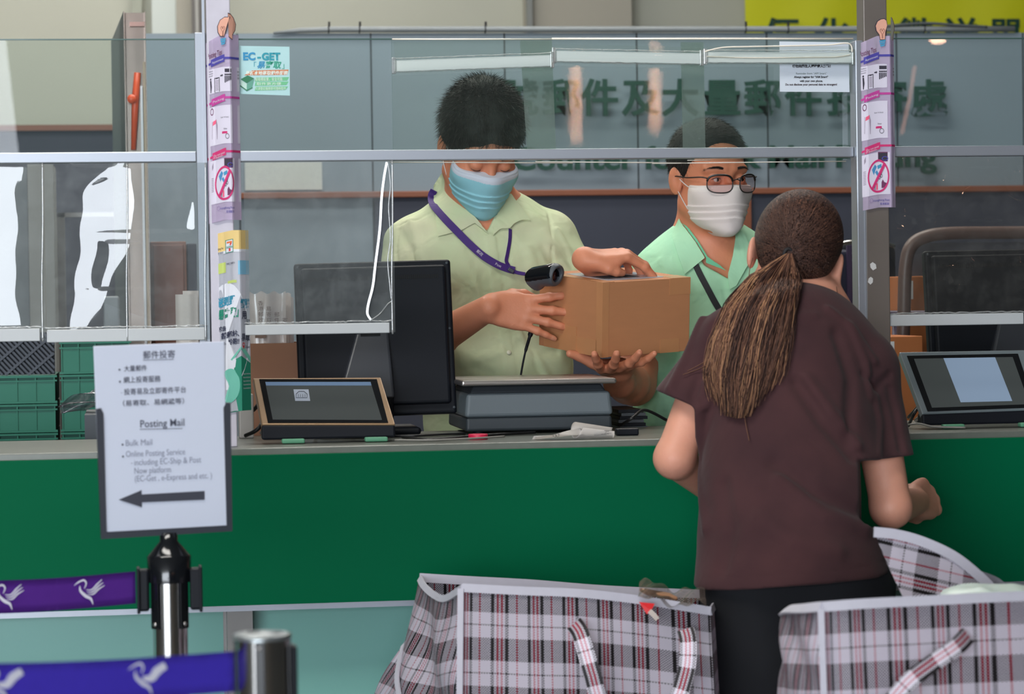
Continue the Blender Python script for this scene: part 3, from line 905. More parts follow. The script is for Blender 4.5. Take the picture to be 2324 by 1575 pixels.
def mask(name, M, parent, mats, blue, label=None, half=.064):
    F = Field()
    F.u(p_loc(p_ell((0, -.034, -.044), (half + .003, .067, .086)), M))
    F.u(p_loc(p_ell((0, -.022, -.028), (.066, .0675, .090)), M), .01)
    for s in (-1, 1): F.u(p_loc(p_ell((s * .042, -.058, -.028), (.026, .0245, .022)), M), .025)
    F.u(p_loc(p_rc((0, -.096, -.026), (0, -.082, -.104), .012, .02), M), .055)
    F.u(p_loc(p_rc((0, -.087, -.012), (0, -.1, -.03), .006, .01), M), .02)
    def top(P):  # region kept: below the top edge that rises to the nose bridge
        return P[:, 2] + .010 + .05 * np.abs(P[:, 0])
    F.keep(p_loc(top, M), .003)
    F.keep(p_loc(lambda P: P[:, 1] + .020 + .12 * (P[:, 2] + .05), M), .003)
    F.keep(p_loc(lambda P: -(P[:, 2] + .130 - .62 * np.maximum(np.abs(P[:, 0]) - .012, 0)), M), .022)
    def pleat(P):
        q = P @ Ri.T + ti; z = q[:, 2] + .10 * np.abs(q[:, 0]); r = np.zeros(len(P))
        for z0, a in ((-.052, .0022), (-.066, .0022), (-.081, .0018)):
            s = (z - z0) / .010; r += a * np.where((s > -1) & (s < 0), 1 + s, np.where((s >= 0) & (s < .12), 1 - s / .12, 0))
        r += .0008 * np.sin(q[:, 0] * 160 + q[:, 2] * 90) * np.exp(-((z + .09) / .03) ** 2)
        r += -.0012 * np.exp(-((z + .012) / .0012) ** 2)
        return r
    Mi = np.array(M.inverted()); Ri, ti = Mi[:3, :3], Mi[:3, 3]
    F.disp.append(pleat)
    c = M @ Vector((0, -.06, -.06)); v, q = F.mesh(npv(c) - .1, npv(c) + .1, .0016)
    def mi(C):
        z = (C @ Ri.T + ti); return ((z[:, 2] + .05 * np.abs(z[:, 0]) > -.0225) & blue).astype(int)
    o = np_obj(name, v, q, mats, parent, relax=1, midx=mi, label=label)
    return o, F

def eye(M, s, parent, gaze):
    c = Vector((s * .031, -.0745, 0)); b = NB(); t = bmesh.new()
    bmesh.ops.create_uvsphere(t, u_segments=32, v_segments=24, radius=.0118)
    g = Vector(gaze).normalized()
    for f in t.faces:
        a = f.calc_center_median().normalized().angle(g); f.material_index = 2 if a < .19 else (1 if a < .48 else 0); f.smooth = True
    merge(b, t, M @ Matrix.Translation(c), None)
    build('eye', b, [mat('eye_white', (205, 195, 190), 0.25), mat('iris_brown', (40, 24, 18), 0.2), mat('pupil', (6, 6, 6), 0.1)], parent)

def lashes(M, parent, z, dz):
    for s in (-1, 1):
        b = NB(); tube(b, catmull([M @ Vector((s * .031 + x, -.0742 - math.sqrt(max(.0141 ** 2 - x * x - (z + k) ** 2, 0)), z + k)) for x, k in ((-.0115, -dz), (-.006, dz * .5), (0, dz), (.006, dz * .5), (.0115, -dz))], 5), .0008, 5)
        build('eyelashes', b, m_brow, parent)

def brows(M, parent, z=.021, seed=1, length=.010):
    rs = random.Random(seed)
    for s in (-1, 1):
        b = NB(); roots, dirs = [], []
        for _ in range(420):
            u = rs.random(); x = .012 + u * .036
            roots.append(M @ Vector((s * x, -.0895 + u * u * .0165 , z + .005 * math.sin(u * 3) + rs.uniform(-.0026, .0026) * (1 - u * .6))))
            dirs.append(M.to_3x3() @ Vector((s, -.25 + .6 * u, .25 - .6 * u)))
        strands(b, roots, dirs, length, .0006, .2, 0, 2, 0, rs); build('eyebrow', b, m_brow, parent)

def lower_body(parent, hip, Y, half=.15, leg_dx=.1, hip_z=.98, tr=m_trouser, foot_dir=-1, top_r=.13, spread=.02):
    F = Field(); x = hip
    F.u(p_frc((x - .06, Y, hip_z - .06), (x + .06, Y, hip_z - .06), top_r, top_r, (0, 1, 0), .78))
    F.u(p_frc((x, Y, hip_z - .02), (x, Y, hip_z + .1), top_r + .03, top_r + .02, (0, 1, 0), .7), .05)
    for s in (-1, 1):
        F.chain([(x + s * leg_dx * .85, Y, hip_z - .12), (x + s * (leg_dx + spread * .5), Y - .01, .52), (x + s * (leg_dx + spread), Y + .02, .08)], [.095, .07, .06], .03)
    F.keep(p_plane((0, 0, hip_z + .12), (0, 0, 1))); F.keep(p_plane((0, 0, .045), (0, 0, -1)))
    F.disp.append(wrinkle(.004, 28, 5, (1, 1, 2)))
    v, q = F.mesh((x - .3, Y - .25, 0), (x + .3, Y + .25, hip_z + .16), .009); np_obj('trousers', v, q, tr, parent)
    for s in (-1, 1):
        F = Field(); fx = x + s * (leg_dx + spread)
        F.u(p_frc((fx, Y - foot_dir * .03 + .0, .045), (fx, Y + foot_dir * .17, .035), .045, .04, (0, 0, 1), .8)); F.u(p_rc((fx, Y + .015, .06), (fx, Y + .015, .1), .045, .045), .02)
        F.keep(p_plane((0, 0, .002), (0, 0, -1))); v, q = F.mesh((fx - .08, Y - .3, -.01), (fx + .08, Y + .3, .18), .007); np_obj('shoe', v, q, m_shoe, parent)

def prep(fn):
    """mesh bounds helper"""
    return fn

# ================================================================== clerk one: pale green shirt, blue mask, lanyard, scanner
P1 = thing('person', (at(1130, 900, .95).x, .97, 0), 'person in a pale green shirt, blue mask and purple lanyard, looking down and scanning', 'person')
H1 = Matrix.Translation(at(1091, 338, .90)) @ rot(10, 31, 1) @ Matrix.Scale(1.0, 4)
HS1 = H1 @ Matrix.Scale(1.05, 4)
def A(x, y, Y): return at(x, y, Y)
sL, eL, wL = A(925, 556, .97), A(930, 805, .86), A(1110, 698, .63)
sR, eR, wR = A(1252, 545, .97), A(1322, 770, .88), A(1392, 640, .68)

# the parcel: box tilted a little towards the camera, held in three hands
ex = Vector((.906, .42, .040)).normalized(); ey0 = Vector((-.42, .90, .105)); ez = ex.cross(ey0).normalized(); ey = ez.cross(ex).normalized()
pc = at(1366, 812, .50); Lx, Ly, Lz = .228, .238, .158
PM = Matrix(((ex.x, ey.x, ez.x, pc.x), (ex.y, ey.y, ez.y, pc.y), (ex.z, ey.z, ez.z, pc.z), (0, 0, 0, 1)))

F = Field()
head_ops(F, HS1, eyes_closed=True, jaw=1.04)
F.u(p_rc(HS1 @ Vector((0, .03, -.07)), A(1098, 500, .96), .058, .064), .03)
F.u(p_rc(A(1098, 500, .98), sL, .052, .042), .03); F.u(p_rc(A(1098, 500, .98), sR, .052, .042), .03)
F.u(p_frc(A(1098, 570, .98), A(1140, 900, .98), .145, .14, (0, 1, 0), .62), .06)
F.u(p_frc(A(1100, 520, .93), A(1112, 590, .93), .05, .06, (0, 1, 0), .8), .05)
F.chain([sL, eL], [.044, .042], .02); F.chain([eL, eL.lerp(wL, .35), wL], [.041, .040, .0275], .02)
F.chain([sR, eR], [.043, .042], .02); F.chain([eR, eR.lerp(wR, .35), wR], [.041, .038, .028], .02)
# scanning hand: back of the hand towards the camera, fingers along the near left face of the parcel
hx = (A(1200, 700, .585) - wL)
hM = frame_at(wL, (0.15, -.1, 1.0), (0, -1, .12))       # x up (thumb side), z towards the camera
yv = Vector((A(1210, 712, .628) - wL)).normalized(); zv = Vector((-.18, -1, .16)); zv = (zv - yv * zv.dot(yv)).normalized(); xv = yv.cross(zv)
if xv.z < 0: pass
hM = Matrix(((xv.x, yv.x, zv.x, wL.x), (xv.y, yv.y, zv.y, wL.y), (xv.z, yv.z, zv.z, wL.z), (0, 0, 0, 1)))
sd = 1 if xv.z > 0 else -1
tips1 = hand_ops(F, hM, [(-14, 14, 10), (-8, 10, 8), (-6, 12, 8), (-4, 14, 10)], (14, 2, -7, -14), [(.02, .022, -.008), (.04, .05, -.022), (.046, .078, -.03), (.042, .1, -.036)], side=sd, scale=.96)
# hand on top of the parcel
yv = Vector((1, .14, .10)).normalized(); zv = Vector((-.1, -.25, 1)); zv = (zv - yv * zv.dot(yv)).normalized(); xv = yv.cross(zv)
hM2 = Matrix(((xv.x, yv.x, zv.x, wR.x), (xv.y, yv.y, zv.y, wR.y), (xv.z, yv.z, zv.z, wR.z), (0, 0, 0, 1)))
topz = (PM @ Vector((Lx * .3, Ly * .35, Lz)))
hM2.translation = topz + Vector((-.047, 0.005, .040))
sd2 = 1 if xv.y < 0 else -1
tips2 = hand_ops(F, hM2, [(34, 18, 14), (38, 26, 18), (40, 30, 20), (40, 34, 20)], (4, 0, -5, -10), [(.024, .022, -.006), (.036, .042, -.018), (.038, .058, -.026), (.034, .072, -.031)], side=sd2, scale=1.0)
F.chain([wR, hM2.translation], [.028, .026], .02)
v, q = F.mesh(npv(A(830, 1000, 1.2)) - V3(.02, .9, .0), npv(A(1560, 150, .45)) + V3(0, .75, .05), .0024)
np_obj('body', v, q, m_skin, P1, relax=2)
for tips, hm, rr in ((tips1, hM, .0076), (tips2, hM2, .0074)):
    for pos, d, i in tips:
        if i == 4 and tips is tips1: continue
        b = NB(); up = hm.to_3x3() @ Vector((0, 0, 1)); nail(b, pos, d, up, rr * (1.1 if i == 4 else .95)); build('fingernail', b, m_nail, P1)

# shirt
S = Field(); S1 = S
S.u(p_frc(A(1102, 600, .97), A(1142, 1000, .97), .178, .168, (0, 1, 0), .66))
S.u(p_rc(A(1098, 508, .985), A(950, 560, .975), .066, .060), .05); S.u(p_rc(A(1098, 505, .985), A(1240, 545, .975), .066, .060), .05)
S.u(p_rc(A(1000, 600, .91), A(1200, 590, .91), .07, .07), .06)
S.chain([A(935, 562, .975), A(925, 700, .92)], [.066, .078], .03)
S.chain([A(1243, 552, .975), A(1296, 652, .93)], [.064, .072], .03)
S.keep(p_plane(A(925, 715, .92), (A(925, 700, .92) - A(935, 562, .975))))if False else None
S.cut(p_loc(p_ell((0, 0, 0), (.055, .055, .05)), Matrix.Translation(A(925, 735, .915))), .01)
S.cut(sight_prism([(1012, 380), (1036, 448), (1072, 492), (1116, 537), (1127, 480), (1150, 430)], .6, .93), .004)
S.cut(p_rc(HS1 @ Vector((0, .03, -.08)), A(1096, 470, .97), .066, .068), .006)
folds1 = [([(905, 520), (935, 570), (945, 620)], -.006, .008), ([(930, 500), (965, 600), (985, 690)], .005, .01), ([(1045, 560), (1075, 640), (1100, 700)], .005, .012),
          ([(1200, 560), (1215, 640), (1190, 720)], .006, .012), ([(1235, 560), (1262, 620), (1270, 690)], -.006, .01), ([(1265, 520), (1290, 570), (1310, 620)], .005, .008),
          ([(1030, 840), (1070, 835), (1110, 850)], -.007, .012), ([(1040, 800), (1080, 815), (1140, 800)], .006, .01), ([(1150, 700), (1200, 790), (1240, 850)], .005, .010),
          ([(1180, 780), (1230, 800), (1262, 800)], -.006, .010), ([(1130, 620), (1160, 680), (1200, 700)], -.004, .01), ([(1050, 720), (1035, 780), (1060, 830)], .006, .012),
          ([(1240, 610), (1275, 600), (1320, 640)], .005, .008), ([(1170, 700), (1195, 760), (1225, 850)], -.005, .008)]
cc = [crease([npv(m) for m in march(S, p, 0)], a, w) for p, a, w in folds1]
S.disp += cc
S.disp.append(wrinkle(.0045, 30, 11, (1, 1, .7)))
for p_ in ([(912, 470), (905, 520), (900, 570), (905, 640), (925, 700)], [(1238, 455), (1250, 510), (1252, 570), (1256, 640)], [(985, 478), (940, 500), (905, 512)]):
    S.disp.append(crease([npv(m) for m in march(S, p_, 0)], -.004, .0035))
S.disp.append(wrinkle(.0016, 75, 12, (1, 1, 1)))
pl = [npv(m) for m in march(S, [(1113, 540), (1120, 600), (1132, 680), (1146, 760), (1160, 850)], 0)]
S.disp.append(lambda P: np.where(crease(pl, 1, .013)(P) > .42, .0022, 0))
v, q = S.mesh(npv(A(820, 1020, 1.2)) - V3(.02, .4, .05), npv(A(1380, 400, .6)) + V3(0, .55, .05), .0032)
np_obj('shirt', v, q, m_shirt1, P1, relax=1)
SC1 = Field(); SC1.ops = [o for o in S.ops if o[0] != 's']; SC1.u(p_rc(HS1 @ Vector((0, .03, -.06)), A(1096, 480, .965), .066, .072), .02)
patch('collar', SC1, [(1003, 390), (983, 420), (980, 445), (986, 490), (993, 538), (1044, 525), (1078, 507), (1112, 534), (1080, 492), (1040, 448), (1014, 408)], .006, m_shirt1, P1)
patch('collar', SC1, [(1160, 436), (1178, 462), (1207, 501), (1186, 500), (1169, 493), (1168, 508), (1158, 519), (1136, 520), (1118, 536), (1122, 505), (1130, 476), (1146, 446)], .006, m_shirt1, P1)
for x, y in ((1126, 600), (1138, 718), (1152, 800)):
    p = march(S, [(x + 3, y)], .001)[0]; b = NB(); lathe(b, [(0, 0), (.005, 0), (.0055, .0012), (.0045, .0022), (0, .0016)], Vector(p), 16, axis=(0, -1, .1)); build('button', b, mat('button_cream', (205, 205, 180), 0.3), P1)
# lanyard
m_lan = mat('lanyard_purple', (62, 32, 112), 0.7, noise=0.12, nscale=60)
lan = march(S, [(985, 432), (979, 446), (984, 466), (1010, 497), (1040, 528), (1068, 556), (1098, 582), (1128, 600), (1150, 609), (1168, 614)], .0075)
L1 = [Vector(p) for p in lan]; b = NB(); Ls = catmull(L1, 5); strap(b, Ls, .0165, .0016, Vector((0, -1, .15))); 
lan2 = [Vector(p) for p in march(S, [(1158, 520), (1157, 545), (1152, 575), (1149, 592), (1155, 604)], .006)]
strap(b, catmull(lan2, 5), .008, .0014, Vector((.5, -1, 0)))
tail = catmull([L1[-2], Vector(march(S, [(1172, 618)], .008)[0]), Vector(march(S, [(1192, 622)], .010)[0])], 5)
strap(b, tail, .008, .0014, Vector((0, -1, .4)))
o = build('lanyard', b, m_lan, P1)
b = NB(); p = L1[-2]; box(b, (-.006, -.003, -.004), (.008, .003, .004), Matrix.Translation(p + Vector((.008, -.004, -.004))) @ rot(0, 0, 35), bev=.001); build('clasp', b, mat('clasp_steel', (90, 92, 100), 0.3, metal=.9), P1)
b = NB()
for i, tx in ((6, 'Post'), (14, '郵政'), (20, 'Post'), (27, '郵政'), (34, 'Post')):
    p, p2 = Ls[i], Ls[i + 2]; d = (p2 - p).normalized()
    text(b, tx, .0085, frame_at(p + Vector((0, -.0022, -.0035)), d, Vector((0, -1, .15))), mi=0)
build('lettering', b, mat('print_white', (205, 200, 215), .7), P1)
# hair
F = Field(); hair_cap(F, HS1, top=.024, w=.089, front=.040, tilt=(.8, .6), back=-.045); F.disp.append(wrinkle(.002, 140, 3))
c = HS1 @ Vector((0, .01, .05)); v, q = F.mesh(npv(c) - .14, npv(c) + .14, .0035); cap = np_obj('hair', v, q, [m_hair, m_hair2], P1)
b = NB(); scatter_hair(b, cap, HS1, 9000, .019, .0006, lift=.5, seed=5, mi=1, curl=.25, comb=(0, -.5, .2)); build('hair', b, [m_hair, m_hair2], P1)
mk, MF1 = mask('face_mask', HS1, P1, [mat('mask_blue', (146, 206, 220), .75), mat('mask_white_band', (204, 212, 226), .75)], True)
R = HS1
for s in (-1, 1):
    for z0, ze in ((-.028, .012), (-.085, -.025)):
        b = NB(); tube(b, catmull([R @ Vector((s * .056, -.03 if z0 > -.05 else -.022, z0)), R @ Vector((s * .071, -.012, (z0 + ze) / 2)), R @ Vector((s * .0805, .012, ze + .004)), R @ Vector((s * .079, .03, ze - .002))], 5), .0011, 6); build('ear_loop', b, m_loop, P1)
brows(HS1, P1)
lashes(HS1, P1, -.0065, -.001)
lower_body(P1, at(1130, 900, .97).x, .99, hip_z=1.0)
# ================================================================== clerk two: mint shirt, white mask, glasses
P2 = thing('person', (at(1620, 900, .98).x, 1.0, 0), 'person in a mint shirt, white mask and thin black glasses, glancing sideways at the customer', 'person')
HS2 = Matrix.Translation(at(1611, 404, .94)) @ rot(17, 5, -1) @ Matrix.Scale(1.03, 4)
F = Field(); head_ops(F, HS2, jaw=.97)
nk = A(1610, 560, 1.0)
F.u(p_rc(HS2 @ Vector((0, .03, -.06)), nk, .056, .062), .03)
s2L, e2L, w2L = A(1495, 640, 1.0), A(1440, 872, .86), A(1405, 868, .66)
s2R, e2R, w2R = A(1755, 640, 1.02), A(1800, 900, .95), A(1740, 930, .80)
F.u(p_rc(nk, s2L, .05, .042), .03); F.u(p_rc(nk, s2R, .05, .042), .03)
F.u(p_frc(A(1615, 640, 1.0), A(1610, 980, 1.0), .14, .135, (0, 1, 0), .62), .06)
F.u(p_frc(A(1612, 590, .97), A(1622, 660, .95), .05, .055, (0, 1, 0), .8), .05)
F.chain([s2L, e2L], [.046, .045], .02); F.chain([e2L, e2L.lerp(w2L, .4), w2L], [.044, .042, .030], .02)
F.chain([s2R, e2R, w2R], [.046, .042, .028], .02)
# supporting hand under the parcel, palm up
pb = PM @ Vector((Lx * .12, Ly * .16, 0))
yv = Vector((-.25, -1, .12)).normalized(); zv = Vector((.05, -.12, -1)); zv = (zv - yv * zv.dot(yv)).normalized(); xv = yv.cross(zv)
base = pb + Vector((.045, .060, -.036))
hM3 = Matrix(((xv.x, yv.x, zv.x, base.x), (xv.y, yv.y, zv.y, base.y), (xv.z, yv.z, zv.z, base.z), (0, 0, 0, 1)))
sd3 = 1 if xv.x < 0 else -1
tips3 = hand_ops(F, hM3, [(8, 8, 8), (4, 10, 10), (4, 10, 10), (4, 10, 10)], (4, -12, -30, -50), [(.024, .02, -.006), (.052, .03, -.02), (.078, .045, -.034), (.096, .058, -.040)], side=sd3, scale=1.0)
F.chain([w2L, base], [.030, .028], .02)
hM4 = Matrix.Translation(w2R) @ rot(0, -90, 0)
hand_ops(F, hM4, [(20, 20, 20)] * 4, (6, 0, -5, -10), [(.024, .02, -.006), (.042, .05, -.02), (.048, .075, -.026), (.045, .095, -.03)], side=1)
v, q = F.mesh(npv(A(1190, 1060, 1.2)) - V3(.04, .95, .22), npv(A(1880, 220, .5)) + V3(0.05, .75, .05), .0024)
np_obj('body', v, q, m_skin, P2, relax=2)
S2 = Field(); S = S2
S.u(p_frc(A(1612, 680, 1.0), A(1606, 1060, 1.0), .185, .172, (0, 1, 0), .64))
S.u(p_rc(A(1612, 568, 1.0), A(1512, 636, 1.0), .062, .060), .05); S.u(p_rc(A(1612, 568, 1.0), A(1738, 636, 1.01), .062, .060), .05)
S.u(p_rc(A(1540, 650, .95), A(1690, 650, .95), .07, .07), .06)
S.chain([A(1502, 640, 1.0), A(1466, 800, .93)], [.062, .072], .03); S.chain([A(1748, 640, 1.01), A(1775, 780, .98)], [.062, .07], .03)
S.keep(p_plane(A(1600, 1075, .9), (0, 0, -1)))
S.cut(sight_prism([(1548, 500), (1560, 530), (1600, 600), (1652, 628), (1668, 560), (1672, 490)], .6, .99), .004)
S.cut(p_rc(HS2 @ Vector((0, .03, -.08)), A(1610, 540, .99), .064, .066), .006)
cc = [crease([npv(m) for m in march(S, p, 0)], a, w) for p, a, w in [([(1500, 590), (1520, 640), (1530, 700)], .004, .008), ([(1480, 860), (1500, 900), (1490, 960)], .006, .01), ([(1640, 640), (1650, 700), (1670, 760)], -.003, .006), ([(1500, 820), (1540, 850), (1570, 900)], -.006, .01), ([(1590, 640), (1620, 680), (1640, 700)], .004, .008), ([(1510, 900), (1520, 950), (1515, 990)], .006, .01)]]
S.disp += cc; S.disp.append(wrinkle(.003, 26, 21)); S.disp.append(wrinkle(.001, 70, 22))
v, q = S.mesh(npv(A(1390, 1080, 1.2)) - V3(.02, .4, .05), npv(A(1860, 480, .6)) + V3(0.05, .6, .05), .0035)
np_obj('shirt', v, q, m_shirt2, P2, relax=1)
SC2 = Field(); SC2.ops = [o for o in S2.ops if o[0] != 's']; SC2.u(p_rc(HS2 @ Vector((0, .03, -.06)), A(1610, 545, .99), .066, .072), .02)
patch('collar', SC2, [(1541, 493), (1531, 512), (1523, 535), (1537, 580), (1553, 625), (1602, 585), (1582, 552), (1558, 520), (1546, 505)], .007, m_shirt2, P2)
patch('collar', SC2, [(1546, 505), (1558, 520), (1582, 552), (1602, 585), (1600, 596), (1640, 612), (1650, 616), (1640, 605), (1606, 582), (1586, 548), (1562, 515)], .004, m_shirt2in, P2)
patch('collar', SC2, [(1664, 505), (1690, 528), (1706, 560), (1700, 600), (1672, 650), (1655, 660), (1650, 625), (1662, 580), (1668, 540)], .007, m_shirt2, P2)
m_strap = mat('strap_dark', (42, 44, 46), 0.7)
b = NB(); st = [Vector(p) for p in march(S2, [(1578, 600), (1590, 625), (1606, 655), (1622, 685), (1640, 715), (1660, 750)], .004)]; strap(b, catmull(st, 5), .014, .002, Vector((0, -1, .1))); build('bag_strap', b, m_strap, P2)
F = Field(); hair_cap(F, HS2, top=.004, w=.082, front=.088, tilt=(.85, .52), back=-.05); F.disp.append(wrinkle(.0015, 120, 4))
c = HS2 @ Vector((0, .01, .05)); v, q = F.mesh(npv(c) - .14, npv(c) + .14, .003); cap = np_obj('hair', v, q, [m_hair, m_hair2], P2)
b = NB(); scatter_hair(b, cap, HS2, 7000, .016, .0005, lift=.3, seed=9, mi=1, curl=.15, comb=(.7, .3, .3), crown=(-.04, .03, .13)); build('hair', b, [m_hair, m_hair2], P2)
mk, MF2 = mask('face_mask', HS2, P2, [mat('mask_white', (226, 217, 214), .75), mat('mask_white_top', (232, 224, 220), .75)], True)
for s in (-1, 1):
    for z0, ze in ((-.026, .004), (-.082, -.022)):
        b = NB(); tube(b, catmull([HS2 @ Vector((s * .056, -.03 if z0 > -.05 else -.022, z0)), HS2 @ Vector((s * .071, -.012, (z0 + ze) / 2)), HS2 @ Vector((s * .0805, .012, ze + .004)), HS2 @ Vector((s * .079, .03, ze - .002))], 5), .0011, 6); build('ear_loop', b, m_loop, P2)
for s in (-1, 1): eye(HS2, s, P2, (.42, -1, -.16))
brows(HS2, P2, z=.022, seed=4); lashes(HS2, P2, .0025, .0018)
# glasses
gl = thing('glasses', (0, 0, 0), None, None); bpy.data.objects.remove(gl)
m_rim = mat('rim_black', (20, 18, 18), 0.3)
def lens_pts(s, k=1.0):
    o = []
    for i in range(36):
        a = 2 * math.pi * i / 36; n = 2.8
        x = math.copysign(abs(math.cos(a)) ** (2 / n), math.cos(a)) * .0255 * k; z = math.copysign(abs(math.sin(a)) ** (2 / n), math.sin(a)) * .0195 * k
        o.append(HS2 @ Vector((s * .0345 + x, -.1175 + abs(s * .0345 + x) ** 2 * 6.5, -.008 + z)))
    return o
b = NB()
for s in (-1, 1):
    tube(b, lens_pts(s), .0014, 6, closed=True)
    for i0, i1 in ((2, 16),):
        tube(b, lens_pts(s)[1:18], [.0024] * 17, 6)
    tube(b, catmull([HS2 @ Vector(p) for p in ((s * .060, -.094, .004), (s * .069, -.082, .006), (s * .0755, -.03, .003), (s * .082, .012, .004), (s * .081, .03, -.012))], 5), .0015, 6)
tube(b, catmull([HS2 @ Vector(p) for p in ((-.0105, -.117, -.002), (0, -.119, .002), (.0105, -.117, -.002))], 5), .0012, 6)
fr = build('glasses', b, m_rim, P2)
m_lens = film_mat('lens_tint', refl=.0, haze=0.0, tint=(238, 222, 222))
for s in (-1, 1):
    b = NB(); poly(b, lens_pts(s, .98)); build('lens', b, m_lens, fr)
lower_body(P2, at(1615, 900, 1.0).x, 1.01, hip_z=1.02)

# ================================================================== customer: brown T-shirt, ponytail, seen from behind
P3 = thing('person', (at(1800, 1400, -.52).x, -.50, 0), 'person seen from behind in a brown T-shirt, long brown ponytail, bending towards the counter', 'person')
HW = Matrix.Translation(at(1803, 592, -.20)) @ rot(172, 0, 0) @ rot(0, 22, -13)
F = Field(); head_ops(F, HW, jaw=.92)
nw = A(1835, 735, -.25); wsl, wsr = A(1632, 782, -.30), A(1965, 830, -.34)
F.u(p_rc(HW @ Vector((0, .03, -.06)), nw, .050, .056), .03)
F.u(p_rc(nw, wsl, .05, .042), .04); F.u(p_rc(nw, wsr, .05, .042), .04)
F.chain([nw, A(1790, 960, -.34), A(1800, 1240, -.48)], [.075, .10, .095], .05)
wel, wer = A(1530, 1040, -.36), A(2022, 1152, -.42)
wwl, wwr = A(1640, 1130, -.16), A(2080, 1138, -.24)
F.chain([wsl, wel], [.042, .034], .015); F.chain([wel, wwl], [.034, .024], .015)
F.chain([wsr, wer], [.042, .036], .015); F.chain([wer, wwr], [.036, .024], .012)
def hmat(o, y, z):
    y = Vector(y).normalized(); z = Vector(z); z = (z - y * z.dot(y)).normalized(); x = y.cross(z)
    return Matrix(((x.x, y.x, z.x, o[0]), (x.y, y.y, z.y, o[1]), (x.z, y.z, z.z, o[2]), (0, 0, 0, 1)))
hM5 = hmat(wwr, (.55, .75, .05), (.6, -.5, .3))
hand_ops(F, hM5, [(60, 80, 50), (70, 85, 50), (75, 85, 50), (80, 85, 50)], (2, 0, -2, -5), [(.018, .02, -.012), (.030, .045, -.03), (.022, .068, -.044), (.004, .078, -.048)], side=1, scale=.92)
hM6 = hmat(wwl, (.6, .75, .1), (-.3, -.2, 1))
hand_ops(F, hM6, [(30, 30, 20)] * 4, (5, 0, -5, -9), [(.018, .02, -.012), (.036, .045, -.03), (.036, .068, -.036), (.03, .084, -.04)], side=-1, scale=.9)
v, q = F.mesh(npv(A(1440, 1330, -.6)) + V3(-.02, -.1, -.05), npv(A(2180, 440, .1)) + V3(.02, .1, .05), .0026)
np_obj('body', v, q, m_skin_w, P3, relax=2)
S3 = Field(); S = S3
S.u(p_frc(A(1795, 830, -.34), A(1800, 1350, -.50), .150, .176, (0, 1, 0), .78))
S.u(p_rc(A(1800, 770, -.30), A(1662, 790, -.32), .074, .060), .05); S.u(p_rc(A(1850, 790, -.31), A(1958, 838, -.35), .074, .058), .05)
S.u(p_rc(A(1840, 745, -.26), A(1820, 790, -.30), .052, .07), .04)
S.chain([A(1652, 800, -.32), A(1556, 925, -.34)], [.058, .064], .03); S.chain([A(1962, 850, -.35), A(2006, 1085, -.40)], [.058, .060], .025)
aL = (A(1550, 920, -.34) - A(1640, 800, -.32)).normalized(); S.keep(p_plane(A(1527, 900, -.34), Vector((-.72, 0, -.70)) if False else Vector((-.42, 0, -.91)))) if False else None
S.cut(p_plane(A(1527, 905, -.34), (.35, 0, .94)) if False else sight_prism([(1440, 878), (1480, 884), (1578, 928), (1580, 1100), (1440, 1100)], -.8, .1), .002)
S.cut(sight_prism([(1946, 1042), (2000, 1036), (2140, 1030), (2140, 1200), (1950, 1200)], -.8, .1), .002)
S.cut(p_rc(A(1545, 950, -.34), A(1590, 880, -.335), .048, .042), .003); S.cut(p_rc(A(2010, 1060, -.40), A(2000, 1010, -.39), .040, .036), .003)
hem = (A(1587, 1333, -.5), A(2008, 1293, -.5)); hn = (hem[1] - hem[0]).cross(Vector((0, 1, 0))).normalized()
if hn.z > 0: hn = -hn
S.keep(p_plane(hem[0], hn), .003)
fw = [([(1700, 720), (1650, 760), (1615, 830), (1590, 900)], .006, .012), ([(1590, 720), (1560, 800), (1520, 880)], .006, .010), ([(1620, 740), (1600, 820), (1575, 900)], -.006, .010),
      ([(1660, 780), (1640, 860), (1600, 920)], .005, .010), ([(1900, 760), (1930, 860), (1925, 1000)], -.007, .014), ([(1930, 740), (1965, 820), (1975, 900)], .006, .010), ([(1960, 850), (1990, 880), (2020, 850)], -.005, .008),
      ([(1810, 870), (1870, 960), (1935, 1035)], -.010, .014), ([(1830, 860), (1890, 940), (1945, 1010)], .007, .012), ([(1760, 1050), (1850, 1120), (1940, 1160)], -.007, .018), ([(1770, 1090), (1870, 1170), (1960, 1200)], .007, .016),
      ([(1585, 930), (1590, 1050), (1600, 1200)], .005, .012), ([(1640, 1100), (1660, 1200), (1640, 1290)], -.005, .016), ([(1720, 1180), (1800, 1230), (1900, 1250)], .005, .02), ([(1985, 900), (1995, 960), (1990, 1030)], .005, .010), ([(2020, 880), (2035, 950), (2045, 1020)], -.004, .009),
      ([(1880, 700), (1940, 750), (1985, 820)], .005, .008), ([(1700, 700), (1780, 720), (1850, 715)], .003, .01)]
S.disp += [crease([npv(m) for m in march(S, p, 0, -.9, .2)], a * 1.7, w * .8) for p, a, w in fw]
S.disp.append(wrinkle(.0035, 20, 31, (1, 1, .6))); S.disp.append(wrinkle(.0008, 70, 32))
hz = [npv(h) for h in hem]
S.disp.append(lambda P: -.0012 * np.exp(-(((P - hz[0]) @ npv(hn) + .022) / .0012) ** 2))
v, q = S.mesh(npv(A(1420, 1400, -.9)) + V3(-.02, -.1, -.05), npv(A(2120, 620, .0)) + V3(.03, .1, .05), .0034)
np_obj('t_shirt', v, q, m_tee, P3, relax=1)
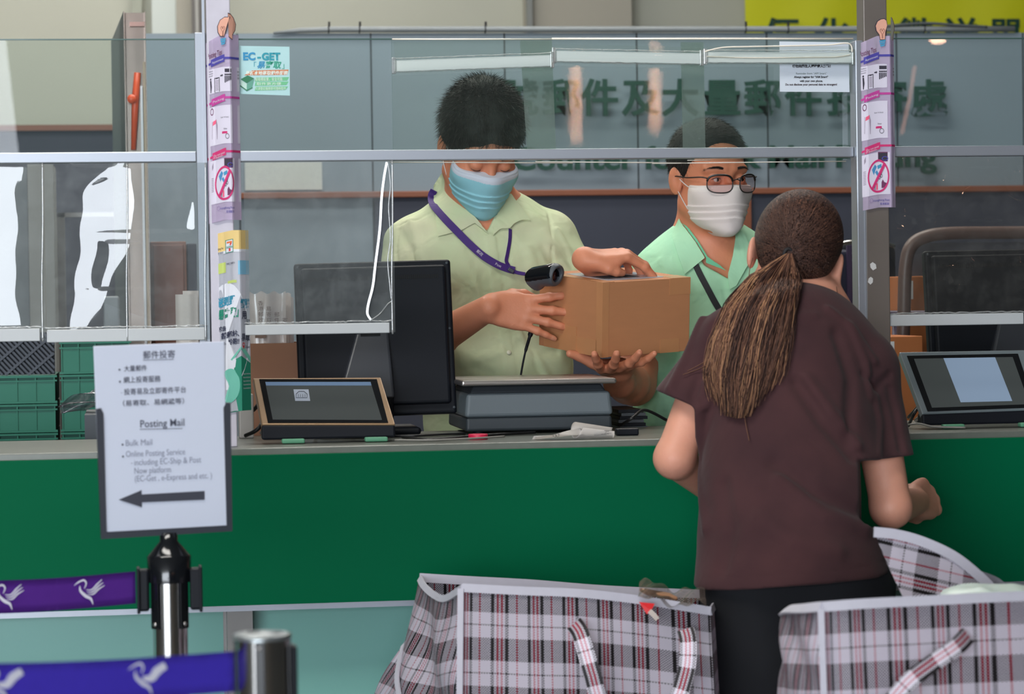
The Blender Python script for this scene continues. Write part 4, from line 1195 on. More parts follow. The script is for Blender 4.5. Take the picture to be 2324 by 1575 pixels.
# trousers
F = Field(); hy = -.50
F.u(p_frc(A(1735, 1330, hy), A(1870, 1310, hy), .100, .108, (0, 1, 0), .9), 0)
F.keep(p_plane((hem[0] + Vector((0, 0, .02))), -hn)); F.chain([A(1712, 1340, hy), Vector((A(1712, 1340, hy).x, hy + .02, .50)), Vector((A(1700, 1340, hy).x, hy, .07))], [.088, .085, .055], .03)
F.chain([A(1905, 1340, hy), Vector((A(1935, 1340, hy).x, hy + .05, .50)), Vector((A(1940, 1340, hy).x, hy + .04, .07))], [.095, .078, .055], .03)
F.keep(p_plane((hem[0] + Vector((0, 0, .07))), -hn)); F.disp.append(wrinkle(.004, 26, 40))
v, q = F.mesh((.2, -.75, 0), (.95, -.25, 1.0), .006); np_obj('trousers', v, q, mat('trouser_black', (14, 16, 22), .9, noise=.2, nscale=30), P3)
for x, y in ((A(1690, 1340, hy).x, hy), (A(1940, 1340, hy).x, hy + .04)):
    F = Field(); F.u(p_frc((x, y - .03, .045), (x, y + .16, .035), .044, .038, (0, 0, 1), .8)); F.u(p_rc((x, y, .06), (x, y, .1), .04, .045), .02); F.keep(p_plane((0, 0, .002), (0, 0, -1)))
    v, q = F.mesh((x - .08, y - .12, -.01), (x + .08, y + .26, .18), .007); np_obj('shoe', v, q, m_shoe, P3)
# hair of the customer: cap, combed strands to the tie, ponytail
hc = [mat('hair_brown_dark', (50, 33, 29), .6, spec=.22), mat('hair_brown', (82, 56, 46), .6, spec=.22), mat('hair_brown_light', (120, 84, 66), .6, spec=.25), mat('hair_blond_streak', (172, 128, 94), .6, spec=.25)]
F = Field(); F.u(p_loc(p_ell((0, .020, .036), (.0785, .099, .088)), HW)); F.u(p_loc(p_ell((0, .055, -.02), (.058, .052, .055)), HW), .03)
F.cut(p_loc(lambda P: -((P - V3(0, -.07, .075)) @ V3(0, -.8, -.6)), HW), .01)
for s in (-1, 1): F.cut(p_loc(p_ell((s * .082, .004, -.012), (.016, .026, .034)), HW), .006)
HF = F; c = HW @ Vector((0, .02, .02)); v, q = F.mesh(npv(c) - .14, npv(c) + .14, .003); cap = np_obj('hair', v, q, hc[0], P3)
tie = Vector(march(HF, [(1790, 572)], .004, -.9, .2)[0])
rs = random.Random(12); me = cap.data; off = wloc(cap); b = NB(); ps = me.polygons
starts = []
for _ in range(6500):
    f = ps[rs.randrange(len(ps))]; starts.append(f.center + off)
P = []; segs = 9
for s0 in starts:
    for i in range(segs): P.append(npv(s0.lerp(tie, i / (segs - 1) * rs.choice((.55, .8, 1.0)))))
P = np.array(P)
for _ in range(4):   # push the points back on to the scalp surface
    d = HF.ev(P); e = 1e-3
    g = np.stack([(HF.ev(P + np.eye(3)[k] * e) - d) / e for k in range(3)], 1); P = P - g * (d - .0024)[:, None] / np.maximum((g * g).sum(1), .3)[:, None]
P = P.reshape(len(starts), segs, 3); hw0 = npv(HW.translation)
for k, L in enumerate(P):
    mi = rs.choices((0, 1, 2), (5, 5, .25))[0]; pr = None
    for i, p in enumerate(L):
        d = L[min(i + 1, segs - 1)] - L[max(i - 1, 0)]; nn = p - hw0; s = np.cross(d, nn); s = s / (np.linalg.norm(s) + 1e-9) * .0012
        cu = (b.verts.new(p - s), b.verts.new(p + s))
        if pr: f = b.faces.new([pr[0], pr[1], cu[1], cu[0]]); f.material_index = mi; f.smooth = True
        pr = cu
build('hair', b, hc, P3)
b = NB(); tube(b, [tie + Vector((.008 * math.cos(a), .004 - .002 * math.sin(a), .012 * math.sin(a) - .006)) for a in [k * math.pi / 8 for k in range(16)]], .0035, 8, closed=True)
build('hair_tie', b, mat('hair_tie_black', (24, 20, 22), .7), P3)
ctrl = [(1791, 576, 7), (1756, 640, 56), (1728, 700, 73), (1705, 780, 80), (1688, 860, 76), (1676, 950, 50)]
gx, gy = np.arange(1540, 1880, 12), np.arange(560, 1020, 12)
GP = march(S3, [(x, y) for y in gy for x in gx], .003, -.9, .2).reshape(len(gy), len(gx), 3)[..., 1]
GH = march(HF, [(x, y) for y in gy for x in gx], .003, -.9, .2).reshape(len(gy), len(gx), 3)
def backY(x, y):
    fx = min(max((x - 1540) / 12, 0), len(gx) - 1.01); fy = min(max((y - 560) / 12, 0), len(gy) - 1.01); i, j = int(fx), int(fy); a, c = fx - i, fy - j
    v = lambda G: (G[j][i] * (1 - a) + G[j][i + 1] * a) * (1 - c) + (G[j + 1][i] * (1 - a) + G[j + 1][i + 1] * a) * c
    return min(v(GP), -.30)
b = NB()
for k in range(2200):
    u = rs.uniform(-1, 1); w = rs.random(); Lk = min(1.0, (1.0 - .16 * abs(u + .15) ** 1.5) * rs.choice((1, 1, .97, .92, .85, .78)) * rs.uniform(.95, 1.06))
    u2 = u + rs.uniform(-.3, .3); ph = rs.random() * 6.28; n = 16; pts = []; am = rs.uniform(2, 7)
    for i in range(n + 1):
        t = min(i / n * Lk * 5, 4.999); j = int(t); ft = t - j
        x0, y0_, w0 = ctrl[j]; x1, y1_, w1 = ctrl[j + 1]
        uu = u + (u2 - u) * i / n
        x = x0 + (x1 - x0) * ft + (w0 + (w1 - w0) * ft) * uu + am * math.sin(i * .55 + ph) * min(1, i / 4); y = y0_ + (y1_ - y0_) * ft - abs(uu) * 10 * min(1, i / 4)
        s_ = min(1, i / 5); tt = i / n
        th = (.030 * w * math.sqrt(max(0.05, 1 - uu * uu * .85)) * (1 - .45 * tt) + .002)
        Yb = backY(x, y); Yt = tie.y - .003 - .006 * w
        lag = (1 - s_) ** 1.5
        Y = (Yb - th - .02 * math.sin(math.pi * min(1, tt * 1.6)) * (1 - tt)) * (1 - lag) + Yt * lag
        pts.append(at(x, y, Y))
    q_ = math.sin(u * 9 + 1.2) + .6 * math.sin(u * 23 + w * 2) + rs.uniform(-.5, .5)
    wgt = ((6, 3, 1, .1) if q_ < -.35 else ((1.5, 4, 2.5, .5) if q_ < .75 else (.5, 2, 3.5, 2.2))) if u > -.8 else (.5, 2, 3, 2.5)
    if w < .5: wgt = (6, 3, .7, 0)
    mi = rs.choices((0, 1, 2, 3), wgt)[0]
    tube(b, pts, [.0009 * (1 - .6 * (i / n) ** 2) for i in range(n + 1)], 3, mi=mi, cap=False)
for st in ([(1650, 740), (1630, 790), (1600, 820), (1560, 842)], [(1655, 760), (1625, 812), (1590, 835), (1550, 850)], [(1700, 880), (1690, 940), (1700, 1000)], [(1708, 585), (1700, 620), (1702, 660), (1712, 700)], [(1898, 650), (1902, 690), (1896, 720)]):
    tube(b, catmull([at(x, y, backY(x, y) - .006 if x < 1890 and y > 700 else -.30) for x, y in st], 6), .0009, 3, mi=2, cap=False)
build('ponytail', b, hc, P3)
# ------------------------------------------------------------------ clerks' desk and what stands on it
m_black = mat('plastic_black', (18, 21, 28), 0.5, spec=0.2, noise=0.06, nscale=40)
m_black_g = mat('plastic_black_gloss', (16, 18, 22), 0.12)
m_dgrey = mat('plastic_dark_grey', (62, 68, 74), 0.5)
m_card = mat('cardboard', (192, 130, 88), 0.75, noise=0.07, nscale=18, stretch=(1, 1, 4))
m_paper = mat('paper_white', (214, 214, 214), 0.8)
m_ink = mat('ink_black', (28, 28, 32), 0.7)
m_steel = mat('steel_brushed', (176, 172, 170), 0.28, metal=.9)
m_chrome = mat('chrome', (190, 188, 186), 0.12, metal=1.0)
b = NB(); box(b, (at(556, 990, .5).x, .461, CT - .035), (3.0, .72, CT - .012), bev=.002)
for x in (-.4, 1.0, 2.8): box(b, (x, .66, 0), (x + .05, .71, CT - .036))
o = build('work_desk', b, mat('desk_laminate', (120, 118, 112), .5)); tag(o, 'grey laminate work desk joined to the back of the green counter', 'desk')

# parcel
par = thing('parcel', PM.translation, 'brown cardboard parcel sealed with clear tape, held up above the weighing scale', 'parcel')
b = NB(); box(b, (0, 0, 0), (Lx, Ly, Lz), PM, bev=.0015); build('carton', b, m_card, par)
m_tape = mat('tape_tan', (198, 138, 94), .28, noise=.05, nscale=30)
def tape(x0, y0, z0, x1, y1, z1):
    b = NB(); box(b, (x0, y0, z0), (x1, y1, z1), PM); build('tape', b, m_tape, par)
e_ = .0007
tape(-e_, -e_, .0, .016, .0, Lz + e_); tape(-e_, 0, 0, 0, .022, Lz)
tape(-2 * e_, Ly * .5 - .025, .0005, -e_ * .5, Ly * .5 + .025, .055); tape(-e_, .02, .0, 0, Ly - .02, .035)
tape(Lx - .055, -e_, Lz - .035, Lx, 0, Lz); tape(Lx * .66, -e_, 0, Lx * .66 + .05, 0, .03)
tape(0, 0, Lz, .03, Ly, Lz + e_); tape(Lx - .05, 0, Lz, Lx, .05, Lz + e_)
b = NB(); box(b, (.03, .03, Lz), (Lx - .05, Ly - .06, Lz + .0016), PM); lab = build('shipping_label', b, mat('label_sleeve', (176, 184, 196), .2, noise=.25, nscale=30), par, label='glossy white shipping label in a clear sleeve')
b = NB(); rs = random.Random(4)
for i in range(26): x = .04 + i * .0036; box(b, (x, .05, Lz + .0016), (x + rs.choice((.0008, .0016, .0024)), .10, Lz + .0019), PM)
build('barcode', b, m_ink, lab)

# barcode scanner in the clerk's hand
scn = thing('barcode_scanner', A(1205, 745, .60), 'black handheld barcode scanner held by the clerk against the parcel', 'scanner')
F = Field()
h0, h1 = A(1206, 629, .622), A(1254, 625, .580)
F.u(p_frc(h0, h1, .0200, .0235, (1, 1.1, 0), .9)); F.u(p_rc(h0 + Vector((.01, 0, .007)), h1 + Vector((.006, 0, .004)), .013, .020), .01)
F.u(p_rc(A(1218, 640, .625), A(1210, 738, .668), .0175, .0145), .018)
nose = (h1 - h0).normalized(); F.keep(p_plane(h1 + nose * .014, nose + Vector((0, 0, -.35))), .002)
F.cut(p_rc(h1 + nose * .004, h1 + nose * .04, .0135, .017), .003)
v, q = F.mesh(npv(A(1190, 770, .66)) - V3(.05, .2, .02), npv(A(1260, 600, .5)) + V3(.06, .1, .05), .0016)
zs = h0.z - .004
np_obj('scanner_body', v, q, [m_black_g, mat('rubber_grey', (70, 74, 80), .5)], scn, relax=1, midx=lambda C: ((C[:, 2] < zs - .004 + .15 * (C[:, 0] - h0.x)) | ((C - npv(h1)) @ npv(nose) > .008)).astype(int))
b = NB(); lathe(b, [(0, 0), (.011, 0), (.011, .001), (0, .001)], h1 + nose * .003, 20, axis=nose); build('scan_window', b, mat('scan_red', (60, 14, 16), .08), scn)
b = NB(); tube(b, catmull([A(1208, 744, .672), A(1202, 765, .668), A(1192, 800, .66), A(1184, 840, .65), A(1178, 880, .64)], 6), [.0055] * 6 + [.0035] * 6 + [.0022] * 13, 8); build('cord', b, m_black, scn)

# weighing scale
sx0, sx1 = at(1055, 950, .30).x, at(1392, 940, .30).x
scale_ = thing('weighing_scale', ((sx0 + sx1) / 2, .45, CT), 'grey electronic weighing scale with a steel platter under the parcel', 'scale')
def taper(bm, x0, x1, y0, y1, z0, z1, inset, mi=0, bev=.006):
    t = bmesh.new(); i = inset
    v = [t.verts.new(c) for c in ((x0, y0, z0), (x1, y0, z0), (x1, y1, z0), (x0, y1, z0), (x0 + i, y0 + i, z1), (x1 - i, y0 + i, z1), (x1 - i, y1 - i, z1), (x0 + i, y1 - i, z1))]
    for f in ((3, 2, 1, 0), (4, 5, 6, 7), (0, 1, 5, 4), (1, 2, 6, 5), (2, 3, 7, 6), (3, 0, 4, 7)): t.faces.new([v[k] for k in f])
    bmesh.ops.bevel(t, geom=list(t.edges), offset=bev, segments=3, affect='EDGES', profile=.5); merge(bm, t, None, mi)
b = NB(); taper(b, sx0 + .002, sx1 - .002, .30, .60, CT + .006, CT + .034, .001); build('base', b, mat('scale_dark', (44, 52, 58), .55), scale_)
b = NB(); taper(b, sx0, sx1, .298, .60, CT + .034, CT + .083, .005, bev=.008); build('housing', b, mat('scale_grey', (92, 102, 108), .55, bump=.05, bscale=500), scale_)
b = NB(); taper(b, sx0 + .012, sx1 - .012, .312, .59, CT + .082, CT + .098, .010, bev=.004); build('skirt', b, mat('scale_rubber', (40, 46, 52), .7), scale_)
b = NB(); taper(b, sx0 - .008, sx1 + .006, .285, .60, CT + .098, CT + .109, .001, bev=.005); build('platter', b, m_steel, scale_)
for x in (sx0 + .03, sx1 - .03):
    for y in (.32, .57): b = NB(); lathe(b, [(0, 0), (.012, 0), (.012, .008), (0, .008)], (x, y, CT - (0 if y < .46 else .012)), 16); build('foot', b, m_black, scale_)

# monitors seen from behind
def quadmat(TL, TR, BL, Yt, Yb):
    """local frame of a flat rectangle seen at these picture corners: x right, y down the face, z away from the camera"""
    a, b_, c = at(*TL, Yt), at(*TR, Yt), at(*BL, Yb)
    x = (b_ - a).normalized(); d = (c - a); W_ = (b_ - a).length; d2 = d - x * d.dot(x); H_ = d2.length; y = d2.normalized(); z = x.cross(y)
    return Matrix(((x.x, y.x, z.x, a.x), (x.y, y.y, z.y, a.y), (x.z, y.z, z.z, a.z), (0, 0, 0, 1))), W_, H_
def monitor(TL, TR, BL, Yt, Yb, label, neckx, foot):
    M, w, h = quadmat(TL, TR, BL, Yt, Yb)
    ft = M @ Vector((neckx, h + .02, .02)); t = thing('monitor', (ft.x, ft.y + .02, CT - foot), label, 'monitor')
    b = NB(); box(b, (0, 0, .0), (w, h, .024), M, bev=.006, seg=3); box(b, (.012, .012, -.014), (w - .012, h - .02, .004), M, bev=.007, seg=3); build('back_cover', b, m_black, t)
    b = NB(); box(b, (.006, .006, .0235), (w - .006, h - .006, .0255), M); build('display', b, mat('display_glow', (30, 40, 60), .1, emis=(70, 90, 130), estr=.3), t)
    b = NB()
    n = int((w - .05) / .0042)
    for i in range(n): x = .025 + i * .0042; box(b, (x, .032, -.0150), (x + .0022, .040, -.0125), M)
    build('vent', b, mat('vent_black', (8, 9, 11), .8), t)
    b = NB()
    for x, y in ((.008, .008), (w - .008, .008), (w - .008, h * .45), (w - .006, h - .012)): lathe(b, [(0, -.002), (.0028, -.002), (.0032, 0), (.0032, .002)], M @ Vector((x, y, -.0005)), 10, axis=M.to_3x3() @ Vector((0, 0, 1)))
    build('screw', b, m_dgrey, t)
    b = NB()
    t2 = bmesh.new(); P = [(neckx - .030, h * .46, -.018), (neckx + .036, h * .46, -.018), (neckx + .040, h * .9, -.045), (neckx - .075, h * .9, -.045)]
    top = [t2.verts.new(M @ Vector(p)) for p in P]; bot = [t2.verts.new(M @ Vector((p[0], p[1], p[2] + .035))) for p in P]
    for f in ((0, 1, 2, 3), (7, 6, 5, 4), (0, 4, 5, 1), (1, 5, 6, 2), (2, 6, 7, 3), (3, 7, 4, 0)): t2.faces.new([(top + bot)[k] for k in f])
    bmesh.ops.recalc_face_normals(t2, faces=t2.faces); bmesh.ops.bevel(t2, geom=list(t2.edges), offset=.006, segments=3, affect='EDGES', profile=.5); merge(b, t2, None, 0)
    build('stand_neck', b, mat('stand_grey', (60, 62, 68), .3), t)
    b = NB(); box(b, (neckx - .022, h * .475, -.021), (neckx + .018, h * .492, -.017), M); build('cable_slot', b, m_black_g, t)
    b = NB(); c = M @ Vector((neckx - .01, h * .9, .0)); zt = c.z; box(b, (c.x - .05, c.y - .02, CT - foot + .008), (c.x + .05, c.y + .03, zt + .01), bev=.006); box(b, (c.x - .10, c.y - .07, CT - foot + .001), (c.x + .10, c.y + .09, CT - foot + .016), bev=.006); build('stand_base', b, m_black, t)
monitor((667, 598), (1022, 588), (690, 950), .44, .40, 'black monitor seen from behind, left of the weighing scale', .150, 0)
monitor((2097, 569), (2480, 562), (2084, 905), .56, .52, 'black monitor seen from behind at the right end of the counter', .185, .012)

# customer facing tablets
def tablet(co, be, sc, bot, Yt, Yb, fcol, label, doc=None, icon=None, band_=None):
    TL, TR, BR, BL = co
    M, w, h = quadmat(TL, TR, BL, Yt, Yb)
    # keep the true outline of the face: corner points on the tilted plane
    n = M.to_3x3() @ Vector((0, 0, 1)); o = M.translation
    def on(p, off=0.0):
        d = (CF * FPX + CR * (p[0] - IMG_W / 2) - CU * (p[1] - IMG_H / 2)); t = (o - CAM).dot(n) / d.dot(n); return CAM + d * t - n * off
    t = thing('tablet', (on(bot).x, Yb, CT), label, 'tablet')
    b = NB(); slab(b, [on(p) for p in (TL, TR, BR, BL)], n * .016, bev=.002); build('frame', b, mat('tab_frame_' + str(fcol[0]), fcol, .35, metal=.4), t)
    b = NB(); bl, br = on(BL), on(BR); zt = CT + .008
    P = [bl + n * .001, br + n * .001, Vector((br.x, br.y - .002, zt)), Vector((bl.x, bl.y - .002, zt))]
    slab(b, P, (0, .035, 0), bev=.004); build('lower_body', b, m_black, t)
    b = NB(); slab(b, [on(p, .0008) for p in be], n * .002); build('bezel', b, m_black_g, t)
    b = NB(); slab(b, [on(p, .0012) for p in sc], n * .001); s = build('display', b, mat('tab_screen', (44, 46, 46), .16, emis=(66, 72, 72), estr=.55), t)
    if band_: b = NB(); slab(b, [on(p, .0015) for p in band_], n * .0004); build('status_bar', b, mat('tab_bar', (60, 75, 95), .2, emis=(100, 125, 155), estr=.6), s)
    if doc: b = NB(); slab(b, [on(p, .0016) for p in doc], n * .0004); build('document_page', b, mat('tab_doc', (70, 80, 92), .3, emis=(128, 148, 172), estr=.75), s)
    if icon:
        x, y = icon; b = NB(); slab(b, [on(p, .0016) for p in ((x - 18, y - 13), (x + 16, y - 13), (x + 20, y + 13), (x - 14, y + 13))], n * .0004)
        ic = build('home_icon', b, mat('tab_icon', (110, 115, 125), .3, emis=(140, 150, 165), estr=.5), s)
        b = NB(); L_ = [on(p, .002) for p in ((x - 12, y + 6), (x - 12, y - 2), (x - 6, y - 8), (x + 6, y - 8), (x + 13, y - 2), (x + 13, y + 6))]; tube(b, L_, .0006, 4, closed=True)
        for k in range(4): tube(b, [on((x - 7 + k * 5, y - 2), .002), on((x - 7 + k * 5, y + 4), .002)], .0005, 4)
        build('icon_outline', b, m_ink, ic)
    b = NB(); tube(b, catmull([bl + Vector((.01, .03, -.004)), Vector((bl.x + .02, bl.y + .06, CT + .01)), Vector((br.x - .02, br.y + .06, CT + .01)), br + Vector((-.01, .03, -.004))], 5), .003, 6)
    tube(b, [on(((TL[0] + TR[0]) / 2, TL[1] + 8)) + n * .016, Vector((on(((TL[0] + TR[0]) / 2, TL[1] + 8)).x, Yt + .06, CT + .004))], .004, 6); build('stand', b, m_steel, t)
    m = mat('pad_green', (88, 150, 118), .5)
    for k in (.16, .78):
        p = bl.lerp(br, k); b = NB(); box(b, (p.x - .004, p.y - .022, CT + .001), (p.x + .040, p.y - .001, CT + .010), bev=.003, seg=3); build('rubber_pad', b, m, t)
    return on
tablet(((574, 858), (864, 856), (897, 963), (594, 963)), ((588, 861), (855, 861), (881, 960), (608, 960)), ((602, 868), (841, 868), (867, 954), (619, 953)), (740, 990), .24, .13, (150, 122, 92), 'bronze framed tablet on a stand in front of the left monitor', icon=(684, 898), band_=((602, 868), (841, 868), (843, 876), (604, 876)))
tablet(((2041, 799), (2325, 794), (2374, 928), (2093, 939)), ((2058, 808), (2310, 803), (2350, 925), (2105, 934)), ((2074, 815), (2298, 811), (2336, 918), (2115, 926)), (2230, 960), .24, .12, (128, 140, 146), 'grey framed tablet showing a pale document at the right end of the counter', doc=((2141, 814), (2258, 812), (2297, 911), (2180, 914)))

# small things on the worktop
b = NB()
pa, pb2 = at(1235, 990, .06), at(1392, 985, .06)
def curl(u, v):
    a = math.radians(-110 + v * 300); r = .0165 - .0065 * u; x0_ = at(1300, 985, .06).x + .016 * (v - .6) ** 2 * 3
    return Vector((x0_ + (pb2.x - x0_) * u, .062 - math.sin(a) * r * 1.35 * -1, CT + r + .001 - math.cos(a) * r * .95))
grid(b, curl, 20, 30)
def tail_(u, v): return Vector((at(1212, 990, .05).x + u * .095, .030 + v * .055 + .01 * u, CT + .003 + .016 * u * u * (.3 + .7 * v) + .003 * math.sin(v * 5 + u * 4) + .004 * (1 - v)))
grid(b, tail_, 16, 10)
bmesh.ops.solidify(b, geom=b.faces[:], thickness=.0004)
rec = build('paper_slip', b, mat('receipt_paper', (226, 222, 218), .75)); tag(rec, 'curled white printed paper slip lying on the counter edge below the scale', 'paper')
b = NB()
for i in range(6):
    z = CT + .0155 - i * .0016; box(b, (pb2.x - .040, .0462, z), (pb2.x - .006 - (i % 3) * .005, .0468, z + .0006))
text(b, '<3,7', .008, frame_at((at(1250, 990, .05).x, .0285, CT + .006), (1, 0, .1), (0, -1, .3)))
build('lettering', b, m_ink, rec)
b = NB(); lathe(b, [(.010, 0), (.0185, 0), (.019, .001), (.019, .0095), (.0185, .0105), (.010, .0105), (.010, 0)], (at(1085, 985, .13).x, .13, CT), 28); o = build('tape_roll', b, mat('tape_pink', (206, 34, 74), .45)); tag(o, 'small bright pink tape roll lying flat in front of the scale', 'tape')
x0 = at(1396, 978, .16).x
b = NB(); box(b, (x0, .14, CT), (x0 + .044, .165, CT + .014), bev=.003); build_o = build('stapler', b, m_black); tag(build_o, 'small flat black stapler on the counter right of the curled paper', 'stapler')
def cable(pts, r, mt, label):
    b = NB(); tube(b, catmull(pts, 7), r, 8); o = build('cable', b, mt); return tag(o, label, 'cable')
m_cblk, m_cgry = mat('cable_black', (18, 18, 20), .5), mat('cable_grey', (128, 126, 120), .5)
z = CT + .004
def fl(x, y, Y, dz=0): p = at(x, y, Y); return Vector((p.x, Y, z + dz))
cable([fl(898, 0, .2), fl(950, 0, .10), fl(1010, 0, .12), fl(1062, 0, .18), fl(1150, 0, .24), fl(1200, 0, .27)], .003, m_cblk, 'black cable lying between the left tablet and the scale')
cable([fl(870, 0, .16, .004), fl(930, 0, .13, .006), fl(1000, 0, .20, .004), fl(1040, 0, .27)], .0024, m_cblk, 'thin black cable running back under the left monitor')
cable([fl(880, 0, .10), fl(960, 0, .07), fl(1050, 0, .09), fl(1130, 0, .14)], .002, m_cgry, 'thin grey cable near the counter edge in front of the scale')
cable([fl(540, 0, .19, .01), fl(575, 0, .17, .03), fl(590, 0, .30, .08), fl(560, 0, .42, .05)], .004, m_cblk, 'black cable looping down beside the left screen post')
cable([fl(1395, 0, .40, .004), fl(1420, 0, .34, .02), fl(1450, 0, .40, .034), fl(1500, 0, .44, .01)], .0032, m_cblk, 'black cable arching over papers right of the scale')
cable([fl(2050, 0, .20), fl(2066, 0, .15, .03), fl(2088, 0, .24, .05), fl(2050, 0, .34, .01)], .0032, m_cblk, 'black cable looping at the left side of the right tablet')
cable([fl(2030, 0, .16), fl(2070, 0, .12, .008), fl(2110, 0, .10, .002), fl(2180, 0, .08, 0)], .002, m_cgry, 'pale thin cable on the counter below the right tablet')
b = NB()
for i in range(7): zz = CT - .012 + i * .007; box(b, (at(1398, 950, .5).x + .003 * (i % 3), .47, zz), (at(1455, 950, .5).x + .004 * ((i * 2) % 3), .66, zz + .0062), mi=i % 2)
o = build('folder_stack', b, [m_black, m_dgrey]); tag(o, 'stack of black document trays on the desk right of the scale', 'tray')
b = NB(); xa, xb = at(541, 940, .40).x, at(574, 940, .40).x; box(b, (xa, .36, CT), (xb, .40, at(560, 893, .40).z), bev=.003); o = build('power_adapter', b, mat('adapter_white', (172, 166, 160), .5)); tag(o, 'upright off-white power adapter beside the left screen post', 'adapter')
# carton of printed plastic sleeves behind the left tablet
xa, xb = at(556, 840, .53).x, at(685, 840, .53).x; z0, z1 = CT - .012, at(620, 779, .53).z
cb = thing('open_carton', ((xa + xb) / 2, .6, z0), 'small open brown cardboard box holding plastic sleeves behind the left tablet', 'box')
b = NB()
for a, c in (((xa, .53, z0), (xb, .533, z1)), ((xa, .69, z0), (xb, .693, z1)), ((xa, .533, z0), (xa + .003, .69, z1)), ((xb - .003, .533, z0), (xb, .69, z1)), ((xa, .53, z0), (xb, .69, z0 + .003))): box(b, a, c)
build('carton', b, mat('cardboard_dull', (142, 100, 76), .8, noise=.06, nscale=20), cb)
m_sleeve = film_mat('sleeve_film', refl=.05, haze=.75, tint=(240, 235, 230), hazecol=(214, 202, 196), rough=.1)
rs = random.Random(8)
def sleeve_print(parent, x0, x1, z0, z1, Y):
    b = NB(); s = .010
    for i, tx in enumerate(('香港郵政', '易寄取', '郵件服務', '寄件')):
        x = x0 + (x1 - x0) * (.3 + .2 * i)
        for j, ch in enumerate(tx): text(b, ch, s * 1.1, frame_at((x, Y - .0012, z1 - .022 - j * .0115 - i * .012), (1, 0, 0), (0, -1, 0)))
    build('lettering', b, mat('print_brown', (96, 66, 60), .7), parent)
    b = NB(); box(b, (x0 + (x1 - x0) * .22, Y - .0014, z0 + .01), (x0 + (x1 - x0) * .48, Y - .001, z0 + .032)); build('printed_picture', b, mat('print_photo', (128, 104, 92), .7, noise=.6, nscale=90), parent)
for i in range(4):
    w0 = xa + .004 + i * .004; w1 = xb - .030 + i * .007; zt = at(620, 668 + i * 2, .56).z - .004 * (i % 2); Y = .545 + i * .03
    b = NB(); grid(b, lambda u, v: Vector((w0 + (w1 - w0) * u, Y + .005 * math.sin(u * 9 + i) + .004 * math.sin(v * 7 + u * 4), z0 + .004 + (zt - z0) * v + .003 * math.sin(u * 20 + i) * v)), 24, 20)
    o = build('plastic_sleeve', b, m_sleeve); tag(o, ['frontmost printed plastic sleeve standing in the open brown carton', 'second printed plastic sleeve standing in the open brown carton', 'third plastic sleeve standing in the open brown carton', 'rearmost plastic sleeve standing in the open brown carton'][i], 'plastic sleeve', 'sleeves in the open carton')
    if i == 0: sleeve_print(o, w0, w1, at(600, 778, .53).z, zt, Y - .008)
# white envelopes left of the post, cardboard behind
bx0, bx1 = at(398, 720, .7).x, at(470, 720, .7).x
for i in range(3):
    zt = at(430, (668, 660, 664)[i], .7).z; x0 = bx0 + i * .016; b = NB()
    grid(b, lambda u, v: Vector((x0 + (bx1 - bx0 - .02) * u, .66 + i * .02 + .004 * math.sin(u * 8 + i * 2), CT - .012 + (zt - CT + .012) * v)), 10, 10)
    o = build('envelope', b, mat('envelope_white', (206, 198, 192), .6)); tag(o, ('leftmost', 'middle', 'rightmost')[i] + ' of three off-white envelopes standing left of the poster-wrapped post', 'envelope', 'envelopes left of the post')
b = NB(); box(b, (bx0 - .01, .64, CT - .035), (bx1 + .03, .74, CT - .012)); box(b, (bx0, .70, 0), (bx0 + .03, .73, CT - .035)); o = build('side_shelf', b, m_dgrey); tag(o, 'small dark side shelf under the off-white envelopes', 'shelf')

# ------------------------------------------------------------------ behind the counter, left
cab = thing('cabinet', (at(383, 700, 2.4).x, 2.6, 0), 'brown wooden cabinet against the grey panelled partition, seen through the plastic curtain', 'cabinet')
b = NB(); xa, xb, z0_, z1_ = at(342, 650, 2.4).x, at(424, 650, 2.4).x, 0, at(383, 548, 2.4).z; box(b, (xa, 2.4, .02), (xb, 2.8, z1_), bev=.003); build('carcass', b, m_brown, cab)
b = NB(); box(b, (xa + .008, 2.385, .04), (xb - .008, 2.4, z1_ - .01), bev=.002); build('door', b, mat('wood_red', (112, 62, 44), .5, noise=.15, nscale=9), cab)
b = NB(); xa, xb = at(424, 650, 2.4).x, at(448, 650, 2.4).x; box(b, (xa + .002, 2.42, 0), (xb, 2.7, at(430, 552, 2.4).z), bev=.003); o = build('binder_rack', b, m_navy); tag(o, 'narrow dark blue rack standing between the brown cabinet and the post', 'rack')
b = NB(); xa, xb = at(226, 790, 2.0).x, at(283, 790, 2.0).x; taper(b, xa, xb, 2.0, 2.25, 0, at(255, 672, 2.0).z, .012); o = build('waste_bin', b, mat('bin_grey', (120, 126, 130), .5)); tag(o, 'tall light grey bin behind the left plastic curtain', 'bin')
b = NB(); xa, xb = at(-60, 600, 3.2).x, at(65, 600, 3.2).x; box(b, (xa, 3.2, 0), (xb, 3.6, at(0, 380, 3.2).z)); o = build('metal_locker', b, mat('locker_grey', (92, 98, 100), .5)); tag(o, 'grey metal locker at the far left behind the plastic curtain', 'locker')
b = NB(); xa, xb = at(66, 600, 3.0).x, at(124, 600, 3.0).x; box(b, (xa, 3.0, 0), (xb, 3.3, at(95, 372, 3.0).z)); o = build('film_stripe_slab', b, mat('film_stripe_beige', (130, 130, 124), .6)); tag(o, 'narrow beige-grey slab added for a stripe of doubled film at the far left', 'column')  # added slab standing in for a grey stripe of doubled film
b = NB(); xa, xb = at(124, 487, 3.4).x, at(290, 487, 3.4).x; box(b, (xa, 3.4, at(200, 492, 3.4).z), (xb, 3.44, at(200, 482, 3.4).z)); box(b, (xa, 3.4, 0), (xa + .03, 3.44, at(200, 482, 3.4).z)); o = build('rail_frame', b, m_alu_d); tag(o, 'thin grey metal rail in front of the dark board at the left', 'rail')
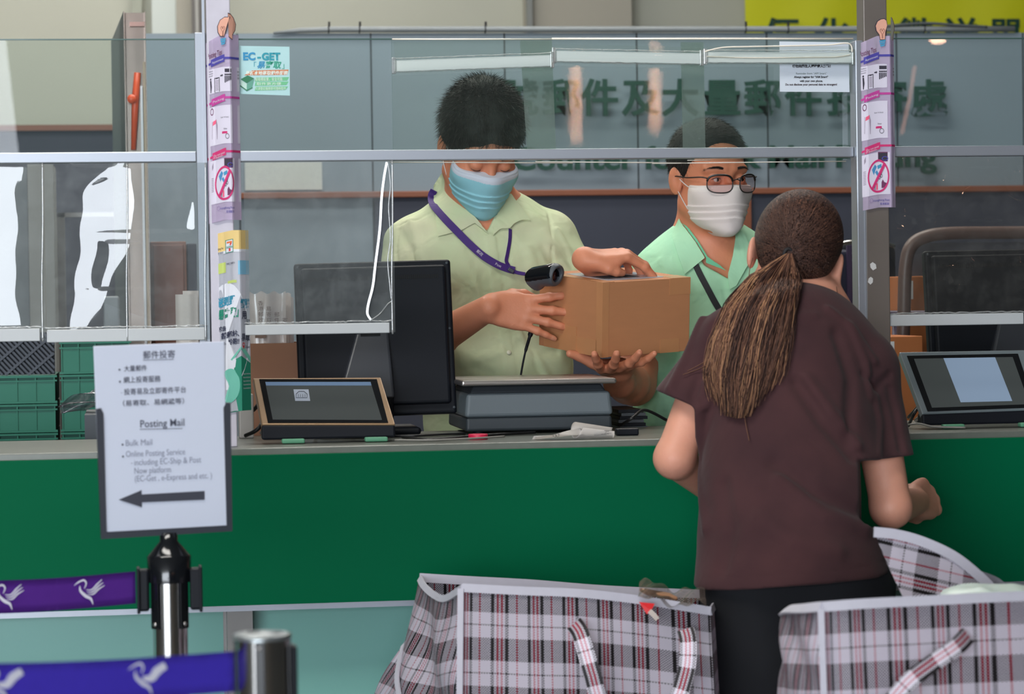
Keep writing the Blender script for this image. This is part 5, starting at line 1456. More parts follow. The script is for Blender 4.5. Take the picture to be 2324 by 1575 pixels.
# stainless column with a polished channel and reflections painted on as coloured strips
sc_ = thing('steel_column', (at(308, 340, 2.2).x, 2.3, 0), 'tall polished steel column with a painted-on orange reflection rising behind the upper glass pane', 'column')
xa, xb, zt = at(283, 200, 2.2).x, at(333, 200, 2.2).x, at(308, 27, 2.2).z
b = NB(); box(b, (xa, 2.22, 0), (xb, 2.42, zt)); box(b, (xa, 2.19, 0), (xa + .003, 2.22, zt)); box(b, (xb - .003, 2.19, 0), (xb, 2.22, zt)); build('channel', b, mat('steel_polished', (176, 160, 150), .14, metal=.8, noise=.3, nscale=3, stretch=(8, 8, 1)), sc_)
b = NB(); poly(b, [(xa, 2.19, zt), (xa, 2.19, 0), at(262, 990, 2.9) * 1.0, at(252, 95, 2.9)][:2] + [Vector((at(252, 200, 2.9).x, 2.9, 0)), Vector((at(252, 95, 2.9).x, 2.9, at(252, 95, 2.9).z))]); bmesh.ops.solidify(b, geom=b.faces[:], thickness=.004); build('side_sheet', b, mat('steel_side', (150, 160, 160), .4, metal=.2), sc_)
b = NB(); tube(b, [at(312, 165, 2.205), at(307, 230, 2.205), at(303, 340, 2.205)], [.009, .010, .007], 8); lathe(b, [(0, 0), (.012, 0), (.012, .012), (0, .012)], at(299, 225, 2.19), 16, axis=(0, -1, 0)); build('orange_reflection', b, mat('painted_reflection_orange', (226, 84, 40), .4), sc_)  # orange reflection in the steel, painted as a solid strip
for x0_, x1_, y0_, nm_, mm_ in ((319, 325, 195, 'painted_highlight', mat('highlight_white', (235, 238, 244), .3)), (326, 332, 140, 'beige_reflection', mat('painted_reflection_beige', (190, 170, 144), .4))):  # white highlight and beige reflection in the steel, painted as thin strips
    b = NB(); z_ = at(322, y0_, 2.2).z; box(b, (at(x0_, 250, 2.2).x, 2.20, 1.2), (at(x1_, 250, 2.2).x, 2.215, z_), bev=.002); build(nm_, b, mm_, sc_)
b = NB(); box(b, (at(294, 55, 2.21).x, 2.205, at(310, 60, 2.21).z), (at(331, 55, 2.21).x, 2.215, at(310, 50, 2.21).z)); build('bracket', b, mat('bracket_pink', (190, 150, 140), .4), sc_)
# green plastic crates
m_crate = mat('crate_green', (0, 112, 88), .5, noise=.08, nscale=10); m_crate_d = mat('crate_green_dark', (0, 84, 68), .6)
def crate(x0, x1, z0, z1, Y, label, mt=m_crate, md=m_crate_d):
    t = thing('plastic_crate', ((x0 + x1) / 2, Y + .2, z0), label, 'crate', 'green plastic crates stacked at the left')
    b = NB(); h = z1 - z0; box(b, (x0 + .006, Y + .006, z0), (x1 - .006, Y + .4, z1 - .002)); build('shell', b, md, t)
    b = NB(); box(b, (x0, Y - .004, z1 - h * .22), (x1, Y + .02, z1 - h * .17)); box(b, (x0, Y - .004, z1 - .005), (x1, Y + .02, z1)); box(b, (x0, Y - .002, z0), (x1, Y + .02, z0 + .005)); build('rim', b, mt, t)
    n = max(3, int((x1 - x0) / .042)); b = NB()
    for i in range(n + 1):
        x = x0 + .004 + (x1 - x0 - .012) * i / n; box(b, (x, Y - .001, z0), (x + .003, Y + .02, z1 - .003))
    build('rib', b, mt, t)
    b = NB(); box(b, (x0 + .006, Y + .003, z0 + .005), (x1 - .006, Y + .006, z1 - h * .22))
    build('side_panel', b, mt, t)
Yc = 1.5; zc = [at(100, y, Yc).z for y in (1250, 1175, 1100, 1050, 981, 915, 850, 775, 700)]
lv = 0
for i in range(len(zc) - 2):
    crate(at(-95, 900, Yc).x, at(130, 900, Yc).x, zc[i], zc[i + 1] - .002, Yc, 'green plastic crate in the leftmost stack, ' + ('lowest', 'second from the floor', 'third from the floor', 'just under the worktop level', 'third from the top', 'second from the top', 'directly under the black grid crate')[i]) if i < 6 else None
    crate(at(136, 900, Yc).x, at(300, 900, Yc).x, zc[i], zc[i + 1] - .002, Yc + .01, 'green plastic crate in the stack left of the grey bin, ' + ('lowest', 'second from the floor', 'third from the floor', 'just under the worktop level', 'third from the top', 'second from the top', 'on top')[i])
b = NB(); box(b, (at(-95, 900, Yc).x, Yc + .02, 0), (at(300, 900, Yc).x, Yc + .38, zc[0] - .001)); o = build('pallet_box', b, m_dgrey); tag(o, 'low dark platform under the stacked green crates', 'platform')
t = thing('grid_crate', (at(30, 850, Yc).x, Yc + .1, zc[6]), 'black plastic grid mat leaning on top of the leftmost crate stack', 'crate')
b = NB(); xa, xb, za, zb_ = at(-95, 850, Yc).x, at(124, 850, Yc).x, zc[6], at(60, 755, Yc).z
box(b, (xa, Yc + .03, za), (xb, Yc + .045, zb_)); build('board', b, mat('grid_dark', (44, 48, 56), .7), t)
b = NB()
def clipbar(bm, cx, cz, dx, dz, w, y0, y1):
    d = Vector((dx, 0, dz)).normalized(); L = 1.0; ts = []
    for k in range(-120, 121):
        p = Vector((cx, 0, cz)) + d * (k * .004)
        if xa <= p.x <= xb and za <= p.z <= zb_: ts.append(k * .004)
    if len(ts) < 4: return
    p0, p1 = Vector((cx, y0, cz)) + d * ts[0], Vector((cx, y0, cz)) + d * ts[-1]; n = Vector((-d.z, 0, d.x)) * w / 2
    slab(bm, [p0 - n, p1 - n, p1 + n, p0 + n], (0, y1 - y0, 0))
for i in range(-20, 24): clipbar(b, xa + i * .0125, zb_, .9, -1.0, .005, Yc + .020, Yc + .03)
for i in range(-2, 6): clipbar(b, xa + i * .055, za, 1.2, 1.0, .006, Yc + .016, Yc + .03)
build('grid', b, mat('grid_grey', (70, 76, 86), .6), t)
# crumpled clear plastic wrap behind the sign
b = NB(); q0, q1 = at(215, 865, .75), at(132, 935, .75)
def wrap(u, v):
    x = q0.x + .10 * (1 - u) + (q1.x - q0.x) * u * 1.0; zz = q0.z - .030 * u * u * 1.6 - v * (.055 - .03 * u) ; return Vector((x + .01 * v, .75 + .02 * math.sin(v * 9 + u * 5) + .05 * v, zz + .005 * math.sin(u * 17 + v * 11)))
grid(b, wrap, 26, 18); bmesh.ops.solidify(b, geom=b.faces[:], thickness=.0004)
o = build('plastic_wrap', b, film_mat('wrap_film', refl=.22, haze=.3, tint=(200, 200, 205), hazecol=(150, 150, 158), rough=.12)); tag(o, 'crumpled grey plastic wrap sticking out behind the direction sign', 'plastic wrap')
b = NB(); box(b, (at(215, 930, .7).x - .02, .62, 0), (at(215, 930, .7).x + .16, .9, at(215, 925, .75).z - .01)); o = build('wrap_bin', b, m_dgrey); tag(o, 'dark grey bin holding plastic wrap, mostly hidden by the direction sign', 'bin')

# ------------------------------------------------------------------ behind the counter, right
m_tube = mat('trolley_purple', (58, 44, 72), .45); m_tubeb = mat('trolley_brown', (92, 74, 70), .4, noise=.1, nscale=20)
tr = thing('cage_trolley', (at(2180, 800, 1.6).x, 1.6, 0), 'tubular cage trolley with a rounded brown top bar behind the right monitor', 'trolley')
b = NB(); Y = 1.6; a0 = at(2055, 800, Y)
tube(b, catmull([Vector((at(2048, 800, Y).x, Y, .05)), at(2050, 900, Y), at(2052, 700, Y), at(2056, 600, Y), at(2070, 556, Y), at(2105, 536, Y), at(2160, 529, Y), at(2260, 528, Y), at(2400, 527, Y)], 8), .017, 12); build('top_bar', b, m_tubeb, tr)
b = NB(); p = at(2245, 700, Y).x
for x in (at(2041, 700, Y).x + .0, p): tube(b, [Vector((x, Y + .03, .04)), Vector((x, Y + .03, at(2045, 715, Y).z))], .011, 10)
for y in (712, 880): tube(b, [at(2010, y, Y) + Vector((0, .03, 0)), at(2400, y, Y) + Vector((0, .03, 0))], .008, 8)
build('frame', b, m_tube, tr)
b = NB(); slab(b, [at(2060, 552, Y + .2), at(2400, 548, Y + .2), at(2400, 640, Y + .2), at(2060, 644, Y + .2)], (0, .02, 0)); build('back_panel', b, mat('trolley_panel', (72, 74, 84), .6), tr)
b = NB(); box(b, (at(1990, 860, 1.7).x, 1.66, .3), (at(2400, 860, 1.7).x, 2.1, .32)); build('shelf', b, m_tube, tr)
for px0, px1, y0, y1, Y, lb in ((2012, 2094, 764, 900, 1.30, 'orange-brown cardboard box on the floor behind the right tablet'), (2055, 2140, 627, 716, 1.75, 'cardboard box with a white label inside the cage trolley')):
    t = thing('cardboard_box', (at((px0 + px1) / 2, y1, Y).x, Y + .1, 0), lb, 'box'); b = NB(); z1 = at(px0, y0, Y).z; zlo = .33 if Y > 1.6 else .0
    box(b, (at(px0, y0, Y).x, Y, zlo), (at(px1, y0, Y).x, Y + .25, z1), bev=.002); build('carton', b, mat('cardboard_orange', (176, 106, 58), .7, noise=.08, nscale=12), t)
    b = NB(); xm = at(px0 + 10, y0, Y).x; box(b, (xm - .008, Y - .001, z1 - .06), (xm + .008, Y, z1 - .012)); build('label_strip', b, m_paper, t)
ch = thing('office_chair', (at(1935, 700, 1.7).x, 1.75, 0), 'dark office chair back with a chrome top edge behind the right screen post', 'chair')
b = NB(); Y = 2.35
F = Field(); F.u(p_box(at(1962, 650, Y), (.09, .03, .125), rad=.03)); v, q = F.mesh(npv(at(1962, 650, Y)) - .16, npv(at(1962, 650, Y)) + .16, .006); np_obj('backrest', v, q, mat('mesh_black', (30, 32, 42), .8), ch)
b = NB(); tube(b, catmull([at(1890, 600, Y - .03), at(1902, 562, Y - .03), at(1925, 550, Y - .03), at(1990, 549, Y - .03), at(2030, 560, Y - .03)], 6), .007, 8); build('back_rim', b, m_chrome, ch)
b = NB(); c = at(1962, 700, Y); tube(b, [Vector((c.x, Y + .04, .45)), Vector((c.x, Y + .04, c.z))], .02, 10); box(b, (c.x - .2, Y - .4, .42), (c.x + .2, Y + .02, .49), bev=.02); tube(b, [Vector((c.x, Y - .2, .08)), Vector((c.x, Y - .2, .42))], .025, 10)
build('seat', b, m_black, ch)
for k in range(5):
    a = k * 2 * math.pi / 5; b = NB(); e = Vector((c.x + .27 * math.cos(a), Y - .2 + .27 * math.sin(a), .06)); tube(b, [Vector((c.x, Y - .2, .09)), e], .014, 8); lathe(b, [(0, 0), (.02, 0.005), (.025, .025), (.02, .045), (0, .05)], (e.x, e.y, 0.0), 12); build('leg', b, m_black, ch)
t = thing('navy_bag', (at(1925, 640, 1.55).x, 1.56, 0.9), 'dark navy bag with a white printed mark hanging left of the right screen post', 'bag')
b = NB(); xa, xb = at(1880, 640, 1.5).x, at(1952, 640, 1.5).x; box(b, (xa, 1.55, at(1915, 700, 1.5).z + .01), (xb, 1.62, at(1915, 566, 1.5).z), bev=.012, seg=3); build('pouch', b, mat('bag_navy', (24, 26, 50), .6), t)
b = NB(); p = at(1918, 592, 1.54); text(b, 'VA', .030, frame_at((p.x, 1.546, p.z), (1, 0, 0), (0, -1, 0)), shear=.2); build('print_mark', b, mat('print_grey', (150, 156, 176), .6), t)
b = NB(); xm = at(1932, 600, 1.52).x; box(b, (xm - .006, 1.535, at(1930, 800, 1.5).z), (xm + .006, 1.545, at(1930, 556, 1.5).z)); build('strap', b, m_tube, t)
b = NB(); box(b, (at(1895, 700, 1.6).x, 1.5, at(1920, 716, 1.5).z - .004), (at(1960, 700, 1.6).x, 1.75, at(1920, 708, 1.5).z)); box(b, (at(1895, 700, 1.6).x, 1.7, 0), (at(1895, 700, 1.6).x + .02, 1.74, at(1920, 716, 1.5).z)); box(b, (at(1955, 700, 1.6).x, 1.7, 0), (at(1955, 700, 1.6).x + .02, 1.74, at(1920, 716, 1.5).z)); o = build('side_table', b, mat('table_white', (150, 148, 156), .5)); tag(o, 'white edged side table behind the right screen post', 'table')
F = None
# ------------------------------------------------------------------ clear plastic sheets of the screen
def ppm(Y, x=1162, y=700): return 1.0 / (at(x + 1, y, Y) - at(x, y, Y)).length
def smooth01(t): t = np.clip(t, 0, 1); return t * t * (3 - 2 * t)

def curtain(x0, x1, ytop, ybot, Y, patches, mt, name='plastic_curtain', parent=None, slope=.15, step=.003, amp=.0008, soft=10, seed=0):
    """hanging soft film; inside each patch (left and right outlines given by rows) the film turns towards the street side"""
    XA, XB = at(x0, ytop, Y).x, at(x1, ytop, Y).x; ZT, ZB = at((x0 + x1) / 2, ytop, Y).z, at((x0 + x1) / 2, ybot, Y).z
    nx, nz = max(8, int((XB - XA) / step)), max(8, int((ZT - ZB) / step)); rs = np.random.RandomState(seed)
    px = np.linspace(x0, x1, nx + 1); py = np.linspace(ytop, ybot, nz + 1)
    X, Yy = np.meshgrid(px, py); ins = np.zeros_like(X)
    for L, Rr, *hole in patches:
        kk = np.exp(-np.linspace(-2.5, 2.5, 41) ** 2); kk /= kk.sum(); sm = lambda a: np.convolve(np.pad(a, 20, mode='edge'), kk, mode='valid')
        l = sm(np.interp(py, [p[1] for p in L], [p[0] for p in L])); r = sm(np.interp(py, [p[1] for p in Rr], [p[0] for p in Rr]))
        jit = 3.0 * np.sin(py * .06 + seed)
        y0_, y1_ = min(p[1] for p in L), max(p[1] for p in L)
        m = smooth01((X - (l + jit)[:, None]) / soft + .5) * smooth01(((r + jit * .7)[:, None] - X) / soft + .5) * smooth01((Yy - y0_) / 12 + .5) * smooth01((y1_ - Yy) / 12 + .5)
        ins = ins * (1 - m) if hole else np.maximum(ins, m)
    g = -slope * ins; cell = (XB - XA) / nx
    h = np.cumsum(g, 1) * cell
    if patches: h -= h[:, -1:] * (np.arange(nx + 1) / nx)[None, :]
    for k in range(6):
        a, b_ = rs.uniform(.01, .06, 2); h += amp * rs.uniform(.4, 1) * np.sin(X * a + Yy * b_ * rs.choice((-1, 1)) * .7 + rs.rand() * 6)
    bm = NB(); grid(bm, lambda u, v: Vector((XA + (XB - XA) * u, Y + h[int(round(v * nz)), int(round(u * nx))], ZT + (ZB - ZT) * v)), nx, nz)
    return build(name, bm, mt, parent)

m_film = film_mat('curtain_film', refl=.05, haze=.10, tint=(236, 240, 240), hazecol=(196, 204, 206), scratch=.16)
m_film2 = film_mat('curtain_film_clear', refl=.04, haze=.03, tint=(244, 248, 246), scratch=.05)
m_edge = film_mat('film_edge', refl=.14, haze=.3, tint=(225, 228, 228), hazecol=(220, 222, 224), rough=.08)
m_bar = mat('bar_white', (182, 186, 188), .4)
SYc = SY - .022
def hang(x0, x1, yt, yb0, yb1, label, patches=(), mt=None, bars=None, edge=True, **kw):
    t = thing('plastic_curtain', ((at(x0, yb0, SYc).x + at(x1, yb0, SYc).x) / 2, SYc, at(x0, yb1, SYc).z), label, 'curtain')
    curtain(x0, x1, yt, yb1 - 1, SYc, list(patches), mt or m_film, 'film', t, **kw)
    for a, c in bars:
        b = NB(); p0, p1 = at(a, (yb0 + yb1) / 2, SYc), at(c, (yb0 + yb1) / 2, SYc); hh = (yb1 - yb0) / ppm(SYc) / 2
        box(b, (p0.x, SYc - .004, (p0.z + p1.z) / 2 - hh), (p1.x, SYc + .004, (p0.z + p1.z) / 2 + hh), bev=.0015); build('weight_bar', b, m_bar, t)
    b = NB(); z = at((x0 + x1) / 2, yb0 - 4, SYc).z; XA, XB = at(x0, yb0, SYc).x, at(x1, yb0, SYc).x; n = 60; rs = random.Random(int(x0) + 3)
    tube(b, [Vector((XA + (XB - XA) * i / n, SYc - .003 - .001 * rs.random(), z + .0012 * rs.uniform(-1, 1))) for i in range(n + 1)], .0014, 6); build('weld_seam', b, m_edge, t)
    if edge:
        for xe in edge:
            b = NB(); tube(b, catmull([at(xe, yt, SYc - .002), at(xe + 1, (yt * 2 + yb1) / 3, SYc - .004), at(xe - 1, (yt + 2 * yb1) / 3, SYc - .002), at(xe + 1, yb1, SYc - .004)], 8), .0017, 6); build('edge_strip', b, m_edge, t)
    return t
P1_ = ([(-200, 372), (-200, 748)], [(62, 372), (46, 450), (42, 520), (33, 600), (33, 680), (44, 748)])
P2_ = ([(268, 374), (236, 398), (180, 424), (182, 490), (178, 600), (165, 680), (156, 748)], [(292, 372), (306, 430), (302, 520), (276, 580), (250, 640), (214, 710), (176, 748)])
hang(-200, 97, 370, 748, 776, 'wrinkled clear plastic curtain at the far left edge, hanging below the rail', [P1_], bars=[(-200, 91)], edge=(96,), seed=2, slope=.085, amp=.0003)
hang(99, 470, 370, 746, 774, 'wide clear plastic curtain left of the poster-wrapped post, with a big white reflection', [P2_, ([(222, 548), (208, 600), (202, 655)], [(244, 548), (240, 600), (222, 655)], 1), ([(432, 395), (424, 525)], [(438, 395), (446, 525)])], bars=[(107, 465)], edge=(288, 466), seed=5, slope=.085, amp=.0003)
hang(552, 891, 364, 735, 758, 'clear plastic curtain hanging in front of the left monitor', [], bars=[(556, 884)], edge=(890,), seed=7, slope=.12, amp=.0002)
# gathered edge of that curtain: a bright bent fold
t = thing('curtain_fold', at(860, 730, SYc - .02), 'bright bent fold of clear plastic hanging at the open edge in front of the monitor', 'curtain')
b = NB(); L = catmull([at(x, y, SYc - .006) for x, y in ((878, 368), (872, 400), (866, 450), (862, 520), (852, 600), (846, 650), (836, 690), (834, 712), (842, 726))], 8)
strap(b, L, .0042, .0012, Vector((-.12, -1, .05))); build('fold', b, film_mat('film_fold', refl=.35, haze=.5, tint=(230, 230, 235), hazecol=(235, 238, 245), rough=.3), t)
b = NB(); L = catmull([at(x, y, SYc - .008) for x, y in ((880, 366), (886, 420), (882, 470), (886, 540), (880, 590), (884, 640), (888, 680))], 8); tube(b, L, .0011, 6)
L = catmull([at(x, y, SYc - .008) for x, y in ((842, 726), (862, 712), (880, 690), (889, 684))], 8); tube(b, L, .001, 6); build('crease', b, m_edge, t)
hang(2012, 2500, 356, 712, 738, 'clear plastic curtain right of the brown post in front of the right monitor', [([(2296, 380), (2300, 500)], [(2312, 380), (2318, 500)])], mt=film_mat('curtain_film_r', refl=.03, haze=.05, tint=(232, 232, 228), hazecol=(150, 150, 146), scratch=.12), bars=[(2014, 2322), (2330, 2500)], edge=(2013,), seed=9, slope=.12, amp=.0012)

# acrylic shield of the middle bay with turned-up curtain ends clipped on it
SYa = SY + .022
sh = thing('acrylic_shield', at(1415, 366, SYa), 'clear acrylic sheet taped over the middle bay of the screen, bright along its edges', 'shield')
b = NB(); za, zb_ = at(1415, 367, SYa).z, at(1415, 89, SYa).z; xa, xb = at(890, 230, SYa).x, at(1938, 230, SYa).x
grid(b, lambda u, v: Vector((xa + (xb - xa) * u, SYa, za + (zb_ - za) * v)), 8, 4)
build('sheet', b, film_mat('acrylic', refl=.0, haze=.035, tint=(230, 240, 235), hazecol=(150, 172, 162), scratch=.07, smear=.045), sh)
m_lit = mat('edge_light_painted', (250, 240, 224), .25, spec=1.0)  # whitish colour paints the light caught along clear plastic edges
for x0, x1, y, r in ((890, 1252, 89, .0015), (1252, 1936, 88, .0019)):
    b = NB(); p0, p1 = at(x0, y, SYa), at(x1, y, SYa); tube(b, [p0, p0.lerp(p1, .5), p1], r, 6); build('top_edge', b, m_lit, sh)
for x0, x1, y0, y1, r in ((884, 1300, 368, 370, .0010), (1215, 1560, 367, 370, .0011), (1480, 1920, 371, 366, .0010), (1560, 1612, 364, 363, .0008)):
    b = NB(); tube(b, [at(x0, y0, SYa), at((x0 + x1) / 2, (y0 + y1) / 2, SYa), at(x1, y1, SYa)], r, 6); build('bottom_edge', b, m_lit, sh)
m_tapeg = film_mat('strip_milky', refl=.03, haze=.17, tint=(220, 230, 224), hazecol=(170, 184, 178), scratch=.1)
for q in (((1180, 92), (1252, 92), (1262, 338), (1196, 338)), ((1545, 96), (1597, 96), (1601, 338), (1550, 338))):
    b = NB(); slab(b, [at(x, y, SYa - .004) for x, y in q], (0, .0008, 0)); build('tape_strip', b, m_tapeg, sh)
for k, (x0, y0, x1, y1, h, yt) in enumerate(((894, 150, 1253, 137, 25, 92), (1257, 127, 1592, 133, 24, 96), (1601, 130, 1937, 131, 24, 100))):
    t = thing('rolled_curtain', at((x0 + x1) / 2, 150, SYa - .01), ('leftmost', 'middle', 'rightmost')[k] + ' of three turned-up plastic curtain ends with pale bars taped over the middle bay', 'curtain', 'turned-up curtain ends')
    Yk = SY - .024; a, c = at(x0, y0, Yk), at(x1, y1, Yk); hh = h / ppm(Yk) / 2
    b = NB(); slab(b, [a - Vector((0, 0, hh)), c - Vector((0, 0, hh)), c + Vector((0, 0, hh)), a + Vector((0, 0, hh))], (0, .005, 0), bev=.001); build('weight_bar', b, mat('bar_pale', (236, 240, 240), .4), t)
    b = NB(); zt = at(x0, yt, Yk).z
    grid(b, lambda u, v: a.lerp(c, u) + Vector((0, -.004 - .010 * math.sin(v * math.pi), -hh - .004 + (zt - a.z + hh) * v * (1 + 0 * u))), 40, 14); build('film', b, film_mat('film_roll', refl=.05, haze=.08, tint=(242, 246, 244), hazecol=(170, 184, 178)), t)
    for dz, yy in ((hh + .003, 0), (-hh - .001, 0)):
        b = NB(); n = 40; rs = random.Random(k); tube(b, [a.lerp(c, i / n) + Vector((0, -.003, dz + .0006 * rs.uniform(-1, 1))) for i in range(n + 1)], .0010, 6); build('weld_seam', b, m_edge, t)
    if k == 2:
        b = NB(); tube(b, catmull([at(x, y, Yk - .012) for x, y in ((1600, 117), (1640, 108), (1700, 106), (1800, 104), (1880, 102), (1920, 98), (1932, 104), (1934, 118))], 8), .0014, 6)
        tube(b, catmull([at(x, y, Yk - .012) for x, y in ((1604, 128), (1700, 131), (1850, 130), (1900, 129), (1930, 124))], 8), .0012, 6); build('highlight_fold', b, m_lit, t)
    for xe in (x0, x1):
        b = NB(); p = at(xe, (y0 if xe == x0 else y1), Yk); box(b, (p.x - .004, Yk - .004, p.z - hh - .004), (p.x + .004, Yk + .006, p.z + hh + .006), bev=.0015); build('clip', b, m_edge, t)

# ------------------------------------------------------------------ posters and notices
def wtext(bm, s, x, y, h, Y, mi=0, wpx=None, align='LEFT', off=.0008, **kw):
    """lettering on an upright plane: x, y = start of the baseline in picture pixels, h = letter size in pixels"""
    p = at(x, y, Y); k = 1 / ppm(Y)
    text(bm, s, h * k, frame_at((p.x, Y - off, p.z), (1, 0, -.0), (0, -1, 0)), mi=mi, width=wpx * k if wpx else None, align=align, **kw)
def rect(bm, x0, y0, x1, y1, Y, off, mi):
    a, c = at(x0, y1, Y), at(x1, y0, Y); z0 = at((x0 + x1) / 2, y1, Y).z; z1 = at((x0 + x1) / 2, y0, Y).z
    poly(bm, [(a.x, Y - off, z0), (c.x, Y - off, z0), (c.x, Y - off, z1), (a.x, Y - off, z1)], mi)
def shape(bm, pts, Y, off, mi): poly(bm, [Vector((at(x, y, Y).x, Y - off, at(x, y, Y).z)) for x, y in pts], mi)

# square blue-green poster stuck on the glass
Yp = SY - .003
b = NB(); slab(b, [at(544, 213, Yp), at(658, 217, Yp), at(657, 106, Yp), at(544, 104, Yp)], (0, .001, 0)); 
pm = mat('poster_cyan', (176, 214, 216), .6, noise=.12, nscale=16)
ps_ = build('glass_poster', b, pm); tag(ps_, 'square pale blue-green parcel service poster stuck on the glass pane', 'poster')
b = NB(); wtext(b, 'EC', 551, 136, 23, Yp, 0, 27, bold=.0009, off=.0012); wtext(b, '-', 584, 136, 22, Yp, 1, 8, bold=.0009); wtext(b, 'GET', 594, 136, 22, Yp, 1, 41, bold=.0009, off=.0012)
wtext(b, '「', 565, 155, 17, Yp, 1); wtext(b, '易', 583, 154, 17.5, Yp, 0, bold=.0004, shear=.2); wtext(b, '寄取', 601, 154, 17.5, Yp, 2, bold=.0004, shear=.2); wtext(b, '」', 639, 155, 17, Yp, 2)
shape(b, [(554, 171), (652, 170), (655, 158), (572, 160)], Yp, .0005, 3); wtext(b, '最新本地寄取郵件服務', 557, 169.5, 9.6, Yp, 4, 94, bold=.0002, shear=.15)
for i, (y, c) in enumerate(((180, 5), (190, 5), (201, 5))): shape(b, [(578, y + 5), (652 - 2 * i, y + 3), (656 - i, y - 5), (580, y - 4)], Yp, .0005, c)
wtext(b, '智能櫃設置，安全可靠', 579, 183, 8, Yp, 4, 60); wtext(b, '取件更方便', 582, 193, 7, Yp, 4, 54); wtext(b, '只須登記服務即可隨時取件', 579, 204, 7.4, Yp, 4, 68)
shape(b, [(546, 180), (562, 171), (577, 178), (560, 189)], Yp, .0009, 6); shape(b, [(546, 181), (560, 190), (560, 205), (546, 194)], Yp, .0009, 7); shape(b, [(560, 190), (577, 179), (572, 199), (560, 205)], Yp, .0009, 8)
shape(b, [(545, 193), (560, 204), (573, 198), (573, 200), (560, 207), (545, 196)], Yp, .0012, 6)
build('print', b, [mat('pr_blue', (44, 140, 186), .6), mat('pr_teal', (40, 150, 168), .6), mat('pr_green', (40, 156, 128), .6), mat('pr_orange', (206, 120, 72), .6), mat('pr_white', (224, 234, 224), .6), mat('pr_lgreen', (110, 190, 140), .6), mat('pr_dgreen', (44, 120, 84), .6), mat('pr_cream', (190, 220, 208), .6), mat('pr_mid', (96, 160, 140), .6)], ps_)
# paper notice at the right of the middle bay
Yn = SY - .003
b = NB(); slab(b, [at(1770, 208, Yn), at(1928, 209, Yn), at(1926, 96, Yn), at(1769, 94, Yn)], (0, .0008, 0)); no_ = build('paper_notice', b, mat('notice_paper', (214, 222, 232), .7)); tag(no_, 'white printed personal data reminder taped to the glass left of the brown post', 'notice')
b = NB(); wtext(b, '切勿向陌生人透露個人資料！', 1798, 153, 7.6, Yn, 0, 90, bold=.0003); wtext(b, 'Reminder from “iAM Smart”', 1806, 169, 6.4, Yn, 1, 72); wtext(b, 'Always register for “iAM Smart”', 1802, 177, 6.4, Yn, 0, 80, bold=.0002)
wtext(b, 'with your own phone.', 1815, 186, 6.4, Yn, 0, 54, bold=.0002); wtext(b, 'Do not disclose your personal data to strangers!', 1782, 194, 6.2, Yn, 2, 121, bold=.0002)
build('lettering', b, [m_ink, mat('ink_grey', (90, 110, 104), .7), mat('ink_brown', (64, 48, 52), .7)], no_)

def wrap_poster(X0px, X1px, fold, ytl, ytr, yb, art, label, bgm, mats, bulbs=None, tilt=1.0):
    """paper bent round the front of a post; art(bm, put) draws on it with put(u, v, layer) -> point; u across 0..1, v = picture row"""
    Yq = SY - .036; xa, xb = at(X0px, 300, Yq).x, at(X1px, 300, Yq).x; w = xb - xa; k = 1 / ppm(Yq)
    zref = at((X0px + X1px) / 2, 0, Yq).z
    dx = (at((X0px + X1px) / 2 + 0, 500, Yq).x - at((X0px + X1px) / 2, 0, Yq).x)   # upright post: rows do not drift
    def put(u, v, off=0.0):
        x = xa + w * u
        if u < .22: y = Yq + (.22 - u) ** 1.4 * .10; 
        elif u > fold: y = Yq + (u - fold) * w * 1.3
        else: y = Yq + .0015 * math.sin((u - .22) * 6)
        sh = tilt * (-.010 * max(0, .5 - u) * 1.4 if True else 0)
        return Vector((x, y - off, zref - v * k + sh))
    t = None
    def top(u): return ytl + (ytr - ytl) * min(1, u / .5)
    b = NB(); V, fs = grid(b, lambda u, v: put(u, top(u) + (yb - top(u)) * v), 24, 30, smooth=False); bmesh.ops.solidify(b, geom=b.faces[:], thickness=-.0006)
    o = build('wrapped_poster', b, bgm, None, smooth=False); tag(o, label, 'poster')
    b = NB()
    def R_(u0, v0, u1, v1, mi, off=.0009):
        n = max(1, int((u1 - u0) / .05)); 
        for i in range(n):
            a, c = u0 + (u1 - u0) * i / n, u0 + (u1 - u0) * (i + 1) / n
            poly(b, [put(a, v1, off), put(c, v1, off), put(c, v0, off), put(a, v0, off)], mi)
    def T_(s, u, v, h, mi, wu=None, off=.0014, rise=0, **kw):
        t_ = text_bm(s, h, **kw)
        if not t_.verts: return
        ww = max(q.co.x for q in t_.verts); kx = (wu * (X1px - X0px) / ww) if wu else 1
        for q in t_.verts: q.co = put(u + q.co.x * kx / (X1px - X0px), v - q.co.y - rise * q.co.x * kx, off)
        merge(b, t_, None, mi)
    def E_(u, v, ru, rv, wd, mi, off=.0012, full=False):
        n = 36; 
        for i in range(n):
            a0, a1 = 2 * math.pi * i / n, 2 * math.pi * (i + 1) / n; q = (1 - wd)
            P = [put(u + ru * math.cos(a0), v + rv * math.sin(a0), off), put(u + ru * math.cos(a1), v + rv * math.sin(a1), off)]
            P += [put(u, v, off)] if full else [put(u + ru * q * math.cos(a1), v + rv * q * math.sin(a1), off), put(u + ru * q * math.cos(a0), v + rv * q * math.sin(a0), off)]
            poly(b, P, mi)
    def G_(pts, mi, off=.0012): poly(b, [put(u, v, off) for u, v in pts], mi)
    art(R_, T_, E_, G_, X0px, X1px)
    build('print', b, mats, o)
    return o, put
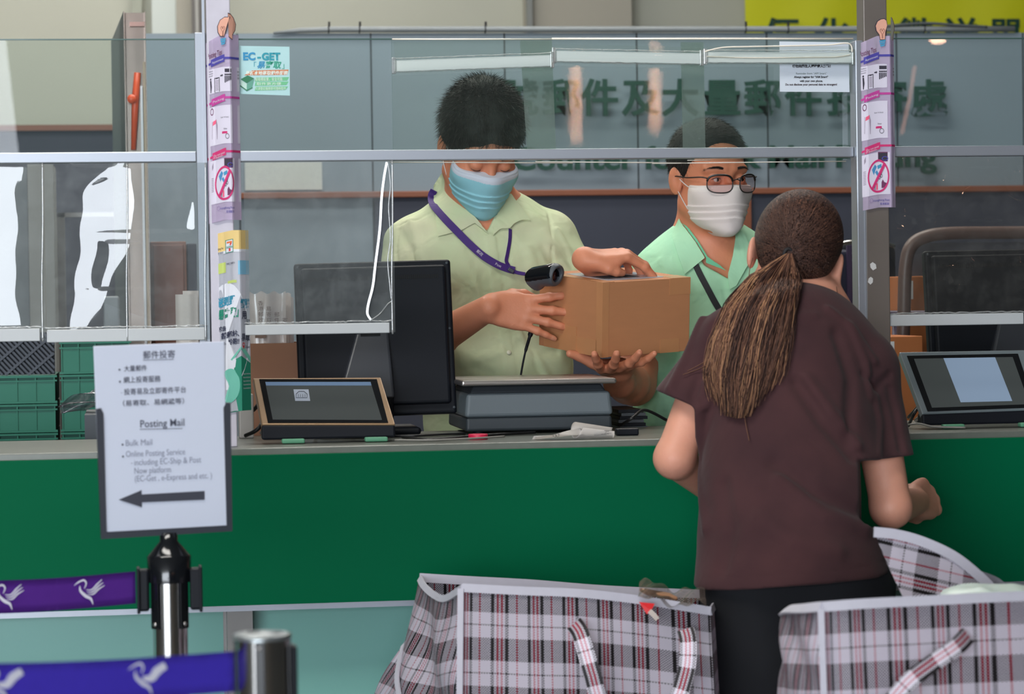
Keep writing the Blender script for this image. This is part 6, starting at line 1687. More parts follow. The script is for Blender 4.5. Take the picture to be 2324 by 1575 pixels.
pp = [mat('pp_white', (218, 212, 228), .7), mat('pp_blue', (72, 66, 158), .7), mat('pp_magenta', (190, 62, 150), .7), mat('pp_crimson', (206, 44, 112), .7), mat('pp_dark', (48, 42, 58), .7), mat('pp_plum', (110, 50, 90), .7),
      mat('pp_lilac2', (176, 150, 196), .7), mat('pp_sky', (70, 140, 190), .7), mat('pp_pink', (236, 92, 128), .7), mat('pp_grey', (150, 136, 156), .7), mat('pp_peach', (226, 168, 146), .7), mat('pp_cyan', (64, 150, 190), .7), mat('pp_brown', (150, 96, 80), .7)]
def art_tips(R_, T_, E_, G_, X0, X1, dy=0):
    U = lambda x: x / 82.0
    T_('Posting Tips', U(3), 122 + dy, 17, 5, wu=U(36), rise=.12, bold=.08)
    for y, c, lab in ((131, 1, 'Appointment'), (218, 2, 'Packing'), (337, 3, 'Do not post')):
        for k in range(8):
            u0, u1 = k / 8 * U(45), (k + 1) / 8 * U(45); f0, f1 = y - 4.5 + dy + 9 * (1 - k / 8), y - 4.5 + dy + 9 * (1 - (k + 1) / 8)
            G_([(u0, f0 + 2.5), (u1, f1 + 2.5), (u1, f1 - 2.5), (u0, f0 - 2.5)], c, .0011)
            if k >= 2: G_([(u0, f0 + 8), (u1, f1 + 8), (u1, f1 - 8), (u0, f0 - 8)], c, .0014)
        R_(U(45), y - 7 + dy, 1, y - 2 + dy, c, .0011)
        T_(lab, U(14), y + 4 + dy, 7, 0, wu=U(28), rise=.16, off=.0022)
    R_(U(6), 146 + dy, U(62), 200 + dy, 0); R_(U(6), 230 + dy, U(62), 315 + dy, 0); R_(U(6), 348 + dy, U(66), 444 + dy, 0)
    R_(U(76), 146 + dy, 1, 200 + dy, 0); R_(U(76), 230 + dy, 1, 315 + dy, 0); R_(U(76), 348 + dy, 1, 444 + dy, 0)
    R_(U(45), 150 + dy, U(61), 158 + dy, 4, .0013)
    for i in range(5): E_(U(46 + i * 3.4), 163 + dy, U(1.6), 2, 1, 4, .0016, True); R_(U(44.5 + i * 3.4), 166 + dy, U(47 + i * 3.4), 181 + dy - i * 1.5, 4, .0013)
    R_(U(19), 167 + dy, U(32), 199 + dy, 4, .0013); R_(U(20.5), 169 + dy, U(30.5), 199 + dy, 0, .0016); R_(U(23), 167 + dy, U(28), 170 + dy, 4, .0018)
    for i in range(7): R_(U(22), 173 + i * 3.4 + dy, U(29), 174.6 + i * 3.4 + dy, 9, .0018)
    G_([(U(34), 163 + dy), (U(38), 163 + dy), (U(38), 161 + dy), (U(41), 164.5 + dy), (U(38), 168 + dy), (U(38), 166 + dy), (U(34), 166 + dy)], 4)
    E_(U(10), 168 + dy, U(1.6), 2.4, 1, 4, .0014, True); G_([(U(8.6), 171 + dy), (U(11.6), 171 + dy), (U(12.6), 185 + dy), (U(11), 198 + dy), (U(9.4), 198 + dy)], 4)
    for i in range(3): T_(('Select', 'service', 'counter')[i], U(6), 152 + i * 5 + dy, 4.5, 4, wu=U(10))
    T_('Scan to book', U(33), 258 + dy, 4.6, 4, wu=U(20)); E_(U(12), 240 + dy, U(4), 8, .3, 5)
    G_([(U(12), 262 + dy), (U(22), 258 + dy), (U(25), 272 + dy), (U(24), 303 + dy), (U(11), 300 + dy)], 9); G_([(U(14), 262 + dy), (U(22), 259 + dy), (U(21), 268 + dy), (U(13), 271 + dy)], 8, .0016)
    T_('Sticker', U(40), 284 + dy, 5, 4, wu=U(9)); R_(U(36), 288 + dy, U(49), 293 + dy, 3, .0013); E_(U(49), 299 + dy, U(5), 6, .22, 4)
    T_('of dangerous', U(13), 345 + dy, 6, 0, wu=U(24), rise=.1, off=.002)
    R_(U(40), 347 + dy, U(61), 369 + dy, 5, .0013); R_(U(41), 349 + dy, U(60), 367 + dy, 4, .0015); E_(U(55), 362 + dy, U(7), 5, .3, 1, .0018)
    G_([(U(10), 360 + dy), (U(13), 352 + dy), (U(13), 364 + dy), (U(10), 370 + dy)], 9)
    E_(U(40), 402 + dy, U(24), 38, .13, 3, .0018)
    a = (U(24), 430 + dy), (U(55), 372 + dy); G_([(a[0][0], a[0][1] - 3), (a[0][0] + U(4), a[0][1] + 2), (a[1][0] + U(1), a[1][1] + 5), (a[1][0] - U(3), a[1][1] - 1)], 3, .0022)
    G_([(U(26), 385 + dy), (U(33), 374 + dy), (U(37), 380 + dy), (U(30), 398 + dy)], 7); G_([(U(38), 378 + dy), (U(47), 374 + dy), (U(48), 382 + dy), (U(39), 386 + dy)], 11)
    G_([(U(33), 392 + dy), (U(37), 388 + dy), (U(42), 398 + dy), (U(38), 402 + dy)], 7, .0014)
    E_(U(43), 406 + dy, U(2.4), 4, .35, 4, .0014); E_(U(47), 402 + dy, U(2.4), 4, .35, 4, .0014); G_([(U(49), 382 + dy), (U(51), 384 + dy), (U(47), 399 + dy), (U(46), 397 + dy)], 4, .0014)
    R_(U(35), 418 + dy, U(39), 433 + dy, 8, .0014); R_(U(31), 422 + dy, U(34), 433 + dy, 9, .0014); G_([(U(47), 430 + dy), (U(47), 416 + dy), (U(50), 410 + dy), (U(53), 416 + dy), (U(58), 418 + dy), (U(58), 428 + dy)], 5, .0014)
    for i in range(9): R_(U(8), 386 + i * 3.6 + dy, U(13), 387.6 + i * 3.6 + dy, 9, .0013)
    T_('Hongkong Post', U(28), 459 + dy, 6.5, 1, wu=U(36)); T_('香港郵政', U(43), 468 + dy, 6, 1, wu=U(20)); E_(U(24), 455 + dy, U(4), 5, .2, 6)
    for i in range(3): T_(('取件', '投寄', '服務')[i], U(77), 158 + i * 7 + dy, 5, 4, wu=U(5))
m_lilac = mat('poster_lilac', (222, 208, 232), .7, noise=.04, nscale=20)
def bulb(put, x, y, parent, rot_=0, half=1):
    """light bulb cut-out standing above the poster"""
    U = lambda d: x + d / 82.0
    b = NB(); P = ([(-4, 0), (-6, -12), (-13, -22), (-15, -34), (-10, -44), (-2, -49), (6, -50), (11, -46), (13, -34), (8, -18), (7, 0)] if half == 1 else [(-6, -4), (-12, -14), (-13, -28), (-6, -41), (6, -47), (20, -47), (11, -24), (4, -3)])
    poly(b, [put(U(a), y + c, .0030) for a, c in P], 1); poly(b, [put(U(a * .88 + .3), y - 24 + (c + 24) * .93, .0036) for a, c in P], 0)
    for i in range(3): poly(b, [put(U(-6 + i), y + 1 + i * 5, .004), put(U(8 - i), y - 1 + i * 5, .004), put(U(8 - i), y + 3 + i * 5, .004), put(U(-5 + i), y + 5 + i * 5, .004)], 2)
    tube(b, catmull([put(U(a), y + c, .0042) for a, c in ((0, -4), (0, -14), (-4, -22), (-1, -26), (1, -20), (3, -26), (6, -22), (2, -14), (2, -4))], 3), .0004, 4, mi=3)
    build('bulb_cutout', b, [pp[10], pp[4], pp[11], pp[12]], parent)
o, put = wrap_poster(1951, 2035, .86, 92, 82, 474, art_tips, 'lilac posting tips poster wrapped round the brown post at the right', m_lilac, pp); bulb(put, .62, 92, o)
b = NB(); shp = [(72, -8), (72, -58), (76, -56), (82, -46), (84, -34), (80, -16), (77, -4)]
poly(b, [put(a / 82., 96 + c, .001) for a, c in shp], 0); poly(b, [put((a + 2) / 82., 96 + c, .0004) for a, c in shp], 1); build('bulb_cutout', b, [mat('card_white', (216, 214, 196), .7), pp[12]], o)
def art_l(R_, T_, E_, G_, X0, X1): art_tips(R_, T_, E_, G_, X0, X1, -2)
o, put = wrap_poster(471, 546, .72, 86, 75, 485, lambda R_, T_, E_, G_, a, c: art_tips(R_, T_, E_, G_, a, c, 1), 'lilac posting tips poster wrapped round the upper part of the left pale post', m_lilac, pp); bulb(put, .50, 84, o, half=0)
b = NB(); shp = [(56, -6), (55, -60), (62, -58), (70, -50), (76, -36), (74, -22), (66, -10), (66, 0)]
poly(b, [put(a / 82., 88 + c, .003) for a, c in shp], 1); poly(b, [put((a * .9 + 6) / 82., 88 - 30 + (c + 30) * .93, .0036) for a, c in shp], 0); build('bulb_cutout', b, [pp[10], pp[4]], o)

cc_ = [mat('cs_yellow', (230, 200, 130), .65), mat('cs_white', (222, 224, 232), .65), mat('cs_green', (20, 130, 104), .65), mat('cs_teal', (46, 140, 170), .65), mat('cs_red', (214, 44, 44), .65), mat('cs_ink', (40, 44, 70), .65), mat('cs_orange', (236, 120, 50), .65), mat('cs_lime', (190, 206, 110), .65), mat('cs_sky', (130, 190, 220), .65), mat('cs_mint', (110, 190, 170), .65)]
def art_store(R_, T_, E_, G_, X0, X1):
    U = lambda x: x / 76.0
    R_(0, 508, 1, 550, 0); R_(0, 550, 1, 556, 1); R_(0, 575, U(22), 598, 7); R_(U(50), 575, 1, 606, 8); R_(U(26), 618, U(46), 624, 7, .001)
    R_(U(22), 527, U(40), 556, 2, .0012); R_(U(23.5), 528.5, U(38.5), 554.5, 1, .0016); R_(U(25), 531, U(37), 535, 6, .002); G_([(U(33), 535), (U(37), 535), (U(33), 543), (U(30), 543)], 4, .002); R_(U(29.5), 546, U(33.5), 553, 4, .002)
    R_(U(24), 540, U(38), 546, 1, .0023); T_('ELEVEn', U(24.4), 545.5, 6, 2, wu=U(13), off=.0026, bold=.2)
    T_('Hongkong Post', U(1), 545, 7, 5, wu=U(16)); T_('香港郵政', U(5), 555, 6, 5, wu=U(12)); T_('掃描了解更多', U(24), 582, 5, 5, wu=U(19))
    E_(U(22), 740, U(52), 118, 1, 1, .0007, True)
    T_('送到野', U(2), 670, 22, 3, wu=U(40), shear=.2, bold=.9); T_('易寄取」', U(2), 697, 23, 2, wu=U(48), shear=.15, bold=.9)
    T_('就去', U(2), 725, 12, 5, wu=U(18), bold=.4); T_('智郵站、', U(8), 742, 15, 5, wu=U(42), shear=.15, bold=.4); T_('7-ELEVEn.', U(2), 757, 9, 5, wu=U(18)); T_('拎啲!!', U(24), 759, 15, 5, wu=U(26), shear=.1, bold=.4)
    T_('網購', U(54), 678, 21, 3, wu=U(22), bold=.7); T_('用', U(57), 703, 19, 5, wu=U(11), bold=.5); T_('易寄', U(68), 718, 15, 5, wu=U(8), bold=.4); T_('易取', U(55), 752, 18, 5, wu=U(20), bold=.4)
    E_(U(60), 762, U(3), 5, .35, 4); G_([(U(58), 764), (U(62), 764), (U(60), 773)], 4); T_('7-Eleven', U(64), 770, 9, 5, wu=U(11))
    G_([(0, 800), (U(30), 792), (U(54), 765), (U(54), 770), (U(34), 797), (0, 808)], 9); G_([(U(54), 772), (1, 802), (1, 790), (U(60), 766)], 9)
    G_([(0, 806), (U(34), 797), (U(54), 786), (U(54), 908), (0, 908)], 2, .001); G_([(U(54), 786), (1, 803), (1, 908), (U(54), 908)], 2, .001)
    E_(U(26), 850, U(24), 38, 1, 9, .0013, True)
    for i in range(5): T_('Every parcel collected with ease', U(58), 828 + i * 8, 5, 1, wu=U(17))
o, put = wrap_poster(485, 561, .72, 512, 508, 908, art_store, 'colourful shop collection poster wrapped round the lower part of the left post', cc_[1], cc_)

# ------------------------------------------------------------------ direction sign on the queue post
Yg = -.86
def plane_on(o, n):
    def f(x, y, off=0.0):
        d = (CF * FPX + CR * (x - IMG_W / 2) - CU * (y - IMG_H / 2)); t = (o - CAM).dot(n) / d.dot(n); return CAM + d * t - n * off
    return f
gn = Vector((-.10, .99, .05)).normalized(); go = at(378, 1215, Yg); ong = plane_on(go, gn)
sg = thing('direction_sign', ong(378, 1222), 'white posting mail sign with a left arrow in a black frame on a post', 'sign')
b = NB(); slab(b, [ong(229, 1211), ong(518, 1198), ong(509, 775), ong(212, 786)], gn * .0025, bev=.001)
sheet = build('sheet', b, mat('sign_sheet', (198, 204, 220), .35), sg)
b = NB()
F3 = [(218, 928), (228, 926), (234, 938), (241, 1207), (514, 1192), (507, 925), (513, 914), (523, 914), (527, 1205), (229, 1223)]
f = b.faces.new([b.verts.new(ong(x, y, .003)) for x, y in F3]); bmesh.ops.triangulate(b, faces=[f]); r_ = bmesh.ops.extrude_face_region(b, geom=b.faces[:]); bmesh.ops.translate(b, verts=[v for v in r_['geom'] if isinstance(v, bmesh.types.BMVert)], vec=gn * .009); bmesh.ops.recalc_face_normals(b, faces=b.faces)
build('frame', b, mat('frame_black', (38, 42, 52), .45), sg)
gx_ = (ong(510, 1000) - ong(230, 1012)).normalized(); gk = 1 / ppm(Yg)
b = NB()
def st(s, x, y, h, wpx, mi=0, **kw):
    text(b, s, h * gk, frame_at(ong(x, y, .0008), gx_, -gn), mi=mi, width=wpx * gk, **kw)
st('郵件投寄', 324, 813, 19, 70, bold=.0001); st('大量郵件', 281, 842, 14, 50, bold=.0001); st('網上投寄服務', 280, 868, 15, 81, bold=.0001); st('投寄易及立即寄件平台', 281, 895, 15, 136, bold=.0001); st('（易寄取、易網遞等）', 268, 921, 14, 134, bold=.0001)
st('Posting Mail', 317, 970, 23, 97, bold=.00014)
for s_, x, y, h, w_ in (('Bulk Mail', 284, 1012, 19, 58), ('Online Posting Service', 285, 1037, 19, 130), ('including EC-Ship & Post', 304, 1056, 19, 147), ('Now platform', 304, 1075, 19, 80), ('(EC-Get , e-Express and etc. )', 305, 1093, 19, 170)): st(s_, x, y, h, w_, mi=1)
for x0, y0, x1 in ((324, 816, 394), (317, 973, 414)): poly(b, [ong(x0, y0 + 2, .0008), ong(x1, y0, .0008), ong(x1, y0 - 1.4, .0008), ong(x0, y0 + .6, .0008)])
for x, y in ((271, 839), (272, 866), (278, 1009), (279, 1036)): lathe(b, [(0, 0), (2.3 * gk, 0)], ong(x, y, .0009), 10, axis=-gn)
for x, y in ((274, 892), (297, 1052)): poly(b, [ong(x, y, .0008), ong(x + 4, y, .0008), ong(x + 4, y - 1.2, .0008), ong(x, y - 1.2, .0008)], 1)
build('lettering', b, [mat('ink_soft', (66, 68, 84), .7), mat('ink_faded', (130, 134, 152), .7)], sheet)
b = NB(); poly(b, [ong(x, y, .001) for x, y in ((269, 1134), (321, 1112), (321, 1122), (464, 1114), (464, 1134), (322, 1140), (322, 1151))]); build('arrow', b, mat('arrow_ink', (52, 54, 66), .7), sheet)

m_belt1 = mat('belt_purple', (104, 46, 164), .75, noise=.06, nscale=60); m_belt2 = mat('belt_violet', (84, 64, 206), .75, noise=.05, nscale=60)
m_logo = mat('logo_white', (214, 212, 226), .7)
def post_cap(t, c, r, z, small):
    pass
def bird(b, put, s=1.0, solid=False):
    """swallow-like bird mark: hooked head, three wing strokes, long tail"""
    def stroke(P, W, n=6):
        L = catmull([(p[0], p[1], 0) for p in P], n); m = len(L); Wd = np.interp(np.linspace(0, 1, m), np.linspace(0, 1, len(W)), W); pr = None
        for i, p in enumerate(L):
            d = (L[min(i + 1, m - 1)] - L[max(i - 1, 0)]).normalized(); nn = Vector((-d.y, d.x, 0)) * Wd[i] / 2; cu = (b.verts.new(put((p + nn).x, (p + nn).y)), b.verts.new(put((p - nn).x, (p - nn).y)))
            if pr: b.faces.new([pr[0], pr[1], cu[1], cu[0]])
            pr = cu
    stroke([(-.62, .28), (-.45, .40), (-.22, .47), (-.12, .34), (-.20, .14)], [.01, .06, .075, .06, .02])
    stroke([(-.38, .26), (-.36, .06), (-.14, -.16), (.06, -.28), (.15, -.52)], [.02, .10, .13, .10, .01])
    if solid: stroke([(-.14, .02), (.14, .0), (.34, .22), (.62, .38)], [.10, .24, .28, .22])
    else:
        for k in range(3): stroke([(-.14 + k * .03, .10 - k * .09), (.10 + k * .03, .08 - k * .09), (.32 + k * .03, .28 - k * .10), (.54 + k * .05, .46 - k * .12)], [.01, .055, .06, .02])
# post with the sign
qp = thing('queue_post', (go.x, Yg, 0), 'chrome queue barrier post carrying the direction sign, purple belt pulled out to the left', 'queue post')
cx, cy = at(386, 1400, Yg + .005).x, Yg + .005; R1 = 43 * gk; zz = lambda y: at(386, y, cy).z
b = NB(); lathe(b, [(R1 - .003, .02), (R1 - .003, zz(1318))], (cx, cy, 0), 40); build('pole', b, m_chrome, qp)
b = NB(); lathe(b, [(0, 0), (.16, 0), (.16, .012), (.14, .03), (.05, .045), (R1, .06), (0, .06)], (cx, cy, 0), 48); build('base', b, m_chrome, qp)
b = NB(); zc_ = zz(1262); lathe(b, [(R1 + .003, zz(1320)), (R1 + .004, zc_), (R1 + .001, zc_ + .003), (.014, zz(1228)), (.0135, zz(1208)), (0, zz(1208))], (cx, cy, 0), 32); build('cap', b, m_black_g, qp)
b = NB()
for a in range(4):
    an = math.radians(-63 + a * 42 if a < 3 else 90)
for an in (math.radians(222), math.radians(316)):
    q = Vector((cx + (R1 - .001) * math.cos(an), cy + (R1 - .001) * math.sin(an), 0)); M_ = Matrix.Translation(q) @ Matrix.Rotation(an + math.pi / 2, 4, 'Z')
    box(b, (-.009, -.003, zz(1424)), (.009, .004, zz(1300)), M_, bev=.002)
build('side_strap', b, m_black_g, qp)
b = NB()
for an in (math.radians(222), math.radians(316)):
    q = Vector((cx + (R1 + .002) * math.cos(an), cy + (R1 + .002) * math.sin(an), zz(1413))); lathe(b, [(0, .0015), (.003, .001), (.0035, 0)], q, 10, axis=(math.cos(an), math.sin(an), 0))
build('rivet', b, m_steel, qp)
for sgn in (-1, 1):
    b = NB(); xa = cx + sgn * (R1 + .001); z0_, z1_ = zz(1384), zz(1290); box(b, (min(xa, xa + sgn * .018), cy - .015, z0_), (max(xa, xa + sgn * .018), cy + .015, z1_), bev=.004); box(b, (min(xa + sgn * .014, xa + sgn * .019), cy - .02, z0_ - .003), (max(xa + sgn * .014, xa + sgn * .019), cy + .02, z1_ + .003), bev=.002); build('belt_clip', b, m_black, qp)
def belt(parent, xe, ye, Ye, xs, ys, Ys, h, mt, logos, solid, lab=None):
    a, c = at(xe, ye, Ye), at(xs, ys, Ys); n = 40
    def P(x): t = (x - c.x) / (a.x - c.x); return c.lerp(a, t)
    b = NB(); grid(b, lambda u, v: c.lerp(a, u) + Vector((0, .0008 * math.sin(u * 9), (v - .5) * h - .003 * math.sin(u * math.pi))), n, 4); bmesh.ops.solidify(b, geom=b.faces[:], thickness=.001); bl = build('belt', b, mt, parent)
    for lx in logos:
        t = (lx - xs) / (xe - xs); c0 = c.lerp(a, t); d = (a - c).normalized(); s = h * .78
        b = NB(); bird(b, lambda x, y: c0 + d * x * s + Vector((0, -.0022, y * s - .003 * math.sin(t * math.pi))), solid=solid); build('bird_logo', b, m_logo, bl)
belt(qp, 308, 1333, cy - .004, -90, 1357.5, cy - .10, .0495, m_belt1, (200, 16), False)
# nearer post
Y2 = -2.02; k2 = 1 / ppm(Y2); c2 = at(596, 1500, Y2); R2 = 62 * k2; z2 = lambda y: at(596, y, Y2).z; zt2 = z2(1437)
q2 = thing('queue_post', (c2.x, Y2, 0), 'nearest chrome queue barrier post with flat top, violet belt pulled out to the left', 'queue post')
b = NB(); lathe(b, [(R2 - .001, .02), (R2 - .001, zt2 - .004)], (c2.x, Y2, 0), 48); build('pole', b, m_chrome, q2)
b = NB(); lathe(b, [(0, 0), (.16, 0), (.16, .012), (.14, .03), (.05, .045), (R2, .06), (0, .06)], (c2.x, Y2, 0), 48); build('base', b, m_chrome, q2)
b = NB(); lathe(b, [(R2 + .001, zt2 - .006), (R2 + .0015, zt2 - .001), (R2 - .002, zt2), (R2 - .008, zt2 + .0005), (R2 - .009, zt2 - .002), (0, zt2 - .002)], (c2.x, Y2, 0), 48); build('cap', b, mat('cap_steel', (150, 156, 158), .3, metal=.7), q2)
b = NB()
for an in (math.radians(180), math.radians(262), math.radians(350)):
    q = Vector((c2.x + (R2 - .0015) * math.cos(an), Y2 + (R2 - .0015) * math.sin(an), 0)); M_ = Matrix.Translation(q) @ Matrix.Rotation(an + math.pi / 2, 4, 'Z'); box(b, (-.0055, -.002, zt2 - .2), (.0055, .002, zt2 - .006), M_, bev=.001)
build('side_strap', b, m_black_g, q2)
b = NB(); an = math.radians(262); lathe(b, [(0, .0015), (.002, .001), (.0024, 0)], (c2.x + (R2 + .0008) * math.cos(an), Y2 + (R2 + .0008) * math.sin(an), z2(1464)), 10, axis=(math.cos(an), math.sin(an), 0)); build('rivet', b, m_steel, q2)
b = NB(); box(b, (c2.x + R2, Y2 - .012, zt2 - .10), (c2.x + R2 + .007, Y2 + .012, z2(1466)), bev=.002); build('belt_clip', b, m_black, q2)
belt(q2, 532, 1524, Y2 - .006, -120, 1556, Y2 - .12, 90 * k2, m_belt2, (326, 0), True)

# ------------------------------------------------------------------ woven plaid bags
def plaid_mat():
    m = bpy.data.materials.new('woven_plaid'); m.use_nodes = True; nt = m.node_tree; b = nt.nodes['Principled BSDF']; N = nt.nodes.new; L = nt.links.new
    uv = N('ShaderNodeUVMap'); sp = N('ShaderNodeSeparateXYZ'); L(uv.outputs[0], sp.inputs[0])
    def ramp(src, period, stops, base):
        d = N('ShaderNodeMath'); d.operation = 'DIVIDE'; L(src, d.inputs[0]); d.inputs[1].default_value = period
        f = N('ShaderNodeMath'); f.operation = 'FRACT'; L(d.outputs[0], f.inputs[0])
        r = N('ShaderNodeValToRGB'); r.color_ramp.interpolation = 'CONSTANT'; e = r.color_ramp.elements
        e[0].position = 0; e[0].color = stops[0][1]; e[1].position = stops[1][0]; e[1].color = stops[1][1]
        for p, c in stops[2:]: x = e.new(p); x.color = c
        L(f.outputs[0], r.inputs[0]); return r.outputs[0]
    Wc, K, Rd = rgb(224, 218, 230), rgb(30, 24, 28), rgb(196, 22, 62)
    warp = ramp(sp.outputs[0], .059, [(0, K), (.085, Wc), (.15, Rd), (.20, Wc), (.26, Rd), (.31, Wc), (.37, K), (.46, Wc), (.67, Rd), (.71, Wc)], Wc)
    weft = ramp(sp.outputs[1], .078, [(0, K), (.47, Wc), (.715, K), (.745, Wc)], Wc)
    def cell(o, c): d = N('ShaderNodeMath'); d.operation = 'DIVIDE'; L(o, d.inputs[0]); d.inputs[1].default_value = c; f = N('ShaderNodeMath'); f.operation = 'FLOOR'; L(d.outputs[0], f.inputs[0]); return f.outputs[0]
    ad = N('ShaderNodeMath'); ad.operation = 'ADD'; L(cell(sp.outputs[0], .0021), ad.inputs[0]); L(cell(sp.outputs[1], .0021), ad.inputs[1])
    md = N('ShaderNodeMath'); md.operation = 'PINGPONG'; md.inputs[1].default_value = 1; L(ad.outputs[0], md.inputs[0])
    mx = N('ShaderNodeMix'); mx.data_type = 'RGBA'; L(md.outputs[0], mx.inputs[0]); L(warp, mx.inputs[6]); L(weft, mx.inputs[7]); L(mx.outputs[2], b.inputs['Base Color'])
    b.inputs['Roughness'].default_value = .55; b.inputs['Specular IOR Level'].default_value = .35
    bp = N('ShaderNodeBump'); bp.inputs['Strength'].default_value = .3; bp.inputs['Distance'].default_value = .0006; L(md.outputs[0], bp.inputs['Height']); L(bp.outputs[0], b.inputs['Normal'])
    return m
m_plaid = plaid_mat(); m_pipe_w = mat('binding_white', (186, 184, 196), .65, noise=.05, nscale=60)
def face_(parent, name, fn, nu, nv, su, sv, thick=.0012):
    b = NB(); grid(b, fn, nu, nv, uv=(su, sv)); bmesh.ops.solidify(b, geom=b.faces[:], thickness=thick); return build(name, b, m_plaid, parent)
def bez(P, t): L = len(P) - 1; j = min(int(t * L), L - 1); f = t * L - j; return _cr(P, j, f)
def _cr(P, i, t):
    p0, p1, p2, p3 = P[max(i - 1, 0)], P[i], P[i + 1], P[min(i + 2, len(P) - 1)]; t2, t3 = t * t, t ** 3
    return .5 * ((2 * p1) + (-p0 + p2) * t + (2 * p0 - 5 * p1 + 4 * p2 - p3) * t2 + (-p0 + 3 * p1 - 3 * p2 + p3) * t3)
def rimtube(parent, pts, w=.011, t=.0035, nrm=(0, -1, .2)):
    b = NB(); strap(b, catmull(pts, 6), w, t, Vector(nrm)); build('binding', b, m_pipe_w, parent)
# left bag
YF, YB = -.70, -.24
lb = thing('plaid_bag', (at(1330, 1500, YF).x, (YF + YB) / 2, 0), 'large open woven plaid carrier bag standing in front of the counter left of the customer', 'bag')
FT = [at(x, y, YF + d) for x, y, d in ((1048, 1335, .0), (1180, 1342, -.01), (1320, 1348, -.015), (1460, 1364, -.01), (1612, 1388, 0))]
BT = [at(x, y, YB + d) for x, y, d in ((952, 1312, 0), (1050, 1318, .01), (1200, 1326, .02), (1350, 1338, .02), (1480, 1345, .01), (1612, 1350, 0))]
def down(p, v, H, bulge=(0, 0)): 
    return Vector((p.x + bulge[0] * math.sin(v * math.pi * .6), p.y + bulge[1] * math.sin(v * math.pi * .9), p.z * (1 - v) + .01 * v))
wob = lambda u, v, a, s: a * (math.sin(u * 9 + v * 7 + s) + .6 * math.sin(u * 21 - v * 13 + s * 2)) * min(1, v * 5)
face_(lb, 'front_panel', lambda u, v: down(bez(FT, u), v, 0, (-.02 * (1 - u), -.045)) + Vector((0, wob(u, v, .0035, 0), 0)), 80, 80, .42, .86)
face_(lb, 'back_panel', lambda u, v: down(bez(BT, u), v, 0, (0, .04)), 60, 40, .46, .86)
ST = [FT[0], at(1010, 1358, YF + .12), at(985, 1350, YF + .25), at(962, 1330, YB - .08), BT[0]]
def lside(u, v):
    p = bez(ST, u); q = down(p, v, 0); bl = math.sin(min(1, v * 2.2) * math.pi / 2) * math.sin(u * math.pi * .5 + .0) * .115
    fo = .012 * math.sin(u * 12 + v * 22) * math.exp(-((v - .16) / .12) ** 2)
    return q + Vector((-bl * (.35 + .65 * min(1, v * 3)) + fo - .02 * v, fo * .5, 0))
face_(lb, 'side_panel', lside, 50, 90, .40, .86)
RT = [FT[-1], at(1622, 1370, (YF + YB) / 2), BT[-1]]
face_(lb, 'side_panel', lambda u, v: down(bez(RT, u), v, 0, (.02, 0)), 20, 30, .44, .86)
rimtube(lb, [p + Vector((0, -.002, .001)) for p in FT], .014); rimtube(lb, [p + Vector((0, -.002, .001)) for p in BT], .016); rimtube(lb, [p + Vector((0, -.002, 0)) for p in ST], .012, nrm=(-.6, -1, .3)); rimtube(lb, RT, .012, nrm=(1, -.2, .3))
rimtube(lb, [down(FT[0], v, 0, (-.02, -.045)) + Vector((-.002, -.003, 0)) for v in (0, .1, .2, .4, .7, .99)], .010, .005, (-.3, -1, 0))
rimtube(lb, [lside(.8, .13) + Vector((-.004, -.004, 0)), lside(.62, .18) + Vector((-.006, -.006, 0)), lside(.45, .235) + Vector((-.006, -.006, 0))], .010, .004, (-.8, -1, 0))
rimtube(lb, [lside(.45, .22) + Vector((-.006, -.006, 0)), lside(.2, .215) + Vector((-.006, -.006, 0)), lside(.02, .225) + Vector((-.002, -.006, 0))], .010, .004, (-.6, -1, 0))
def hnd(P, w, nrm, nm='handle'):
    b = NB(); strap(b, catmull(P, 10), w, .003, Vector(nrm)); return build(nm, b, m_plaid, lb if nm == 'handle' else rb)
fp = lambda x, y, o: at(x, y, YF - .05 - o)
hnd([fp(1303, 1416, -.012), fp(1316, 1436, .01), fp(1330, 1480, .022), fp(1344, 1530, .03), fp(1368, 1600, .03), fp(1430, 1640, .03), fp(1520, 1610, .022), fp(1556, 1530, .012), fp(1562, 1460, .004), fp(1556, 1428, -.010)], .028, (-.35, -1, .2))
pk = thing('clear_package', at(1520, 1370, YF - .01), 'small clear plastic packet with a red corner on the left plaid bag rim', 'packet')
b = NB(); PQ = [at(1452, 1328, -.60), at(1600, 1352, -.60), at(1603, 1386, -.73), at(1448, 1368, -.73)]
grid(b, lambda u, v: PQ[0].lerp(PQ[1], u).lerp(PQ[3].lerp(PQ[2], u), v) + Vector((0, 0, .004 * math.sin(u * 21 + v * 8) + .006 * math.sin(u * 9) + .006)), 40, 16); bmesh.ops.solidify(b, geom=b.faces[:], thickness=.0005)
build('wrapper', b, film_mat('packet_film', refl=.14, haze=.25, tint=(226, 224, 220), hazecol=(170, 160, 150), rough=.08), pk)
b = NB(); box(b, (0, 0, 0), (.055, .04, .007), Matrix.Translation(at(1468, 1352, -.68)) @ rot(8, 4, 12), bev=.003); build('content', b, mat('packet_tan', (170, 124, 92), .5), pk)
b = NB(); poly(b, [at(1450, 1366, -.742), at(1486, 1370, -.742), at(1478, 1386, -.745), at(1468, 1394, -.745)], 0, (0, .001, 0)); build('corner_flap', b, mat('flap_red', (214, 36, 40), .4), pk)
b = NB(); strap(b, [at(1474, 1386, -.746), at(1486, 1398, -.75), at(1492, 1406, -.752)], .008, .001, (0, -1, 0)); build('tag', b, mat('tag_beige', (180, 168, 160), .6), pk)
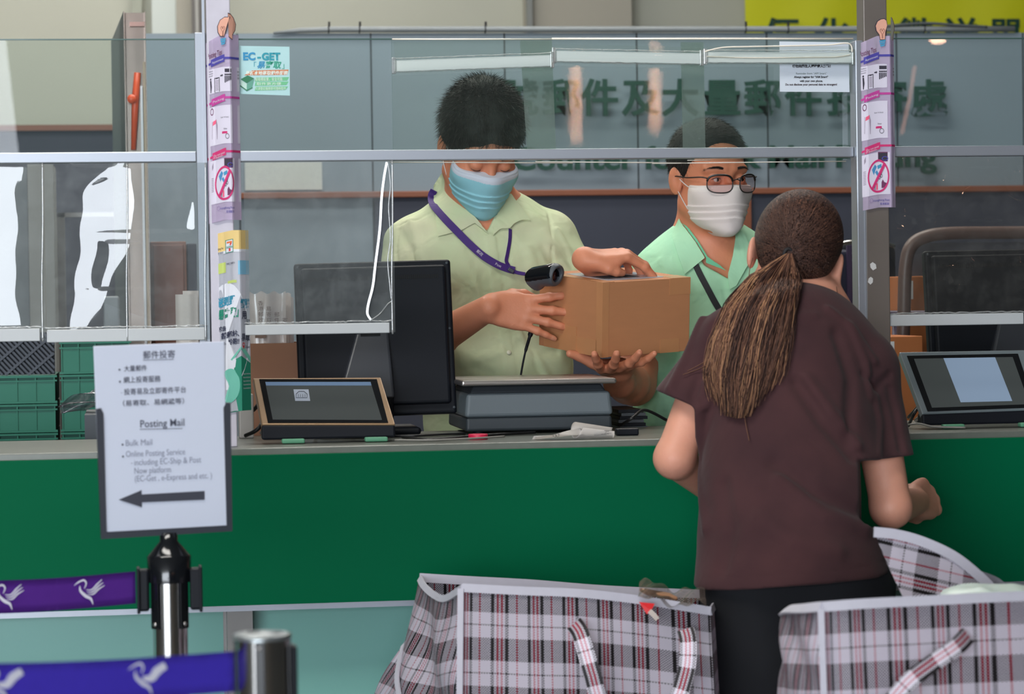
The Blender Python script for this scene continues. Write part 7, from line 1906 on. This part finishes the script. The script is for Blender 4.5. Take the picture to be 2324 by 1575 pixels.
# right bag, nearer, lid thrown back
YF2, YB2 = -1.42, -1.0
rb = thing('plaid_bag', (at(2080, 1500, YF2).x, (YF2 + YB2) / 2, 0), 'large woven plaid carrier bag at the lower right with its lid thrown back', 'bag')
FT2 = [at(x, y, YF2 + d) for x, y, d in ((1866, 1380, 0), (1960, 1373, -.01), (2100, 1366, -.012), (2240, 1359, -.01), (2420, 1352, 0))]
BT2 = [at(x, y, YB2) for x, y in ((1850, 1375, ), (2100, 1365), (2420, 1350))]
face_(rb, 'front_panel', lambda u, v: down(bez(FT2, u), v, 0, (0, -.03)) + Vector((0, wob(u, v, .003, 1), 0)), 70, 70, .34, .90)
face_(rb, 'back_panel', lambda u, v: down(bez(BT2, u), v, 0, (0, .03)), 40, 40, .36, .9)
ST2 = [FT2[0], at(1825, 1384, YF2 + .06), at(1792, 1386, YF2 + .16), at(1778, 1392, YF2 + .30), BT2[0]]
def lside2(u, v):
    p = bez(ST2, u); q = down(p, v, 0); e = math.exp(-((v - .06) / .05) ** 2)
    return q + Vector((-.012 * math.sin(u * math.pi) * min(1, v * 6) + .006 * math.sin(u * 16 + v * 40) * e, .004 * math.sin(v * 60 + u * 9) * e, 0))
face_(rb, 'side_panel', lside2, 40, 80, .42, .9)
RT2 = [FT2[-1], at(2430, 1352, (YF2 + YB2) / 2), BT2[-1]]
face_(rb, 'side_panel', lambda u, v: down(bez(RT2, u), v, 0, (.01, 0)), 10, 20, .42, .9)
rimtube(rb, [p + Vector((0, -.003, .002)) for p in FT2], .014, .004); rimtube(rb, [p + Vector((-.002, -.002, .002)) for p in ST2[:4]], .014, .004, (-.4, -1, .4))
rimtube(rb, [down(FT2[0], v, 0, (0, -.03)) + Vector((-.003, -.004, 0)) for v in (0, .1, .2, .4, .99)], .009, .006, (-.3, -1, 0))
rimtube(rb, [lside2(u, .165) + Vector((-.003, -.005, 0)) for u in (.02, .3, .6, .85)], .012, .004, (-.7, -1, 0))
YL = -.98
LD = [at(x, y, YL) for x, y in ((1982, 1203), (2030, 1208), (2090, 1224), (2160, 1256), (2215, 1298), (2262, 1345), (2300, 1400))]
def lid(u, v):
    p = bez(LD, u); base = at(2062 + 240 * u, 1400, YL - .02); return p.lerp(Vector((base.x, YL - .05, base.z)), v) + Vector((0, .010 * math.sin(v * 3), 0))
b = NB(); V, fs = grid(b, lambda u, v: lid(u, v), 50, 24, uv=(.075 * 2.9, .12)); 
uvl = b.loops.layers.uv.active
for f in b.faces:
    for l in f.loops: l[uvl].uv = (l.vert.co.z * .95 + l.vert.co.x * .25, l.vert.co.x * .95 - l.vert.co.z * .25)
bmesh.ops.solidify(b, geom=b.faces[:], thickness=.0015); build('lid', b, m_plaid, rb)
rimtube(rb, [p + Vector((0, -.003, -.003)) for p in LD], .016, .003)
rimtube(rb, [at(2214, 1300, YL + .02), at(2262, 1318, YL + .05), at(2290, 1345, YL + .06)], .010, .003)
hnd([at(2196, 1442, YF2 - .028), at(2170, 1468, YF2 - .055), at(2110, 1510, YF2 - .07), at(2054, 1556, YF2 - .075), at(1990, 1640, YF2 - .07), at(1960, 1720, YF2 - .05)], .024, (.1, -1, .3), 'carry_handle')
F = Field(); F.u(p_ell(at(2250, 1362, -1.2), (.075, .09, .022))); F.u(p_ell(at(2200, 1368, -1.2), (.035, .06, .018)), .02); F.disp.append(wrinkle(.004, 60, 77)); F.disp.append(wrinkle(.0015, 160, 78))
v, q = F.mesh(npv(at(2230, 1360, -1.2)) - V3(.16, .12, .06), npv(at(2230, 1360, -1.2)) + V3(.16, .12, .06), .003); o = np_obj('white_pouch', v, q, mat('pouch_pale', (196, 212, 206), .35, sss=.1), None); tag(o, 'pale translucent plastic pouch lying inside the right plaid bag', 'bag')
b = NB(); 

for px, py, w_, rz_, lb_ in ((1982, 604, .011, 35, 'upper of two torn white paper scraps stuck on the brown post'), (1976, 637, .010, -20, 'lower of two torn white paper scraps stuck on the brown post')):
    b = NB(); c = at(px, py, SY - .031); pts = [(-.6, -.5), (.3, -.7), (.7, -.1), (.4, .6), (-.3, .7), (-.7, .2)]
    ca, sa = math.cos(math.radians(rz_)), math.sin(math.radians(rz_))
    poly(b, [Vector((c.x + w_ * (x * ca * .7 - z * sa), SY - .0312, c.z + w_ * (x * sa + z * ca))) for x, z in pts], 0, (0, .0008, 0))
    o = build('paper_scrap', b, m_paper); tag(o, lb_, 'paper', 'paper scraps on the brown post')
